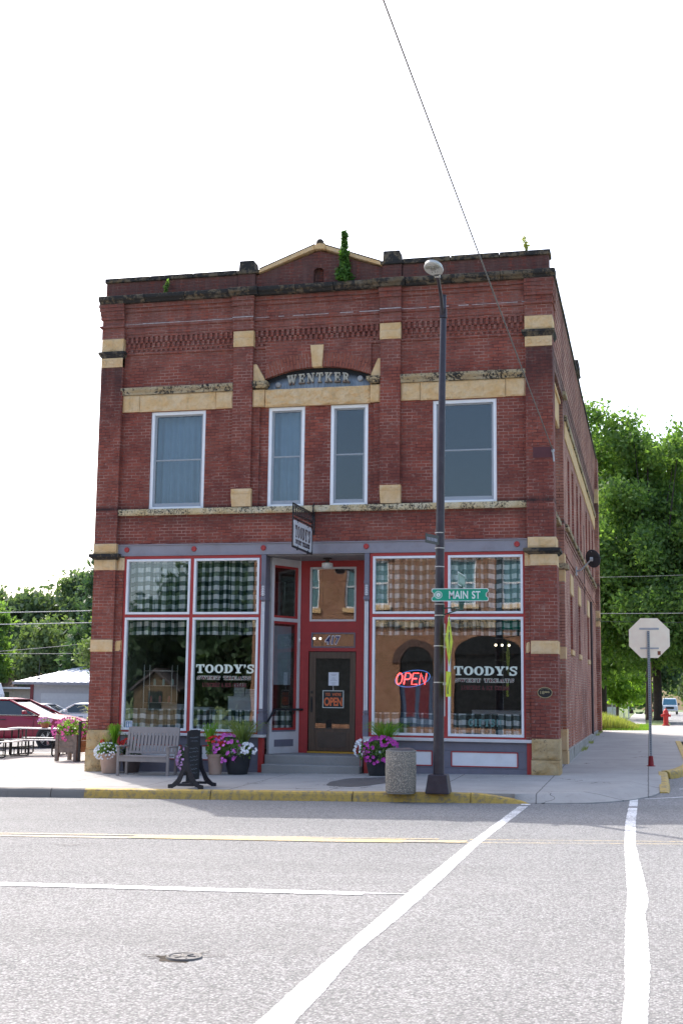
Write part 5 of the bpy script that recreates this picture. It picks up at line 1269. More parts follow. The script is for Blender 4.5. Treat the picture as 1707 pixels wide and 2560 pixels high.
# ================================================================= LITTER BIN
tb = thing('litter_bin', 'round exposed aggregate concrete litter bin at the kerb beside the lamp pole', 'litter bin', (7.69,-4.78,zs(7.69,-4.78)))
N = NT('pebble_concrete'); tc = N.n('TexCoord').outputs['Object']; vr = N.n('TexVoronoi', {'Vector':tc, 'Scale':62.0}); cc = N.n('SeparateColor', {0:vr.outputs['Color']}).outputs[0]
c = N.ramp(cc, .0, 1.0, (.15,.12,.09,1), (.60,.51,.40,1)); c = N.mix(N.sstep(vr.outputs['Distance'], .35, .6), c, (.20,.18,.15,1))
M_PEB = N.done(N.n('BsdfPrincipled', {'Base Color':c, 'Roughness':.85, 'Normal':N.n('Bump', {'Height':vr.outputs['Distance'], 'Strength':-.8, 'Distance':.01})}))
m = MB(); m.lathe([(.262,.02),(.272,.03),(.276,.40),(.272,.735),(.266,.745),(.24,.748),(.235,.74)], seg=48); m.build('bin_body', M_PEB, tb, smooth=True)
m = MB(); m.lathe([(.25,0),(.25,.02)], seg=32); m.lathe([(.274,.735),(.276,.748),(.25,.752)], seg=40); m.build('bin_rim', plain('rim_grey', (.30,.29,.27,1), .7), tb)
m = MB(); m.lathe([(.25,.749),(.245,.775),(.19,.79),(.12,.795),(.11,.78),(.10,.73),(.0,.73)], seg=40); m.build('bin_lid', plain('lid_dark', (.10,.085,.09,1), .45), tb, smooth=True)
# ================================================================= BENCH
gz = zs(1.35,-1.1)
bn = thing('bench', 'grey brown slatted garden bench with armrests under the left shop window', 'bench', (1.41,-1.15,gz-.005))
M_TAUPE = plain('taupe_lumber', (.27,.235,.22,1), .6, var=.08)
def bpart(nm, mb): return mb.build(nm, M_TAUPE, bn, bevel=.006)
for x in (-.60,.54): m = MB(); m.box(x,x+.055,-.27,-.21,0,.60); bpart('leg', m); m = MB(); m.hexa([(x,.20,0),(x+.055,.20,0),(x+.055,.26,0),(x,.26,0),(x,.22,.43),(x+.055,.22,.43),(x+.055,.28,.43),(x,.28,.43)]); bpart('leg', m)
for x in (-.61,.535): m = MB(); m.box(x,x+.07,-.31,.30,.602,.635); bpart('armrest', m)
m = MB()
for k in range(4): m.box(-.54,.535,-.28+k*.125,-.165+k*.125,.40,.425)
bpart('seat', m)
m = MB(); m.box(-.545,.54,-.268,-.245,.30,.398); bpart('apron', m)
m = MB(); back = lambda z: .22+.24*(z-.43)
def bb(x0, x1, z0, z1, th=.022):
    m.hexa([(x0,back(z0),z0),(x1,back(z0),z0),(x1,back(z0)+th,z0),(x0,back(z0)+th,z0),(x0,back(z1),z1),(x1,back(z1),z1),(x1,back(z1)+th,z1),(x0,back(z1)+th,z1)])
bb(-.60,-.545,.43,1.02,.05); bb(.54,.595,.43,1.02,.05); bb(-.545,.54,.89,1.03,.03); bb(-.545,.54,.455,.51,.03)
bpart('back_frame', m)
m = MB()
for k in range(13): x = -.53+k*.083; bb(x, x+.062, .505, .895, .02)
bpart('back_slats', m)
# ================================================================= A-FRAME SIGN
gz = zs(3.55,-3.9)
af = thing('chalkboard_sign', 'black swinging chalkboard on curved black feet standing at the kerb by the bench', 'sidewalk sign', (3.53,-4.10,gz), R(-91)); af.scale = (.95, .80, .97)
M_AF = plain('black_plastic', (.022,.022,.028,1), .45, var=.15)
def foot(x):
    m = MB(); out = [(-.44,0),(-.44,.07),(-.34,.085),(-.22,.18),(-.11,.36),(-.055,.56),(-.05,.78),(-.03,.80),(.03,.80),(.05,.78),(.055,.56),(.11,.36),(.22,.18),(.34,.085),(.44,.07),(.44,0),(.32,0),(.20,.06),(0,.085),(-.20,.06),(-.32,0)]
    # split into convex-ish strips
    for s_ in (-1,1):
        m.yz([(s_*.44,0),(s_*.44,.07),(s_*.34,.085),(s_*.30,.02),(s_*.32,0)], x-.02, x+.02)
        m.yz([(s_*.34,.085),(s_*.22,.18),(s_*.14,.085),(s_*.20,.055),(s_*.30,.02)], x-.02, x+.02)
        m.yz([(s_*.22,.18),(s_*.11,.36),(s_*.0,.30),(s_*.0,.085),(s_*.14,.085)][:2]+[(s_*.04,.30),(s_*.14,.10)], x-.0195, x+.0195)
        m.yz([(s_*.11,.36),(s_*.055,.56),(0,.56),(0,.34),(s_*.04,.30)], x-.02, x+.02)
    m.box(x-.02,x+.02,-.20,.20,.045,.095)
    m.box(x-.02,x+.02,-.052,.052,.56,.80)
    m.build('foot', M_AF, af, bevel=.004)
foot(-.37); foot(.37)
m = MB(); m.box(-.35,.35,-.03,.03,.05,.09); m.build('crossbar', M_AF, af)
m = MB(); m.box(-.34,.34,-.018,.018,.14,1.10); m.box(-.2,.2,-.016,.016,1.10,1.115); bd = m.build('board', plain('chalkboard', (.020,.022,.024,1), .6, var=.25), af, bevel=.008)
m = MB(); rn = random.Random(3)
for k, z in enumerate((.97,.90,.76,.69,.60,.53,.44,.36,.28)):
    x = -.24+.06*rn.random(); 
    while x < .22:
        l = .02+.03*rn.random(); h_ = .018*rn.random()
        m.xz(_seg((x,z-h_),(x+l,z+h_*(.5-rn.random())*2),.006), .0185, .0195); x += l+.008+(.03 if rn.random() < .2 else 0)
m.build('chalk_writing', plain('chalk', (.30,.36,.42,1), .9), bd)
# ================================================================= STOP SIGN
gz = zs(12.03,2.95)
ss = thing('stop_sign', 'octagonal road sign seen from its pale back on a perforated post at the corner', 'traffic sign', (12.03,2.95,gz))
m = MB(); m.box(-.03,.03,-.03,.03,.2,3.08)
def post_mat():
    N = NT('perforated_post'); tc = N.n('TexCoord').outputs['Object']; sp = N.n('SeparateXYZ', {0:tc}); fz = N.math('SUBTRACT', N.math('FRACT', N.math('DIVIDE', sp.outputs[2], .0508)), .5)
    d = N.math('ADD', N.math('POWER', N.math('MULTIPLY', fz, .0508), 2.0), N.math('POWER', sp.outputs[0], 2.0)); hole = N.math('LESS_THAN', d, .00014)
    c = N.mix(hole, (.30,.32,.34,1), (.04,.04,.05,1)); return N.done(N.n('BsdfPrincipled', {'Base Color':c, 'Roughness':.5, 'Metallic':.3}))
m.build('post', post_mat(), ss, bevel=.004)
m = MB(); q = .46; a = q*math.tan(math.pi/8); oc = [(a,-q),(q,-a),(q,a),(a,q),(-a,q),(-q,a),(-q,-a),(-a,-q)]
m.xz([(x+.02,z+2.92) for x, z in oc], .040, .043); pl = m.build('sign_plate', plain('aluminium_back', (1.0,.84,.68,1), .5, metal=.65, var=.05), ss)
m = MB(); m.xz([(x*.99+.02,z*.99+2.92) for x, z in oc], .0435, .0445); m.build('red_face', plain('sign_red', (.45,.02,.02,1), .4), pl)
m = MB(); m.box(-.20,.24,.028,.0395,3.11,3.155); m.box(-.19,.23,.028,.0395,2.665,2.70); m.build('brace', M_ALU, ss)
m = MB(); m.box(.20,.27,.036,.0395,2.53,2.62); m.build('sticker', plain('sticker_brown', (.25,.07,.03,1), .5), ss)
m = MB(); m.lathe([(.10,0),(.10,.015),(.065,.02),(.05,.22),(.045,.23)], seg=16); m.build('post_base', plain('base_red', (.26,.015,.02,1), .5), ss)
# ================================================================= SATELLITE DISH
sd_ = thing('satellite_dish', 'dark grey satellite dish on the side wall of the brick building', 'satellite dish', (10.16,7.6,5.05))
dm = MB(); c0 = Vector((.44,-.05,.33)); nn = Vector((.50,.80,.28)).normalized(); ua = Vector((nn.y,-nn.x,0)).normalized(); ub = nn.cross(ua)
def dish(u, v):
    a = 2*math.pi*u; r_ = .235*v; p = c0 + ua*(r_*math.cos(a)) + ub*(r_*1.08*math.sin(a)) + nn*(.42*r_*r_); return p
dm.grid(dish, 32, 8); dm.build('reflector', plain('dish_grey', (.055,.055,.06,1), .5), sd_, recalc=False, smooth='all').modifiers.new('solid','SOLIDIFY').thickness = .012
m = MB(); tip = c0+nn*.26+ub*(-.06); m.tube([(0,0,0),(.12,-.06,.02),tuple(c0-nn*.05)], .022, 8); m.tube([tuple(c0-ub*.2), tuple(tip)], .012, 6); m.box(-.01,.02,-.08,.08,-.12,.12); m.build('mount_arm', M_ALU, sd_)
m = MB(); m.lathe([(.02,-.05),(.045,-.03),(.05,.03),(.03,.06)], tuple(tip), 12, 'y'); m.lathe([(.06,-.04),(.06,.04)], tuple(c0-nn*.05), 10, 'x'); m.build('receiver', plain('receiver_grey', (.45,.46,.48,1), .4), sd_)
# ================================================================= WIRES
M_WIRE = plain('wire_pale', (.30,.29,.28,1), .5); M_WIRED = plain('wire_grey', (.42,.42,.42,1), .4)
def wire(a, b, sag, lab, mat=M_WIRE, r_=.012, n_=24, nm='overhead_wire', grp='overhead wires'):
    a, b = Vector(a), Vector(b); m = MB(); m.tube([a+(b-a)*(i/n_)-Vector((0,0,4*sag*(i/n_)*(1-i/n_))) for i in range(n_+1)], r_, 6)
    return tag(m.build(nm, mat, smooth='all'), lab, 'wire', grp)
wire((10.11,-.16,6.93),(8.59,-32.0,11.545),0.0,'single wire rising from the brick corner pilaster into the sky above the street', plain('wire_dark', (.13,.125,.12,1), .5), r_=.0115)
m = MB(); m.tube([(10.10,-.12,6.90),(10.11,-.18,6.93),(10.12,-.14,6.80),(10.13,-.13,6.70)], .018, 6); m.lathe([(.03,-.03),(.035,0),(.03,.03)], (10.11,-.17,6.93), 8); tag(m.build('wire_anchor', M_ALU), 'small metal wire anchor on the brick corner pilaster', 'bracket')
# ================================================================= FOLIAGE
def leafcloud(centers, per, spread, size, seed, up=.3, asp=1.5, flat=1.0):
    """centers: (n,3) array; returns MB-like arrays of quads"""
    rs = np.random.RandomState(seed); n = len(centers)*per
    c = np.repeat(centers, per, axis=0) + rs.normal(0, 1, (n, 3))*np.array([spread, spread, spread*flat])
    nrm = rs.normal(0, 1, (n, 3)); nrm[:, 2] = nrm[:, 2]*.7 + up; nrm /= np.linalg.norm(nrm, axis=1)[:, None]
    t = rs.normal(0, 1, (n, 3)); t -= nrm*(t*nrm).sum(1)[:, None]; t /= np.linalg.norm(t, axis=1)[:, None]
    b = np.cross(nrm, t); s = size*(.6+.8*rs.rand(n))[:, None]
    v = np.stack([c - t*s*asp*.5, c + b*s*.42 - t*s*.05 + nrm*s*.08, c + t*s*asp*.5, c - b*s*.42 - t*s*.05 + nrm*s*.08], 1).reshape(-1, 3)
    return v
def leafmesh(name, v, mat, parent=None):
    n = len(v)//4; me = bpy.data.meshes.new(name); me.vertices.add(n*4); me.vertices.foreach_set('co', v.astype(np.float32).ravel())
    me.loops.add(n*4); me.loops.foreach_set('vertex_index', np.arange(n*4, dtype=np.int32)); me.polygons.add(n)
    me.polygons.foreach_set('loop_start', np.arange(0, n*4, 4, dtype=np.int32)); me.polygons.foreach_set('loop_total', np.full(n, 4, dtype=np.int32))
    me.update(calc_edges=True); me.materials.append(mat); o = bpy.data.objects.new(name, me); C.objects.link(o)
    if parent is not None: o.parent = parent
    return o
def blob_centers(blobs, n, seed, inner=.55, low=-.75):
    rs = np.random.RandomState(seed); B_ = np.array(blobs, float); vol = B_[:,3]*B_[:,4]*B_[:,5]; out = []
    idx = rs.choice(len(B_), n, p=(vol**.72)/(vol**.72).sum())
    d = rs.normal(0, 1, (n, 3)); d /= np.linalg.norm(d, axis=1)[:, None]
    r_ = inner + (1-inner)*rs.rand(n)**.6
    return B_[idx, :3] + d*B_[idx, 3:6]*r_[:, None]
def tree(label, base, blobs, mat, seed, clusters=1500, per=16, spread=.32, size=.22, trunk=.25, limbs=6, name='leafy_tree', group=None, bark=None, top=None, asp=1.5):
    t = thing(name, label, 'tree', base, group=group)
    bl = np.array(blobs, float); bl[:, :3] -= np.array(base)
    # break big blobs into many sub-clumps for an uneven outline
    rs = np.random.RandomState(seed); subs = []
    for b_ in bl:
        k = 14
        for i in range(k):
            d = rs.normal(0, 1, 3); d /= np.linalg.norm(d); q = b_[:3]+d*b_[3:6]*(.62+.38*rs.rand()); f = .22+.22*rs.rand(); subs.append([*q, *(b_[3:6].mean()*f*np.array([1.1, 1.1, .8]))])
    subs = np.array(subs)
    cen = blob_centers(subs, clusters, seed, .2)
    leafmesh('crown', leafcloud(cen, per, spread, size, seed+1, asp=asp), mat, t)
    m = MB(); hi = bl[:, 2].max() if top is None else top; cx = bl[:, 0].mean(); cy = bl[:, 1].mean()
    m.tube([(0,0,-.3),(0,0,.25),(cx*.1,cy*.1,hi*.3),(cx*.5,cy*.5,hi*.6),(cx*.8,cy*.8,hi*.92)], [trunk*1.35,trunk*1.0,trunk*.85,trunk*.5,trunk*.1], 10)
    for i in range(limbs):
        b_ = subs[rs.randint(len(subs))]; z0 = hi*(.25+.3*rs.rand()); p0 = Vector((cx*.3, cy*.3, z0)); p1 = Vector(b_[:3].tolist()); mid = p0.lerp(p1, .5)+Vector((0,0,-.3))
        m.tube([p0, mid, p1], [trunk*.42, trunk*.25, .02], 6)
    m.build('trunk', bark or M_BARK, t, smooth='all'); return t
# big maple behind the building on the right
tree('huge leafy maple filling the right side behind the brick building', (12.45,41,.5),
     [(12.5,42,9.5,4.6,5,5.2),(9.3,42,12.3,2.6,3,3.0),(15.8,42,8.4,4.0,4.5,4.0),(11.8,40,5.4,3.9,4,1.9),(15.4,40,5.6,3.8,4,2.0),(11,43,14.2,1.5,2,1.7),(9.5,41,15.7,1.35,1.2,2.0),(10.9,41,15.2,.8,1,1.4),(14.0,43,11.6,2.4,2.6,1.9),(9.6,41,7.2,2.2,3,3.4),(13.2,40.5,14.6,1.6,1.6,1.0),(13.4,39.4,8.3,2.6,2.2,2.3),(10.8,39.4,8.8,2.2,2,2.2)],
     L_MAPLE, 11, clusters=5600, per=26, spread=.30, size=.165, trunk=.24, limbs=16, name='maple_tree', bark=M_BARKD)
tree('dark second maple behind the first, trunk beside the brick wall edge', (9.3,50,.3), [(9.4,50,10.5,3.0,4,5.6),(8.6,50,15.0,1.8,2,2.6),(10.8,49,5.2,2.4,3,1.8)], L_MAPLE, 12, clusters=1300, per=18, spread=.4, size=.26, trunk=.30, limbs=8, name='maple_tree', bark=M_BARKD)
tree('thin trunked tree standing behind the stop sign post', (11.95,44,.4), [(12.6,45,6.0,3.0,3,2.0),(12.0,47,9,3,3,3)], L_DARK, 13, clusters=700, per=16, spread=.4, size=.25, trunk=.14, limbs=4, name='street_tree')
tree('bright low leafy tree beyond the fence at the end of the side wall', (10.0,58,.2), [(10.4,58,2.9,1.6,1.6,1.5),(9.3,57,3.3,1.5,1.5,1.4),(11.2,60,2.6,1.2,1.2,1.2)], L_BRIGHT, 14, clusters=500, per=16, spread=.22, size=.17, trunk=.08, limbs=5, name='small_tree')
tree('pale distant tree beyond the parked van', (20.5,190,-.8), [(20,190,4.5,3.6,3,4.2),(17.6,195,3.0,2.2,2,2.4),(24,190,5,4,3,4.6)], L_GREY, 15, clusters=500, per=10, spread=.7, size=.55, trunk=.3, limbs=2, name='distant_tree', group='distant trees down the side street')
tree('dark distant tree at the end of the side walk', (11.8,120,-.2), [(11.5,120,5.0,2.6,3,4.2),(13.6,122,7,2.6,3,4)], L_DARK, 16, clusters=420, per=12, spread=.5, size=.4, trunk=.3, limbs=2, name='distant_tree', group='distant trees down the side street')
tree('light green distant tree closing the view over the side walk', (9.6,150,-.5), [(9.8,150,3.5,2.2,2,3.2),(7.5,150,5,2.5,2,4)], L_BRIGHT, 17, clusters=300, per=12, spread=.5, size=.4, trunk=.3, limbs=2, name='distant_tree', group='distant trees down the side street')
# left background trees (placed beyond the metal roofed garage)
def LT(*a, **k): tree(*a, name='background_tree', group='trees beyond the garages', **k)
LT('tall dark tree with a feathery top next to the brick pilaster', (-40,82,-.5), [(-39.5,82,7.0,4.5,4,5.2),(-36.8,82,8.5,3.2,3,3.6),(-42,83,6,3,3,3.6)], L_HAZY, 21, clusters=1300, per=12, spread=.45, size=.36, trunk=.35, limbs=4)
LT('dark broad tree at the far left skyline', (-47,84,-.5), [(-47,84,6.2,3.6,4,4.8),(-51,84,7.0,3.4,3,4.2),(-44.2,83,6.0,2.6,3,3.8)], L_HAZY, 22, clusters=1200, per=12, spread=.45, size=.36, trunk=.35, limbs=4)
LT('pale green rounded tree in the middle above the metal roof', (-31.5,62,-.4), [(-31.2,62,5.0,2.3,2.2,2.7),(-29.4,62,4.0,2.2,2,2.6),(-32.6,61,3.2,1.8,2,2.4)], L_GREY, 23, clusters=900, per=12, spread=.32, size=.27, trunk=.25, limbs=4)
LT('bright green tree cut by the left edge of the picture', (-36.4,60,-.4), [(-36.6,60,5.6,2.0,2,2.5),(-36.8,60,2.8,2.2,2,2.4)], L_MAPLE, 24, clusters=700, per=12, spread=.3, size=.27, trunk=.25, limbs=4)
LT('dark mass of trees low behind the brown roof', (-34.5,74,-.5), [(-34.5,74,2.5,3,2,3.0),(-39,74,2.5,4,2,3.6),(-29,74,4,3,2,3.6)], L_HAZY, 25, clusters=800, per=12, spread=.42, size=.36, trunk=.3, limbs=3)
tree('dark green conifer rising beside the left brick pilaster', (-21.6,48,-.3), [(-21.4,48,3.0,2.6,2,1.6),(-21.4,48,5.2,2.2,1.8,1.5),(-21.3,48,7.2,1.7,1.5,1.4),(-21.3,48,9.0,1.1,1.1,1.3)], L_DARK, 26, clusters=650, per=14, spread=.3, size=.22, trunk=.2, limbs=4, name='conifer_tree', asp=2.2)
tree('loose olive green tree leaning over the right end of the garage roof', (-11.4,26,-.2), [(-11.5,26,3.9,1.3,1.2,1.2),(-11.2,26,2.5,1.0,1,1.1),(-12.4,26.5,3.3,.8,.8,.6)], L_GREY, 27, clusters=420, per=12, spread=.16, size=.12, trunk=.10, limbs=6, name='leaning_tree')
# cedar and weeds growing on the parapet
def conical(label, loc, h, r_, mat, n, name, seed, size=.05):
    t = thing(name, label, 'shrub', loc); rs = np.random.RandomState(seed); z = rs.rand(n)**1.25; a = rs.rand(n)*6.283
    rad = r_*((1-z)**1.25*.95+.10)*(.35+.65*rs.rand(n))*(1+.35*np.sin(a*3+z*20)); c = np.stack([rad*np.cos(a), rad*np.sin(a), z*h], 1)
    leafmesh('foliage', leafcloud(c, 7, .022, size, seed, up=.8, asp=2.4), mat, t)
    m = MB(); m.tube([(0,0,-.02),(.01,0,h*.5),(0,0,h*.97)], [.022,.014,.003], 6); m.build('stem', M_BARK, t); return t
conical('small green cedar rooted on the stone cornice in front of the gable', (5.42,-.14,11.03), 1.18, .17, L_CONIF, 260, 'cedar_sapling', 31)
def weed(label, loc, h, n, mat, seed, name='weed', fl=None, sp=.07):
    t = thing(name, label, 'weed', loc); rs = np.random.RandomState(seed); m = MB(); cc = []
    for i in range(n):
        a = rs.rand()*6.283; l = h*(.5+.5*rs.rand()); dx, dy = math.cos(a)*sp*(.4+rs.rand()), math.sin(a)*sp*(.4+rs.rand())
        m.tube([(0,0,0),(dx*.4,dy*.4,l*.6),(dx,dy,l)], [.005,.004,.002], 4)
        for k in range(7): f = .25+.75*k/6; cc.append((dx*f,dy*f,l*f))
    m.build('stem', L_MAPLE, t); leafmesh('leaf', leafcloud(np.array(cc), 4, .022, .05, seed), mat, t); return t
weed('leafy weed growing from the left cornice', (1.07,-.12,11.03), .40, 4, L_MAPLE, 41)
weed('thin yellow flowering weed on the right end of the parapet', (9.55,.05,11.52), .34, 3, L_YEL, 42)
# ================================================================= POTS
M_TERRA = plain('terracotta', (.40,.27,.21,1), .8, var=.1, dirt=(.3,.25,.2,1)); M_POTB = plain('black_pot', (.020,.022,.026,1), .4)
PET = {'pink':plain('petunia_pink', (.62,.13,.50,1), .6, var=.25), 'white':plain('petal_white', (.82,.82,.84,1), .6), 'mag':plain('petunia_magenta', (.50,.055,.36,1), .6, var=.25), 'red':plain('salvia_red', (.55,.03,.02,1), .6), 'pale':plain('petunia_pale', (.66,.36,.60,1), .6), 'hot':plain('petunia_hotpink', (.72,.16,.42,1), .6)}
def flowers(parent, name, pts, mat, size=.032, seed=1, face=(0.25,-1,.35)):
    rs = np.random.RandomState(seed); m = MB()
    for p in pts:
        f = Vector(face) + Vector((rs.rand()-.5, rs.rand()-.5, rs.rand()-.5))*1.1; f.normalize(); a = f.cross(Vector((0,0,1))).normalized(); b = f.cross(a); c = Vector(p); s = size*(.75+.5*rs.rand())
        n0 = len(m.v); m.v.append(tuple(c - f*s*.25)); ph = rs.rand()*6
        for k in range(10):
            an = ph+2*math.pi*k/10; rr_ = s*(1 if k % 2 == 0 else .80); q = c + (a*math.cos(an)+b*math.sin(an))*rr_ + f*s*.12; m.v.append(tuple(q))
        for k in range(10): m.f.append((n0, n0+1+k, n0+1+(k+1) % 10))
    return m.build(name, mat, parent, recalc=False)
def ball_pts(c, r_, n, seed, low=-.4, front=True):
    rs = np.random.RandomState(seed); out = []
    while len(out) < n:
        d = rs.normal(0, 1, 3); d /= np.linalg.norm(d)
        if d[2] < low or (front and d[1] > .45): continue
        out.append((c[0]+d[0]*r_[0], c[1]+d[1]*r_[1], c[2]+d[2]*r_[2]))
    return out
def foliage(parent, name, c, r_, n, mat, seed, size=.045):
    leafmesh(name, leafcloud(np.array(ball_pts(c, [q*.82 for q in r_], n, seed, -.6, False)), 8, .035, size, seed), mat, parent)
def grass_tuft(parent, name, c, h, r_, n, mat, seed, wd=.006, droop=.5):
    rs = np.random.RandomState(seed); m = MB()
    for i in range(n):
        a = rs.rand()*6.283; rr_ = r_*(.2+rs.rand()); l = h*(.6+.4*rs.rand()); dx, dy = math.cos(a)*rr_, math.sin(a)*rr_; w_ = wd*(.6+.8*rs.rand()); px, py = -math.sin(a+1)*w_, math.cos(a+1)*w_
        P = [(c[0]+dx*.1, c[1]+dy*.1, c[2]), (c[0]+dx*.4, c[1]+dy*.4, c[2]+l*.6), (c[0]+dx, c[1]+dy, c[2]+l*(1-.0)), (c[0]+dx*(1+droop), c[1]+dy*(1+droop), c[2]+l*(1-.25*droop))]
        n0 = len(m.v)
        for k, p in enumerate(P): f = (1,.9,.6,.1)[k]; m.v += [(p[0]-px*f, p[1]-py*f, p[2]), (p[0]+px*f, p[1]+py*f, p[2])]
        for k in range(3): m.f.append((n0+2*k, n0+2*k+1, n0+2*k+3, n0+2*k+2))
    return m.build(name, mat, parent, recalc=False)
def pot(label, loc, prof, mat, name='flower_pot'):
    t = thing(name, label, 'plant pot', (loc[0], loc[1], zs(loc[0], loc[1])-.002)); m = MB(); m.lathe(prof, seg=32); m.build('pot', mat, t, smooth=True); return t
TP = [(.17,0),(.185,.01),(.245,.38),(.275,.385),(.28,.44),(.26,.445),(.245,.40),(0,.40)]
L_PAP = leaf_mat('papyrus_green', (.10,.22,.02,1), (.22,.38,.05,1)); L_OLIVE = leaf_mat('grass_olive', (.12,.17,.05,1), (.24,.28,.10,1))
t = pot('terracotta pot with white trailing flowers and a green tuft at the left brick pilaster', (.33,-.62), TP, M_TERRA)
foliage(t, 'foliage', (-.03,-.03,.50), (.27,.25,.16), 90, L_MAPLE, 51); flowers(t, 'white_flowers', ball_pts((-.06,-.05,.46), (.30,.27,.21), 170, 52, -.75), PET['white'], .020, 3)
grass_tuft(t, 'papyrus_tuft', (.05,.05,.55), .55, .13, 150, L_PAP, 53, .008, .8); grass_tuft(t, 'dry_grass', (-.12,.02,.50), .36, .14, 50, L_YEL, 54); flowers(t, 'red_flowers', ball_pts((-.19,0,.62), (.08,.08,.12), 16, 55), PET['red'], .026, 4)
t = pot('low dark pot of red salvia between the terracotta pot and the bench', (.72,-.36), [(.15,0),(.16,.01),(.22,.34),(.24,.35),(.24,.38),(.22,.385),(0,.36)], plain('brown_pot', (.10,.075,.07,1), .6))
foliage(t, 'foliage', (0,0,.46), (.22,.22,.18), 60, L_DARK, 56); flowers(t, 'red_flowers', ball_pts((-.02,-.05,.60), (.24,.2,.16), 46, 57), PET['red'], .028, 5)
grass_tuft(t, 'spike_leaves', (.0,0,.45), .42, .2, 40, L_DARK, 58)
t = pot('pot of pale pink petunias and red salvia behind the chalkboard', (2.32,-.98), [(.15,0),(.16,.01),(.20,.33),(.22,.34),(.22,.37),(.2,.375),(0,.35)], plain('dark_pot', (.05,.045,.045,1), .5))
foliage(t, 'foliage', (0,0,.42), (.22,.2,.18), 60, L_DARK, 60); flowers(t, 'pale_pink_flowers', ball_pts((-.04,-.06,.32), (.23,.2,.26), 90, 61, -.8), PET['pale'], .026, 6)
t = pot('terracotta pot with salvia and a green tuft right behind the chalkboard', (2.83,-.74), [(q[0]*.72, q[1]) for q in TP], M_TERRA)
foliage(t, 'foliage', (0,0,.52), (.20,.2,.16), 60, L_MAPLE, 62); flowers(t, 'red_flowers', ball_pts((.0,-.04,.68), (.22,.18,.14), 34, 63), PET['red'], .030, 7); grass_tuft(t, 'papyrus_tuft', (-.16,.05,.5), .62, .16, 110, L_PAP, 64, .008, .7)
t = pot('black pot overflowing with purple pink petunias and white impatiens left of the steps', (3.30,-.62), [(.20,0),(.215,.01),(.255,.20),(.262,.30),(.285,.36),(.29,.42),(.27,.43),(0,.39)], M_POTB)
foliage(t, 'foliage', (-.08,-.05,.50), (.40,.28,.26), 160, L_MAPLE, 65); flowers(t, 'pink_flowers', ball_pts((-.22,-.10,.50), (.36,.27,.36), 105, 66, -.75), PET['pink'], .038, 8)
flowers(t, 'white_flowers', ball_pts((.24,-.12,.52), (.20,.18,.15), 52, 67, -.5), PET['white'], .033, 9); grass_tuft(t, 'grass_plume', (.06,.08,.55), .62, .42, 280, L_OLIVE, 68, .006, .6)
t = pot('black pot of magenta and white flowers with a grass plume right of the steps', (6.42,-.60), [(.20,0),(.215,.01),(.255,.20),(.262,.30),(.285,.36),(.29,.42),(.27,.43),(0,.39)], M_POTB)
foliage(t, 'foliage', (.0,-.05,.46), (.44,.28,.27), 170, L_MAPLE, 70); flowers(t, 'pink_flowers', ball_pts((.08,-.12,.50), (.40,.27,.32), 92, 71, -.8), PET['mag'], .038, 10)
flowers(t, 'white_flowers', ball_pts((-.32,-.06,.54), (.20,.18,.22), 42, 72, -.7), PET['white'], .030, 11); grass_tuft(t, 'grass_plume', (.12,.08,.58), .55, .34, 300, L_PAP, 73, .0055, .5)
# small red garden marker beside it
t = thing('garden_marker', 'slim white leaf shaped marker with a red cap by the right door jamb', 'garden ornament', (5.92,-.16,zs(5.9,-.16)))
m = MB(); m.xz([(-.03,.38),(.02,.38),(.035,.52),(.02,.66),(.0,.69),(-.03,.60)], -.008, .008); m.build('marker_blade', M_WHITE2, t, bevel=.003)
m = MB(); m.tube([(0,0,0),(0,0,.4)], .008, 6); m.lathe([(.02,.70),(.035,.72),(.03,.76),(.01,.78)], seg=10); m.build('marker_stake', M_REDW, t)
# ================================================================= LEFT PATIO
M_OLDW = plain('weathered_wood', (.20,.165,.14,1), .85, var=.25, scale=12); M_CEDAR = plain('cedar_wood', (.42,.24,.12,1), .75, var=.2, scale=10)
t = thing('planter_box', 'wooden planter box on legs with hot pink petunias by the left edge of the building', 'planter', (-2.55,3.55,zs(-2.5,3.5)))
PW, PD = .30, .42
for x in (-PW,PW-.09):
    for y in (-PD,PD-.09): m = MB(); m.box(x,x+.09,y,y+.09,0,.68); m.build('leg', M_OLDW, t, bevel=.006)
m = MB()
for z in (.22,.37,.52): m.box(-PW+.09,PW-.09,-PD+.02,-PD+.045,z,z+.145); 
m.build('front_board', M_OLDW, t, bevel=.004)
m = MB()
for z in (.22,.37,.52): m.box(PW-.04,PW-.015,-PD+.09,PD-.09,z,z+.145); m.box(-PW+.015,-PW+.04,-PD+.09,PD-.09,z,z+.145)
m.box(-PW+.05,PW-.05,-PD+.05,PD-.05,.55,.60); m.build('side_board', M_CEDAR, t, bevel=.004)
foliage(t, 'foliage', (0,0,.80), (.40,.5,.26), 170, L_MAPLE, 81); flowers(t, 'pink_flowers', ball_pts((-.05,-.12,.78), (.46,.45,.32), 120, 82, -.8), PET['hot'], .030, 12)
t = thing('railing_post', 'dark steel railing post standing at the corner of the wooden planter', 'railing', (-2.17,3.13,zs(-2.17,3.13)))
m = MB(); m.box(-.03,.03,-.03,.03,0,1.02); m.box(-.09,.09,-.06,.06,0,.012); m.build('post', M_BLACK, t, bevel=.003); m = MB(); m.hexa([(-.02,.03,1.0),(.02,.03,1.0),(1.3,.75,1.0),(1.28,.8,1.0),(-.02,.03,1.03),(.02,.03,1.03),(1.3,.75,1.03),(1.28,.8,1.03)]); m.build('top_rail', M_BLACK, t)
t = thing('orange_planter', 'orange cedar planter box with yellow green bushes behind the railing post', 'planter', (-1.35,3.9,zs(-1.3,3.9)))
m = MB()
for z in (.18,.34,.50): m.box(-.75,.6,-.22,.22,z,z+.155)
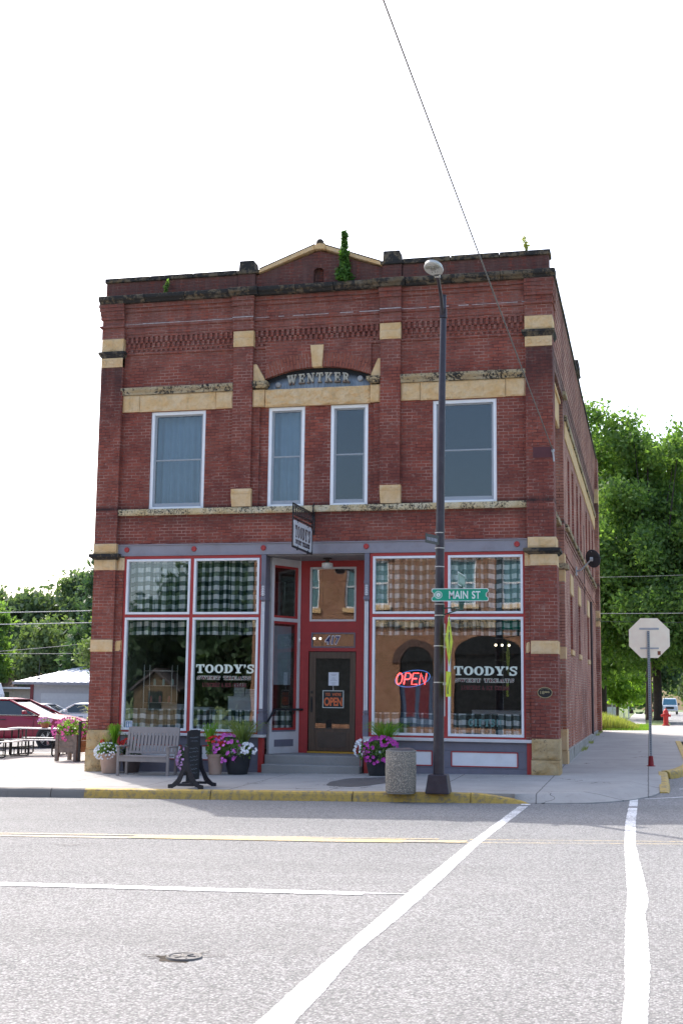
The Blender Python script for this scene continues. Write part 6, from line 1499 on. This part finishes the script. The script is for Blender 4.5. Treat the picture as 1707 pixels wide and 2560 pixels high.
m.build('board', M_CEDAR, t, bevel=.006); m = MB(); m.box(-.78,-.70,-.25,-.17,0,.66); m.box(-.78,-.70,.17,.25,0,.66); m.box(.55,.62,-.25,-.17,0,.66); m.build('leg', M_OLDW, t)
foliage(t, 'foliage', (-.52,0,.95), (.48,.35,.40), 230, L_YEL, 83, .05); grass_tuft(t, 'feathery_leaves', (-.5,0,.85), .55, .50, 300, L_YEL, 84, .008, .4); flowers(t, 'pink_flowers', ball_pts((-.15,-.2,.72), (.6,.22,.18), 40, 85, -.8), PET['hot'], .030, 13)
t = thing('corner_bush', 'yellow green bush cut by the left edge behind the picnic table', 'bush', (-6.05,5.0,zs(-6,5)))
foliage(t, 'foliage', (0,0,.62), (.42,.35,.40), 120, L_YEL, 86, .06); m = MB(); m.lathe([(.2,0),(.26,.3),(.25,.3),(0,.28)], seg=20); m.build('pot', M_TERRA, t)
# picnic tables
M_TTOP = plain('table_top_pale', (.50,.50,.50,1), .5, var=.05)
def picnic(label, loc, rot):
    t = thing('picnic_table', label, 'picnic table', loc, rot, group='steel framed picnic tables on the patio')
    m = MB()
    for k in range(5): m.box(-.92,.92,-.37+k*.15,-.235+k*.15,.72,.75)
    m.build('table_top', M_TTOP, t, bevel=.004)
    for s_ in (-1,1): m = MB(); m.box(-.92,.92,s_*.74-.13,s_*.74+.13,.43,.455); m.build('bench_seat', M_TTOP, t, bevel=.004)
    for x in (-.62,.62):
        m = MB(); m.tube([(x,-.78,.43),(x,-.78,.05),(x,-.70,.02),(x,.70,.02),(x,.78,.05),(x,.78,.43)], .024, 7); m.tube([(x,-.78,.22),(x,.78,.22)], .018, 6); m.tube([(x,-.25,.02),(x,-.25,.72)], .024, 6); m.tube([(x,.25,.02),(x,.25,.72)], .024, 6); m.tube([(x,-.5,.02),(x,-.5,.22)], .016, 6); m.tube([(x,0,.02),(x,0,.72)], .016, 6); m.tube([(x,.5,.02),(x,.5,.22)], .016, 6)
        m.build('leg_frame', M_BLACK, t, smooth='all')
    return t
pt = picnic('long picnic table with a flower pot on it in front of the red car', (-4.62,6.0,zs(-4.6,6)), R(3))
dup(pt, (-5.62,4.95,zs(-5.6,4.95)), R(88), 'second picnic table end on at the left edge of the patio')
t = thing('flower_basket', 'small terracotta bowl of pink flowers standing on the picnic table', 'plant pot', (-4.55,5.95,zs(-4.6,6)+.752))
m = MB(); m.lathe([(.08,0),(.09,.005),(.13,.10),(.135,.13),(0,.12)], seg=20); m.build('pot', plain('terracotta_red', (.34,.12,.07,1), .8), t, smooth=True)
foliage(t, 'foliage', (0,0,.17), (.16,.16,.06), 40, L_MAPLE, 88, .03); flowers(t, 'pink_flowers', ball_pts((0,0,.19), (.20,.17,.10), 40, 89, -.2), PET['pale'], .032, 14)
# ================================================================= CARS
M_TYRE = plain('tyre', (.02,.02,.02,1), .8); M_RIM = plain('alloy', (.45,.46,.48,1), .3, metal=.8)
N = NT('car_glass'); M_CGL = N.done(N.n('BsdfPrincipled', {'Base Color':(.02,.03,.035,1), 'Roughness':.04})); M_CGL.node_tree.nodes['Principled BSDF'].inputs['Specular IOR Level'].default_value = .9
M_LAMP = plain('headlamp', (.55,.57,.60,1), .1); M_TRIM = plain('car_trim', (.03,.03,.033,1), .4); M_CHR = plain('chrome_trim', (.6,.6,.62,1), .2, metal=.9)
def paint(n, c): return plain(n, c, .38, coat=.25, var=.03)
def car(label, loc, rot, pm, Lc=4.7, Wc=1.85, top=1.62, belt=.98, hood=1.02, nose=.80, wb=2.75, cab=(1.02,.20,-1.55,-2.15), wr=.36, cat='car', name='parked_car', group=None, simple=False):
    """x forward; cab = (windshield base, roof front, roof rear, rear glass base)"""
    t = thing(name, label, cat, loc, rot, group=group); hw = Wc/2; f = Lc/2
    # lower body: lofted sections along x
    xs = [-f,-f+.08,-f+.35,-wb/2-.45,-wb/2+.45,0,wb/2-.48,wb/2+.0,wb/2+.48,f-.38,f-.12,f]
    def prof(x):
        tt = x/f
        zt = belt+.03 if x < cab[0] else belt+.03+(hood-belt-.03)*min(1,(x-cab[0])/.1)
        if x > cab[0]: zt = hood - (hood-nose)*((x-cab[0])/(f-cab[0]))**1.7
        if x < -f+.5: zt = belt+.03 - .10*((-f+.5-x)/.5)
        w_ = hw*(1-.13*max(0,abs(tt)-.72)/.28*1.3) ; zb = .24 + .10*max(0,abs(tt)-.85)/.15
        if x >= f-.01: zt -= .22; zb += .08
        if x <= -f+.01: zt -= .12; zb += .08
        return w_, zb, zt
    m = MB(); n0 = 0
    for x in xs:
        w_, zb, zt = prof(x)
        for y, z in ((-w_*.90,zb),(-w_,zb+.12),(-w_*1.0,(zb+zt)*.5),(-w_*.97,zt-.12),(-w_*.86,zt-.01),(-w_*.45,zt+.03),(w_*.45,zt+.03),(w_*.86,zt-.01),(w_*.97,zt-.12),(w_,(zb+zt)*.5),(w_,zb+.12),(w_*.90,zb)): m.v.append((x,y,z))
    for i in range(len(xs)-1):
        for j in range(12): j2 = (j+1)%12; m.f.append((i*12+j, i*12+j2, (i+1)*12+j2, (i+1)*12+j))
    m.f.append(tuple(range(12))); m.f.append(tuple((len(xs)-1)*12+j for j in reversed(range(12))))
    bd = m.build('body', pm, t, smooth='all'); sb = bd.modifiers.new('sub','SUBSURF'); sb.levels = 1; sb.render_levels = 2
    # greenhouse
    def gh(s, z0, z1, xa, xb, xc, xd, wb_, wt):
        P = [(xa,-wb_,z0),(xd,-wb_,z0),(xd,wb_,z0),(xa,wb_,z0),(xb,-wt,z1),(xc,-wt,z1),(xc,wt,z1),(xb,wt,z1)]; s.hexa(P)
    g = MB(); gh(g, belt-.02, top-.055, cab[0]-.02, cab[1]+.05, cab[2]-.05, cab[3]+.02, hw*.90, hw*.74); g.build('windows', M_CGL, t, bevel=.03)
    r_ = MB(); n_ = 8
    r_.grid(lambda u, v: (L(cab[1]+.10, cab[2]-.12, u), L(-hw*.76, hw*.76, v), top-.05+.05*(1-(2*v-1)**4)*(1-(2*u-1)**6*.8)), 10, 10); 
    r_.build('roof', pm, t, recalc=False, smooth='all').modifiers.new('s','SOLIDIFY').thickness = .03
    p_ = MB()
    for sd_i in (-1,1):
        yb, yt = sd_i*hw*.905, sd_i*hw*.75
        p_.tube([(cab[0]+.02,yb,belt),(cab[1]+.07,yt,top-.045)], .032, 6); p_.tube([(cab[3]-.02,yb,belt),(cab[2]-.07,yt,top-.045)], .05, 6)
        p_.tube([(cab[1]+.07,yt,top-.04),(cab[2]-.07,yt,top-.04)], .03, 6)
    p_.build('pillar', pm, t, smooth='all'); p2 = MB()
    for sd_i in (-1,1):
        for xx in ((cab[1]+cab[2])/2-.15, cab[2]+.15): p2.tube([(xx,sd_i*hw*.908,belt),(xx-.03,sd_i*hw*.762,top-.05)], .03, 6)
        p2.tube([(cab[0]-.02,sd_i*hw*.93,belt+.0),(cab[3]+.1,sd_i*hw*.93,belt+.0)], .014, 5)
    p2.build('window_trim', M_CHR if not simple else M_TRIM, t)
    for sx in (wb/2,-wb/2):
        for sy in (-1,1):
            m = MB(); m.lathe([(wr*.60,-.11),(wr*.94,-.115),(wr,-.085),(wr,.085),(wr*.94,.115),(wr*.6,.11)], (sx,sy*(hw-.075),wr), 28, 'y'); wl = m.build('wheel', M_TYRE, t, smooth=True)
            m = MB(); yy = sy*(hw-.075)+sy*.108; m.lathe([(wr*.66,sy*.0),(wr*.64,sy*.015),(wr*.58,-sy*.02)], (sx,yy,wr), 28, 'y'); m.lathe([(wr*.15,sy*.012),(wr*.15,-sy*.01)], (sx,yy,wr), 12, 'y')
            for k in range(5):
                for d_ in (-.13,.13): a = 2*math.pi*k/5; m.tube([(sx+wr*.12*math.cos(a+d_), yy, wr+wr*.12*math.sin(a+d_)),(sx+wr*.62*math.cos(a+d_), yy, wr+wr*.62*math.sin(a+d_))], .017, 5)
            m.build('rim', M_RIM, wl, smooth=True)
            m = MB(); m.lathe([(wr*1.14,-.0),(wr*1.14,.012),(wr*.3,.012)], (sx,sy*(hw+.004)-(.012 if sy > 0 else 0),wr*1.02), 28, 'y'); m.build('wheel_arch', M_TRIM, t)
    for sy in (-1,1):
        m = MB(); m.hexa([(f-.34,sy*hw*.97,nose-.12),(f-.06,sy*hw*.60,nose-.13),(f-.10,sy*hw*.60,nose-.13),(f-.40,sy*hw*.93,nose-.12),(f-.52,sy*hw*.965,nose+.03),(f-.14,sy*hw*.58,nose-.03),(f-.20,sy*hw*.58,nose-.01),(f-.56,sy*hw*.9,nose+.04)]); m.build('headlight', M_LAMP, t, bevel=.01)
        m = MB(); m.box(-f-.005,-f+.16,sy*hw*.62-.14,sy*hw*.62+.14,nose-.12,nose+.08); m.build('tail_light', plain('tail_lamp', (.4,.01,.01,1), .2), t, bevel=.02)
        m = MB(); xx = cab[0]-.42; m.hexa([(xx-.10,sy*(hw+.02),belt+.03),(xx+.08,sy*(hw+.02),belt+.04),(xx+.08,sy*(hw+.17),belt+.05),(xx-.06,sy*(hw+.19),belt+.03),(xx-.10,sy*(hw+.02),belt+.15),(xx+.04,sy*(hw+.02),belt+.15),(xx+.03,sy*(hw+.17),belt+.15),(xx-.06,sy*(hw+.19),belt+.14)]); m.build('mirror', pm, t, bevel=.02)
    m = MB(); m.box(f-.07,f+.012,-hw*.52,hw*.52,nose-.34,nose-.12); m.box(f-.1,f+.01,-hw*.7,hw*.7,.30,.40); m.build('grille', M_TRIM, t, bevel=.01)
    m = MB()
    for sy in (-1,1):
        for xx in (cab[0]-.15,-.35,cab[2]+.1): m.box(xx-.004,xx+.004,sy*hw*1.0-.004,sy*hw*1.0+.004,.42,belt-.05)
        for xx in (-.25,-1.2): m.box(xx,xx+.18,sy*hw*.995-.015,sy*hw*.995+.015,belt-.16,belt-.13)
    m.build('door_seam', M_TRIM, t)
    return t
gz = zs(-8,10.8)-.03
car('dark red crossover car parked behind the patio on the left', (-8.02,11.2,gz), R(1), paint('paint_dark_red', (.24,.010,.035,1)), Lc=4.75, Wc=1.86, top=1.58, belt=1.06, hood=1.08, nose=.84, wb=2.8, cab=(1.05,-.12,-1.55,-2.15), wr=.345)
gz = zs(-15,28)-.03
car('silver sedan in front of the grey garage', (-20.0,37.5,zs(-20,37)-.03), R(4), paint('paint_silver', (.42,.44,.47,1)), Lc=4.6, Wc=1.78, top=1.30, belt=.86, hood=.85, nose=.66, wb=2.65, cab=(.95,.05,-.95,-1.75), wr=.31, group='silver cars by the garage')
car('white car half hidden by the left brick pilaster', (-11.6,24,zs(-11,24)+.05), R(182), paint('paint_white', (.66,.67,.70,1)), Lc=4.5, Wc=1.78, top=1.28, belt=.86, hood=.86, nose=.70, wb=2.65, cab=(.95,.15,-1.2,-1.9), wr=.31, group='silver cars by the garage')
# ================================================================= LEFT HOUSES
def part(nm, m, mat, p, **k): return m.build(nm, mat, p, **k)
t = thing('garage', 'low grey garage with a bright white ribbed metal roof', 'garage', (-20,42,zs(-20,42)-.1))
M_GW = plain('garage_wall', (.32,.33,.36,1), .8, var=.06); M_GD = plain('garage_door', (.40,.42,.45,1), .6, var=.05)
gw, gd, he = 14.0, 9.0, 2.58
m = MB(); m.box(-3.2,gw-3.2,0,gd,0,he); part('wall', m, M_GW, t)
m = MB()
for k in range(5): m.box(-2.7,4.2,-.03,0,.05+k*.38,.05+k*.38+.37)
part('garage_door', m, M_GD, t)
m = MB()
m.hexa([(-4.3,-.55,he-.05),(gw-2.6,-.55,he-.05),(gw-2.6,gd/2,he+.98),(-2.2,gd/2,he+.98),(-4.3,-.55,he+.0),(gw-2.6,-.55,he+.0),(gw-2.6,gd/2,he+1.03),(-2.2,gd/2,he+1.03)])
for k in range(32):
    x = -4.2+k*.42; fx = min(1,max(0,(k*.42)/2.1)); m.hexa([(x,-.55,he+.0),(x+.06,-.55,he+.0),(x+.06+(2.1 if x < -2.1 else 0)*0+0,gd/2*fx*0+gd/2,he+1.03),(x,gd/2,he+1.03),(x,-.55,he+.035),(x+.06,-.55,he+.035),(x+.06,gd/2,he+1.065),(x,gd/2,he+1.065)]) if x > -2.2 else m.hexa([(x,-.55,he),(x+.06,-.55,he),(x+.06,-.55+(x+4.3)/2.1*5.05,he+(x+4.3)/2.1*1.03),(x,-.55+(x+4.3)/2.1*5.05,he+(x+4.3)/2.1*1.03),(x,-.55,he+.035),(x+.06,-.55,he+.035),(x+.06,-.55+(x+4.3)/2.1*5.05,he+.035+(x+4.3)/2.1*1.03),(x,-.55+(x+4.3)/2.1*5.05,he+.035+(x+4.3)/2.1*1.03)])
part('roof', m, plain('white_metal_roof', (.72,.74,.78,1), .35, metal=.1, var=.04), t)
m = MB(); m.box(-4.3,gw-2.6,-.60,-.56,he-.14,he+.01); part('fascia', m, plain('fascia_grey', (.22,.22,.25,1), .6), t)
m = MB(); m.box(-3.4,-3.2,-.05,0,0,he-.05); part('corner_post', m, plain('post_maroon', (.12,.02,.025,1), .6), t)
m = MB(); m.tube([(-3.0,.2,he),(-3.0,.2,he+1.4)], .02, 5); m.lathe([(.14,he+.12),(.16,he+.15),(0,he+.3)], (-3.0,.2,0), 10); part('vent_pipe', m, M_TRIM, t)
t = thing('bungalow', 'low house with a brown shingle roof at the far left behind the garage', 'house', (-33.5,60,-.27))
m = MB(); m.box(-6,8,0,7,0,2.1); part('wall', m, plain('house_tan', (.42,.36,.30,1), .8), t)
m = MB(); m.hexa([(-6.5,-.6,2.05),(8.5,-.6,2.05),(8.5,7.6,2.05),(-6.5,7.6,2.05),(-1.0,3,3.45),(6,3,3.45),(6,4,3.45),(-1.0,4,3.45)]); part('roof', m, plain('shingle_brown', (.17,.115,.10,1), .9, var=.15), t)
m = MB(); m.box(-6.5,8.5,-.66,-.61,1.95,2.07); part('fascia', m, M_WHITE, t)
m = MB(); m.box(-2,-.8,-.02,.02,.9,1.7); m.box(2,3.2,-.02,.02,.9,1.7); part('window', m, M_CGL, t)
t = thing('travel_trailer', 'white camper trailer with a small dark window at the left edge', 'trailer', (-23.2,33,-.2))
m = MB(); m.yz([(0,.5),(2.2,.5),(2.2,2.35),(0,2.35)], -3, 0) if False else m.xz([(-4.5,.45),(1.55,.45),(1.75,.9),(1.72,1.6),(1.5,2.15),(1.15,2.38),(-4.5,2.38)], 0, 2.3); part('body', m, plain('trailer_white', (.66,.67,.70,1), .4), t, bevel=.06)
m = MB(); m.box(.55,1.15,-.02,.0,1.25,1.95); part('window', m, M_CGL, t, bevel=.01)
m = MB(); m.lathe([(.3,-.1),(.33,0),(.3,.1)], (-1,.15,.33), 20, 'y'); m.lathe([(.3,-.1),(.33,0),(.3,.1)], (-1.9,.15,.33), 20, 'y'); part('wheel', m, M_TYRE, t)
# overhead wires on the left and right
LW = [((-40,60,8.72),(0,22,7.7),.5,'uppermost pale wire crossing the sky above the left trees')]
wire((-32,36,5.75),(-1,22.5,5.25),.10,'upper of the two bright wires across the left trees', M_WIRED, .022)
wire((-32,36,5.10),(-1,22.5,4.75),.10,'lower of the two bright wires across the left trees', M_WIRED, .022)
wire((-32,36,7.80),(-1,22.5,7.25),.15,'highest wire over the left tree tops', M_WIRED, .018)
wire((-32,36,3.4),(-1,22.5,5.0),.55,'sagging thin wire low in front of the left trees', M_WIRE, .014)
wire((-32,36,3.85),(-1,22.5,3.6),.35,'lowest wire just above the garage roof', M_WIRE, .014)
wire((9.5,30,5.30),(26,32,5.75),.1,'bright wire crossing the maple behind the stop sign', M_WIRED, .014)
wire((9.5,30,4.95),(26,32,5.0),.05,'dark wire just below the bright one behind the stop sign', M_TRIM, .012)
wire((9.5,36,7.45),(26,34,8.3),.25,'thin wire in front of the maple below the satellite dish', M_WIRE, .012)
# ================================================================= RIGHT SIDE STREET
def hydrant(label, loc, s=1.0):
    t = thing('fire_hydrant', label, 'fire hydrant', loc, group='red fire hydrants'); t.scale = (s,s,s); Mh = plain('hydrant_red', (.50,.03,.025,1), .5, dirt=(.3,.05,.03,1))
    m = MB(); m.lathe([(.15,0),(.15,.04),(.10,.05),(.105,.44),(.125,.45),(.125,.49),(.11,.50),(.10,.58),(.06,.64),(.03,.66),(.03,.70),(0,.70)], seg=20); m.build('barrel', Mh, t, smooth=True)
    m = MB(); m.lathe([(.045,.08),(.045,.16),(.055,.16),(.055,.19),(0,.20)], (0,0,.40), 12, 'x'); m.lathe([(0,-.20),(.055,-.19),(.055,-.16),(.045,-.16),(.045,-.08)], (0,0,.40), 12, 'x'); m.lathe([(0,-.20),(.07,-.19),(.07,-.15),(.06,-.15),(.06,-.08)], (0,0,.36), 12, 'y'); m.build('outlet', Mh, t, smooth=True)
    return t
hydrant('red fire hydrant standing at the edge of the sunlit concrete apron', (12.69,29.2,zs(12.7,29.2)), 1.05)
hydrant('tiny far red hydrant beside the side walk in the shade', (12.1,68,zs(12.1,68)), 1.1)
t = thing('pipe_fence', 'pale pipe and wire fence on the lawn behind the brick building', 'fence', (10.1,60,zs(10,60)))
for k, x in enumerate((-.45,.25,.55)): m = MB(); m.tube([(x-.0,k*1.2-1,-.3),(x,k*1.2-1,1.9-.3*(k%2))], .045, 7); m.build('post', plain('fence_white', (.50,.52,.54,1), .5), t)
m = MB(); m.tube([(-1.6,-1,1.1),(.5,.6,1.1)], .025, 6)
for k in range(16): m.tube([(-1.6+k*.13,-1+k*.1,.0),(-1.6+k*.13,-1+k*.1,1.1)], .006, 4)
m.build('wire_mesh', MATS['fence_white'], t)
t = thing('brick_shed', 'low dull brown shed behind the pipe fence', 'shed', (8.2,66,zs(8,66)-.2))
m = MB(); m.box(-1.5,1.6,0,2,0,1.35); m.build('wall', plain('shed_brown', (.16,.10,.09,1), .9), t); m = MB(); m.box(-1.6,1.7,-.15,2.1,1.36,1.46); m.build('roof', plain('shed_roof', (.2,.18,.17,1), .8), t)
m = MB(); m.box(.9,1.5,-.02,0,.1,.95); m.build('door', M_WHITE2, t)
t = thing('utility_pole', 'slim wooden utility pole with a small white box by the side walk', 'utility pole', (12.05,80,zs(12,80)))
m = MB(); m.tube([(0,0,-.2),(0,0,8)], [.13,.09], 8); m.build('pole', M_BARK, t, smooth='all'); m = MB(); m.box(-.16,.16,-.22,-.10,2.2,2.75); m.build('meter_box', M_WHITE, t)
t = thing('tree_stake', 'thin pale post in front of the big maple trunk', 'post', (12.12,38.5,zs(12,38.5)))
m = MB(); m.tube([(0,0,-.1),(0,0,2.9)], .035, 7); m.build('post', plain('post_tan', (.28,.16,.11,1), .8), t)
# van and car
def van(label, loc, rot):
    t = thing('parked_van', label, 'van', loc, rot); pm = paint('van_white', (.62,.66,.70,1))
    m = MB(); m.hexa([(-1.0,-2.5,.45),(1.0,-2.5,.45),(1.0,2.7,.45),(-1.0,2.7,.45),(-.98,-2.45,1.18),(.98,-2.45,1.18),(.98,2.7,1.18),(-.98,2.7,1.18)]); m.hexa([(-.98,-1.75,1.185),(.98,-1.75,1.185),(.98,2.7,1.185),(-.98,2.7,1.185),(-.80,-1.1,2.1),(.80,-1.1,2.1),(.8,2.6,2.1),(-.8,2.6,2.1)]); m.build('body', pm, t, bevel=.08)
    m = MB(); m.hexa([(-.86,-1.76,1.25),(.86,-1.76,1.25),(.86,-1.7,1.25),(-.86,-1.7,1.25),(-.74,-1.20,1.98),(.74,-1.20,1.98),(.74,-1.1,1.98),(-.74,-1.1,1.98)]); m.build('windscreen', plain('screen_blue', (.05,.14,.20,1), .1), t)
    m = MB(); m.box(-.5,.5,-2.53,-2.48,.72,1.02); m.build('grille', M_TRIM, t); m = MB(); m.box(-1.0,1.0,-2.6,-2.45,.42,.60); m.build('bumper', M_CHR, t)
    for s_ in (-1,1):
        m = MB(); m.box(s_*.76-.18,s_*.76+.18,-2.54,-2.48,.76,1.0); m.build('headlight', M_LAMP, t); m = MB(); m.box(s_*1.12-.1,s_*1.12+.1,-1.6,-1.5,1.2,1.5); m.build('mirror', M_TRIM, t)
        for y in (-1.6,1.7): m = MB(); m.lathe([(.2,-.1),(.36,-.1),(.36,.1),(.2,.1)], (s_*.9,y,.36), 18, 'x'); m.build('wheel', M_TYRE, t)
    return t
van('white van facing the camera far down the side street', (14.55,145,zs(14.5,145)-.16), 0)
car('small white car far down the side street at the right edge', (18.0,170,zs(16,170)-.16), R(-90), paint('paint_white2', (.7,.7,.72,1)), Lc=4.2, Wc=1.75, top=1.45, belt=.9, hood=.9, nose=.72, wb=2.5, cab=(.9,.1,-1.3,-1.8), wr=.32, simple=True)
# tall weeds at the rear corner, tufts along the wall
rs = np.random.RandomState(91); m = MB()
for i in range(3800):
    x = 9.9+1.7*rs.rand(); y = 24.3+3.5*rs.rand(); k = max(.12, 1-(max(0,x-10.1)/1.5)**1.5); h = (.50*k+.08)*(.6+.6*rs.rand()); a = rs.rand()*6.28; b = .25*h; w_ = .012; z = zs(x, y)
    px, py = w_*math.cos(a+1.5), w_*math.sin(a+1.5); n0 = len(m.v)
    m.v += [(x-px,y-py,z-.02),(x+px,y+py,z-.02),(x+math.cos(a)*b*.5+px*.7,y+math.sin(a)*b*.5+py*.7,z+h*.7),(x+math.cos(a)*b*.5-px*.7,y+math.sin(a)*b*.5-py*.7,z+h*.7),(x+math.cos(a)*b,y+math.sin(a)*b,z+h)]
    m.f += [(n0,n0+1,n0+2,n0+3),(n0+3,n0+2,n0+4)]
stuff(m.build('tall_grass', L_YEL, recalc=False), 'yellow green tall grass and weeds at the rear corner of the brick building', 'grass')
m = MB()
for i in range(6000):
    x = 9.9+2.1*rs.rand(); y = 24.0+5.5*rs.rand(); h = .07+.06*rs.rand(); a = rs.rand()*6.28; z = zs(x, y)-.015; px, py = .012*math.cos(a), .012*math.sin(a); m.v += [(x-px,y-py,z),(x+px,y+py,z),(x+.03*math.cos(a+1),y+.03*math.sin(a+1),z+h)]; m.f.append((3*i,3*i+1,3*i+2))
stuff(m.build('lawn_grass', L_BRIGHT, recalc=False), 'short bright lawn grass beside the pavement behind the building', 'grass')
m = MB(); k = 0
for i in range(300):
    y = rs.choice([9.5,10.2,13.6,14.0,19.5,21.5,22.3]) + rs.normal()*.35; x = 10.16+.12*rs.rand(); h = .05+.09*rs.rand(); a = rs.rand()*6.28; z = zs(x, y)-.01; px, py = .006*math.cos(a), .010*math.sin(a); m.v += [(x-px,y-py,z),(x+px,y+py,z),(x+.07*math.cos(a+1),y+.07*math.sin(a+1),z+h)]; m.f.append((3*i,3*i+1,3*i+2))
stuff(m.build('wall_weeds', L_YEL, recalc=False), 'dry weed tufts along the foot of the side wall', 'grass')
# litter: fallen petals on the pavement, one object
m = MB()
for i in range(90):
    x = rs.rand()*9.5; y = -.4-1.6*rs.rand()**2; s = .008+.010*rs.rand(); a = rs.rand()*3; z = zs(x, y)+.004
    m.quad((x+s*math.cos(a),y+s*math.sin(a),z),(x-s*math.sin(a),y+s*math.cos(a),z+.003),(x-s*math.cos(a),y-s*math.sin(a),z),(x+s*math.sin(a),y-s*math.cos(a),z+.002))
stuff(m.build('fallen_petals', PET['white'], recalc=False), 'scattered pale fallen petals on the pavement by the pots', 'petals')

# ================================================================= ACROSS THE STREET (seen only in the shop windows)
ob = thing('opposite_building', 'tan brick building with arched windows reflected in the shop windows', 'building', (0,-34,0))
m = MB()
OW = [(-5.6,-4.5,6.0,8.2),(-3.1,-1.95,6.0,8.2),(-1.6,-.35,6.0,8.2),(2.6,3.95,6.0,8.2),(5.2,6.5,6.0,8.2),(8,9.3,6.0,8.2)]
OD = [(.25,1.85,.1,3.2),(2.9,6.2,.1,3.6),(-6.2,-2.2,.1,3.5),(7.4,10.5,.9,3.5)]
wallgrid(m, -7.3, 14, -.3, 10.2, OW+OD, -.25, lambda u, v, d: (u, d, v))
m.quad((-7.3,0,-.3),(-7.3,-14,-.3),(-7.3,-14,10.2),(-7.3,0,10.2)); m.quad((14,0,-.3),(14,-14,-.3),(14,-14,10.2),(14,0,10.2)); m.quad((-7.3,-14,-.3),(14,-14,-.3),(14,-14,10.2),(-7.3,-14,10.2)); m.quad((-7.3,0,10.2),(14,0,10.2),(14,-14,10.2),(-7.3,-14,10.2))
m.build('wall', M_OPP, ob, recalc=False)
for a, b, z0, z1 in OW:
    f = MB(); f.box(a,a+.09,-.2,-.1,z0,z1); f.box(b-.09,b,-.2,-.1,z0,z1); f.box(a+.09,b-.09,-.2,-.1,z1-.09,z1); f.box(a+.09,b-.09,-.2,-.1,z0,z0+.09); f.box(a+.09,b-.09,-.2,-.11,(z0+z1)/2-.04,(z0+z1)/2+.04)
    wi = f.build('window', M_WHITE, ob); g = MB(); g.box(a+.08,b-.08,-.19,-.17,z0+.08,z1-.08); g.build('pane', plain('pane_teal', (.10,.20,.23,1), .1), wi)
    s = MB(); s.box(a-.15,b+.15,-.05,.12,z0-.22,z0-.002); s.build('window_sill', M_STONE, ob); s = MB(); cx = (a+b)/2
    for k in range(14): a0, a1 = math.pi*k/14, math.pi*(k+1)/14; r1_, r2_ = (b-a)/2, (b-a)/2+.3; s.xz([(cx+r1_*math.cos(a0), z1+.35*r1_*math.sin(a0)*1.5),(cx+r2_*math.cos(a0), z1+.35*r2_*math.sin(a0)*1.5),(cx+r2_*math.cos(a1), z1+.35*r2_*math.sin(a1)*1.5),(cx+r1_*math.cos(a1), z1+.35*r1_*math.sin(a1)*1.5)], .004, .06)
    s.build('window_arch', plain('arch_brown', (.10,.06,.05,1), .9), ob)
a, b, z0, z1 = OD[0]
m = MB(); m.box(a,b,-.2,-.15,z0,2.6); m.build('door', plain('door_blue', (.06,.09,.16,1), .5), ob)
m = MB(); m.box(a+.25,a+.7,-.149,-.14,.5,2.3); m.box(b-.7,b-.25,-.149,-.14,.5,2.3); m.build('door_panel', plain('door_maroon', (.14,.02,.03,1), .5), ob)
m = MB(); m.box(a,b,-.2,-.15,2.6,3.2); m.xz([( (a+b)/2+.8*math.cos(math.pi*i/14), 3.2+.75*math.sin(math.pi*i/14)) for i in range(15)], .002, .01); m.box(2.9,6.2,-.2,-.15,.1,3.6); m.xz([(4.55+1.65*math.cos(math.pi*i/14), 3.6+.9*math.sin(math.pi*i/14)) for i in range(15)], .002, .01); m.box(-6.2,-2.2,-.2,-.15,.1,3.5); m.box(7.4,10.5,-.2,-.15,.9,3.5); m.build('dark_opening', plain('dark_glass', (.012,.014,.016,1), .3), ob)
m = MB()
for k in range(16): a0, a1 = math.pi*k/16, math.pi*(k+1)/16; m.xz([(1.05+.8*math.cos(a0),3.2+.75*math.sin(a0)),(1.05+1.15*math.cos(a0),3.2+1.1*math.sin(a0)),(1.05+1.15*math.cos(a1),3.2+1.1*math.sin(a1)),(1.05+.8*math.cos(a1),3.2+.75*math.sin(a1))], .002, .07)
m.build('door_arch', MATS['arch_brown'], ob)
m = MB(); m.box(-7.5,14.2,-.2,.35,9.6,10.25); m.box(-7.3,14,-.0,.1,4.9,5.25); m.build('cornice', M_STONEW, ob)
m = MB(); m.grid(lambda u, v: (L(-120, 120, u), L(-33.9, -31.5, v), zr(L(-120,120,u), -10)+.14), 30, 2); m.build('far_pavement', M_CONC, recalc=False)['kind'] = 'structure'
def OT(lab, b, bl, sd, mat=None): tree(lab, b, bl, mat or L_DARK, sd, clusters=900, per=10, spread=.4, size=.36, trunk=.25, limbs=3, name='opposite_tree', group='trees across the street')
OT('tall dark tree across the street reflected in the left shop windows', (-11,-38,0), [(-11,-38,6.0,3.2,3,4.2),(-9.4,-38,4,2,2,3.5)], 101)
OT('lower dark tree across the street, left of the tall one', (-17,-40,0), [(-17,-40,3.4,3.6,3,2.6),(-22,-42,4,3.4,3,3)], 102)
OT('small dark tree across the street beside the tan house', (-14,-46,0), [(-14,-46,4.5,3.5,3,3.6)], 103)
oh = thing('opposite_house', 'small tan gabled house across the street, seen only in the windows', 'house', (-13.2,-36,-.2))
m = MB(); m.xz([(-1.2,0),(1.2,0),(1.2,1.9),(0,2.8),(-1.2,1.9)], 0, -2.0); m.build('wall', plain('house_tan2', (.13,.095,.055,1), .8), oh); m = MB(); m.xz([(-1.4,1.8),(0,2.85),(1.4,1.8),(1.4,1.95),(0,3.0),(-1.4,1.95)], .2, -2.2); m.build('roof', plain('shingle_dark', (.08,.07,.07,1), .9), oh)
m = MB(); m.box(-.4,.4,.005,.03,.9,1.8); m.build('window', M_CGL, oh)
